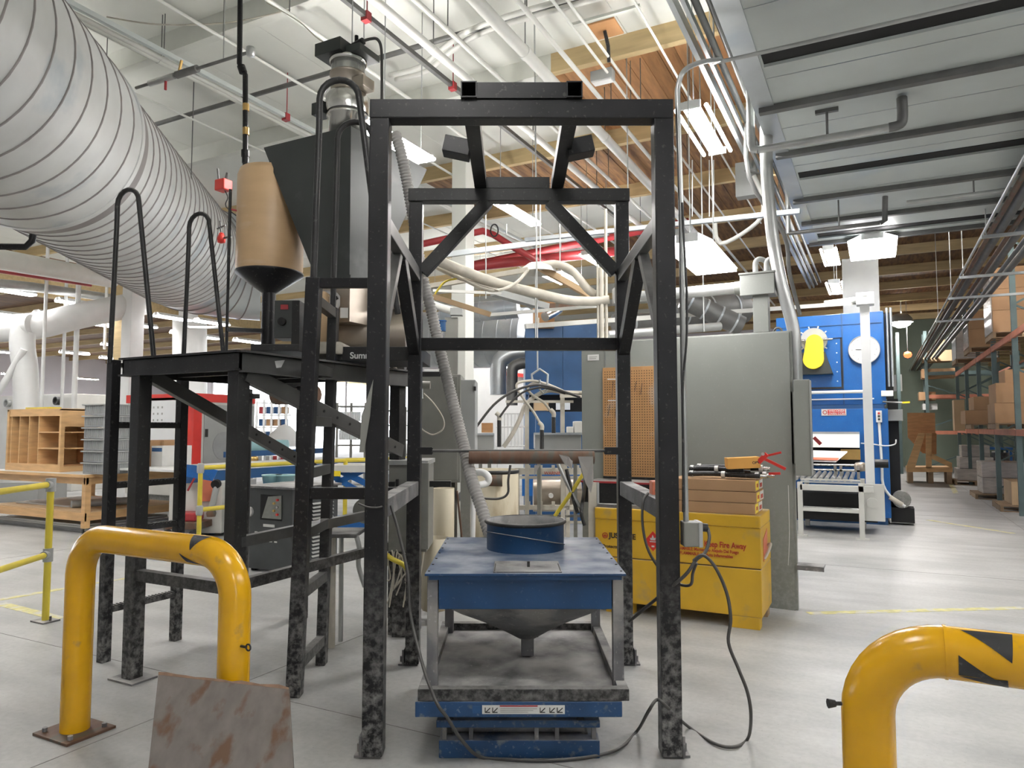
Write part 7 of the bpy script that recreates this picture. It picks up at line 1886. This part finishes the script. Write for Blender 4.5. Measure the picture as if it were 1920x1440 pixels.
farrack('white storage shelf with small bins in the bright area by the red cabinet', 481, 537, 755, 22, 4, 6)
farrack('dark shelf of hanging files left of the frame in the bright doorway', 632, 685, 762, 19, 2, 4, 'grey_cab', False)
farrack('dark pigeonhole shelf between ladder stiles', 690, 760, 770, 19, 4, 5, 'grey_cab')
ft = MB(G)
for k in range(16):
    x = C(637 + k * 2.6, 790, 19).x
    ft.box(x - .012, x + .012, 18.96, 19.3, C(0, 790, 19).z, C(0, 772, 19).z); ft.box(x - .012, x + .012, 18.96, 19.3, C(0, 825, 19).z, C(0, 806, 19).z)
o = one('hanging_files', ft, 'pane', 'row of thin pale files on the dark shelf', 'files'); o['kind'] = 'stuff'
for i, (x, y, lb) in enumerate(((497, 838, 'left'), (515, 836, 'right'))):
    p = C(x, y, 14)
    one('blue_cylinder', MB(G).cyl(p + Vector((-.3, 0, 0)), p + Vector((.25, 0, 0)), .12, 16), 'teal', 'pale blue cylinder part beyond the conveyor, the %s one' % lb, 'machine part')
p = C(533, 815, 15)
one('white_cone', MB(G).lathe(p, [(.35, -.25), (.3, 0), (.12, .18), (0, .22)], 20), 'white', 'white cone-shaped cover beyond the conveyor', 'cover')
for x, lb in ((510, 'left'), (535, 'right')):
    p = C(x, 905, 10.5)
    one('blue_pail', MB(G).lathe((p.x, 10.5, p.z - .1), [(0, 0), (.11, 0), (.14, .2), (.15, .2), (.15, .22), (0, .22)], 18), 'teal', 'blue-grey pail under the yellow rail, the %s one' % lb, 'pail')
bt_ = thing('dark_trestle', 'dark blue trestle table holding the pails under the yellow rail', 'table', C(520, 910, 10.5), F=G)
z_ = C(510, 905, 10.5).z - .1
build('table_top', MB(G).box(C(490, 0, 10.5).x, C(560, 0, 10.5).x, 10.3, 10.8, z_ - .05, z_), 'booth_blue', bt_)
for x in (494, 556): build('leg', MB(G).box(C(x, 0, 10.5).x - .03, C(x, 0, 10.5).x + .03, 10.4, 10.5, 0, z_ - .05), 'booth_blue', bt_)

# ================================================================== RIGHT: PALLET RACKS ALONG THE AISLE
RU0, RU1 = 2.30, 3.40
rack = thing('pallet_rack', 'grey-green pallet rack with orange beams along the right of the aisle', 'rack', (RU0, 18.6, 0))
frames = [13.2, 15.9, 18.6, 21.3, 24.0, 26.7]
for v in frames:
    for u in (RU0, RU1):
        build('upright', MB().box(u - .045, u + .045, v - .04, v + .04, 0, 5.2), 'rack_green', rack)
    for k in range(4):
        z = .3 + k * 1.2
        build('brace', MB().bar((RU0, v, z), (RU1, v, z + .6 ), .03, .035), 'rack_green', rack)
        build('brace', MB().bar((RU1, v, z + .6), (RU0, v, z + 1.2), .03, .035), 'rack_green', rack)
for i in range(len(frames) - 1):
    for z in (1.52, 3.32):
        for u in (RU0 - .03, RU1 + .03):
            build('beam', MB().box(u - .022, u + .022, frames[i] + .04, frames[i + 1] - .04, z - .06, z + .06), 'rack_orange', rack, bevel=.004)
pal0 = None
def pallet(x, y, z, label, w=1.0, d=1.15, rz=0.0):
    global pal0
    if pal0 is None:
        t = thing('wood_pallet', label, 'pallet', (x, y, z)); pal0 = t
        for s_ in (0, .5, 1): build('stringer', MB().box(x - w / 2 + s_ * (w - .05), x - w / 2 + s_ * (w - .05) + .05, y - d / 2, y + d / 2, z + .012, z + .10), 'pallet', t)
        for k in range(7):
            yy = y - d / 2 + k * (d - .09) / 6
            build('deck_board', MB().box(x - w / 2, x + w / 2, yy, yy + .09, z + .10, z + .118), 'pallet', t)
        for k in range(3):
            yy = y - d / 2 + k * (d - .09) / 2
            build('bottom_board', MB().box(x - w / 2, x + w / 2, yy, yy + .09, z, z + .012), 'pallet', t)
        return t
    t = pal0.copy(); COL.objects.link(t); t['label'] = label
    for c_ in pal0.children:
        q_ = c_.copy(); COL.objects.link(q_); q_.parent = t
    t.location = (x, y, z); t.rotation_euler = (0, 0, rz); return t
def load(name, label, cat, x, y, z, w, d, h, m, taper=0.0, tiers=1, strips=False):
    t = thing(name, label, cat, (x, y, z))
    for k in range(tiers):
        s_ = 1 - taper * k
        build('tier' if tiers > 1 else 'box_body', MB().box(x - w / 2 * s_, x + w / 2 * s_, y - d / 2 * s_, y + d / 2 * s_, z + h * k / tiers, z + h * (k + 1) / tiers - (.004 if tiers > 1 else 0)), m, t, bevel=.02 if m == 'wrap' else .005)
    if m == 'wrap':
        build('film_skin', MB().box(x - w / 2 - .012, x - w / 2 - .008, y - d / 2, y + d / 2, z + .02, z + h * .96), 'white', t) if tiers == 1 else None
    return t
ZL = 1.58; ZU = 3.38
LX = 2.45
# upper level: wrapped loads
pallet(LX + .12, 17.3, ZU, 'pallet on the upper rack beam carrying the tallest wrapped load')
load('wrapped_load', 'tallest wrapped carton load, upper rack level nearest the camera', 'load', LX + .12, 17.3, ZU + .12, .98, 1.1, 1.28, 'card', tiers=3)
one('film_wrap', MB().box(LX - .39, LX - .375, 16.78, 17.82, ZU + .13, ZU + 1.38), 'wrap', 'clear film over the end of the tallest load', 'film')
pallet(LX, 20.2, ZU, 'pallet on the upper rack beam carrying the middle wrapped load')
load('wrapped_load', 'middle wrapped carton load on the upper rack level', 'load', LX, 20.2, ZU + .12, .98, 1.1, .85, 'card', tiers=2)
one('film_wrap', MB().box(LX - .51, LX - .495, 19.68, 20.72, ZU + .13, ZU + .95), 'wrap', 'clear film over the end of the middle load', 'film')
pallet(LX, 23.4, ZU, 'pallet on the upper rack beam carrying the farthest wrapped load')
load('wrapped_load', 'farthest and lowest wrapped load on the upper rack level', 'load', LX, 23.4, ZU + .12, .95, 1.1, .85, 'wrap', tiers=1)
# middle level: cartons
pallet(2.52, 17.0, ZL, 'pallet on the lower rack beam under the two big cartons')
load('big_carton', 'large brown carton on the lower rack beam, upper of two', 'carton', 2.55, 17.0, ZL + .12 + .39, 1.0, 1.0, .385, 'card')
load('big_carton', 'large brown carton on the lower rack beam, lower of two', 'carton', 2.53, 17.0, ZL + .12, 1.02, 1.0, .385, 'card')
load('dark_carton', 'brown carton half hidden above the two big cartons', 'carton', 2.62, 17.0, ZL + .90, .8, .8, .26, 'card')
pallet(2.42, 20.1, ZL, 'pallet on the lower rack beam under the flat brown cartons')
for k, (dx, w, z_, lb) in enumerate(((0, 1.2, 0, 'long lower'), (.1, 1.05, .32, 'shorter upper'))):
    load('flat_box', 'reddish brown %s carton on the lower rack beam' % lb, 'carton', 2.42 + dx, 20.1, ZL + .12 + z_, w, 1.05, .315, 'card')
load('pink_board', 'pale pink upright board at the aisle end of the rack beam', 'board', 2.0, 23.2, ZL - .05, .25, .5, .85, 'card_pale')
pallet(2.75, 23.3, ZL, 'far pallet on the lower rack beam behind the pink board')
load('pale_carton', 'pale carton on the far lower rack beam', 'carton', 2.75, 23.3, ZL + .12, .8, .9, .5, 'card_pale')
# ground level
pallet(2.55, 17.1, 0, 'ground pallet at the right edge carrying a brown carton')
load('ground_carton', 'brown carton with a white label on the ground pallet at the right edge', 'carton', 2.66, 17.2, .12, .80, .95, .45, 'card_pale')
pallet(2.42, 19.8, 0, 'ground pallet behind the rack post, carrying a wrapped bundle')
load('wrapped_bundle', 'grey film-wrapped bundle on the ground pallet behind the rack post', 'load', 2.5, 19.85, .12, .85, .95, .72, 'wrap', tiers=2)
pallet(2.40, 24.3, 0, 'farthest ground pallet, carrying the stepped wrapped stack')
load('wrapped_bundle', 'stepped white-wrapped stack on the farthest ground pallet', 'load', 2.45, 24.4, .12, .95, 1.0, 1.0, 'wrap', taper=.14, tiers=3)
load('rear_crates', 'brown crates behind the ground bundles', 'crate', 4.1, 19.0, 0, .9, 3.0, .9, 'card', tiers=3)
# cartons and racks at the end of the aisle
er = thing('end_rack', 'pallet rack standing across the far end of the aisle', 'rack', (2.8, 29.0, 0))
for x in (.7, 1.55, 4.2, 6.8):
    for y in (28.6, 29.6):
        build('upright', MB().box(x - .05, x + .05, y - .04, y + .04, 0, 5.0), 'rack_green', er)
for z in (1.45, 2.7, 3.5):
    for y in (28.6, 29.6):
        build('beam', MB().box(1.55, 6.8, y - .02, y + .02, z - .06, z + .06), 'rack_green' if z > 3 else 'rack_orange', er)
for (a_, b_2) in (((1.55, 28.6, 3.1), (4.2, 28.6, 2.1)), ((1.55, 28.6, 1.6), (4.2, 28.6, 2.7)), ((1.55, 28.6, .3), (4.2, 28.6, 1.4))):
    build('brace', MB().bar(a_, b_2, .04, .04), 'rack_green', er)
for i, (x0, y0, x1, y1, lb, m) in enumerate(((1730, 658, 1785, 676, 'long flat carton on the top beam of the end rack', 'card_pale'), (1756, 636, 1772, 658, 'small upright carton on the top of the end rack', 'card_pale'),
        (1728, 692, 1792, 707, 'flat brown carton under the top beam of the end rack', 'card'), (1723, 735, 1755, 750, 'brown carton in the middle of the end rack', 'card'), (1730, 757, 1758, 768, 'pale carton low in the end rack', 'label'))):
    vbox('stored_carton', lb, 'carton', x0, y0, x1, y1, 28.7, .8, m)
# A-frame of timber and plywood
AV = 24.0
t = thing('timber_stand', 'raw timber A-frame stand on a pallet at the end of the aisle', 'stand', W(1745, 888, z=0))
def av(x, y, dv=0): return W(x, y, v=AV + dv)
pw_ = [av(1702, 774), av(1754, 774), av(1756, 850), av(1704, 819)]
build('plywood_panel', MB().prism([av(1701, 774, .4), av(1753, 774, .4), av(1755, 850, .4), av(1730, 850, .4), av(1702, 820, .4)], (0, .03, 0)), 'plywood', t)
build('raking_board', MB().prism([av(1722, 812), av(1735, 812), av(1716, 876), av(1699, 876)], (0, .08, 0)), 'wood', t)
build('upright_board', MB().prism([av(1736, 812), av(1747, 812), av(1747, 878), av(1736, 878)], (0, .08, 0)), 'wood', t)
build('diagonal_board', MB().prism([av(1746, 850), av(1785, 868), av(1785, 878), av(1746, 860)], (0, .06, 0)), 'wood', t)
build('side_board', MB().prism([av(1747, 812, .1), av(1756, 812, .1), av(1756, 852, .1), av(1747, 852, .1)], (0, .06, 0)), 'plywood', t)
build('base_board', MB().prism([av(1700, 876), av(1786, 876), av(1786, 885), av(1700, 885)], (0, 1.0, 0)), 'wood', t)
for x in (1702, 1740, 1775):
    a_, b_2 = av(x, 885), av(x + 10, 889)
    build('skid', MB().box(a_.x, b_2.x, AV, AV + 1.0, 0, a_.z), 'pallet', t)
one('aisle_drum', MB().lathe((3.4, 26.5, 0), [(0, 0), (.3, 0), (.3, .85), (0, .85)], 20), 'dark', 'dark drum behind the timber stand', 'drum')
one('blue_cart', MB().box(2.6, 3.6, 26.0, 26.8, .95, 1.02).box(2.62, 2.68, 26.02, 26.08, 0, .95).box(3.52, 3.58, 26.02, 26.08, 0, .95).box(2.62, 2.68, 26.7, 26.76, 0, .95).box(3.52, 3.58, 26.7, 26.76, 0, .95), 'oven_blue', 'blue flat cart top behind the wrapped stack', 'cart')
gbox('grey_far_box', 'grey box in the dark beyond the blue oven', 'box', 1683, 702, 1692, 733, 26, .6, 'grey_light', False)
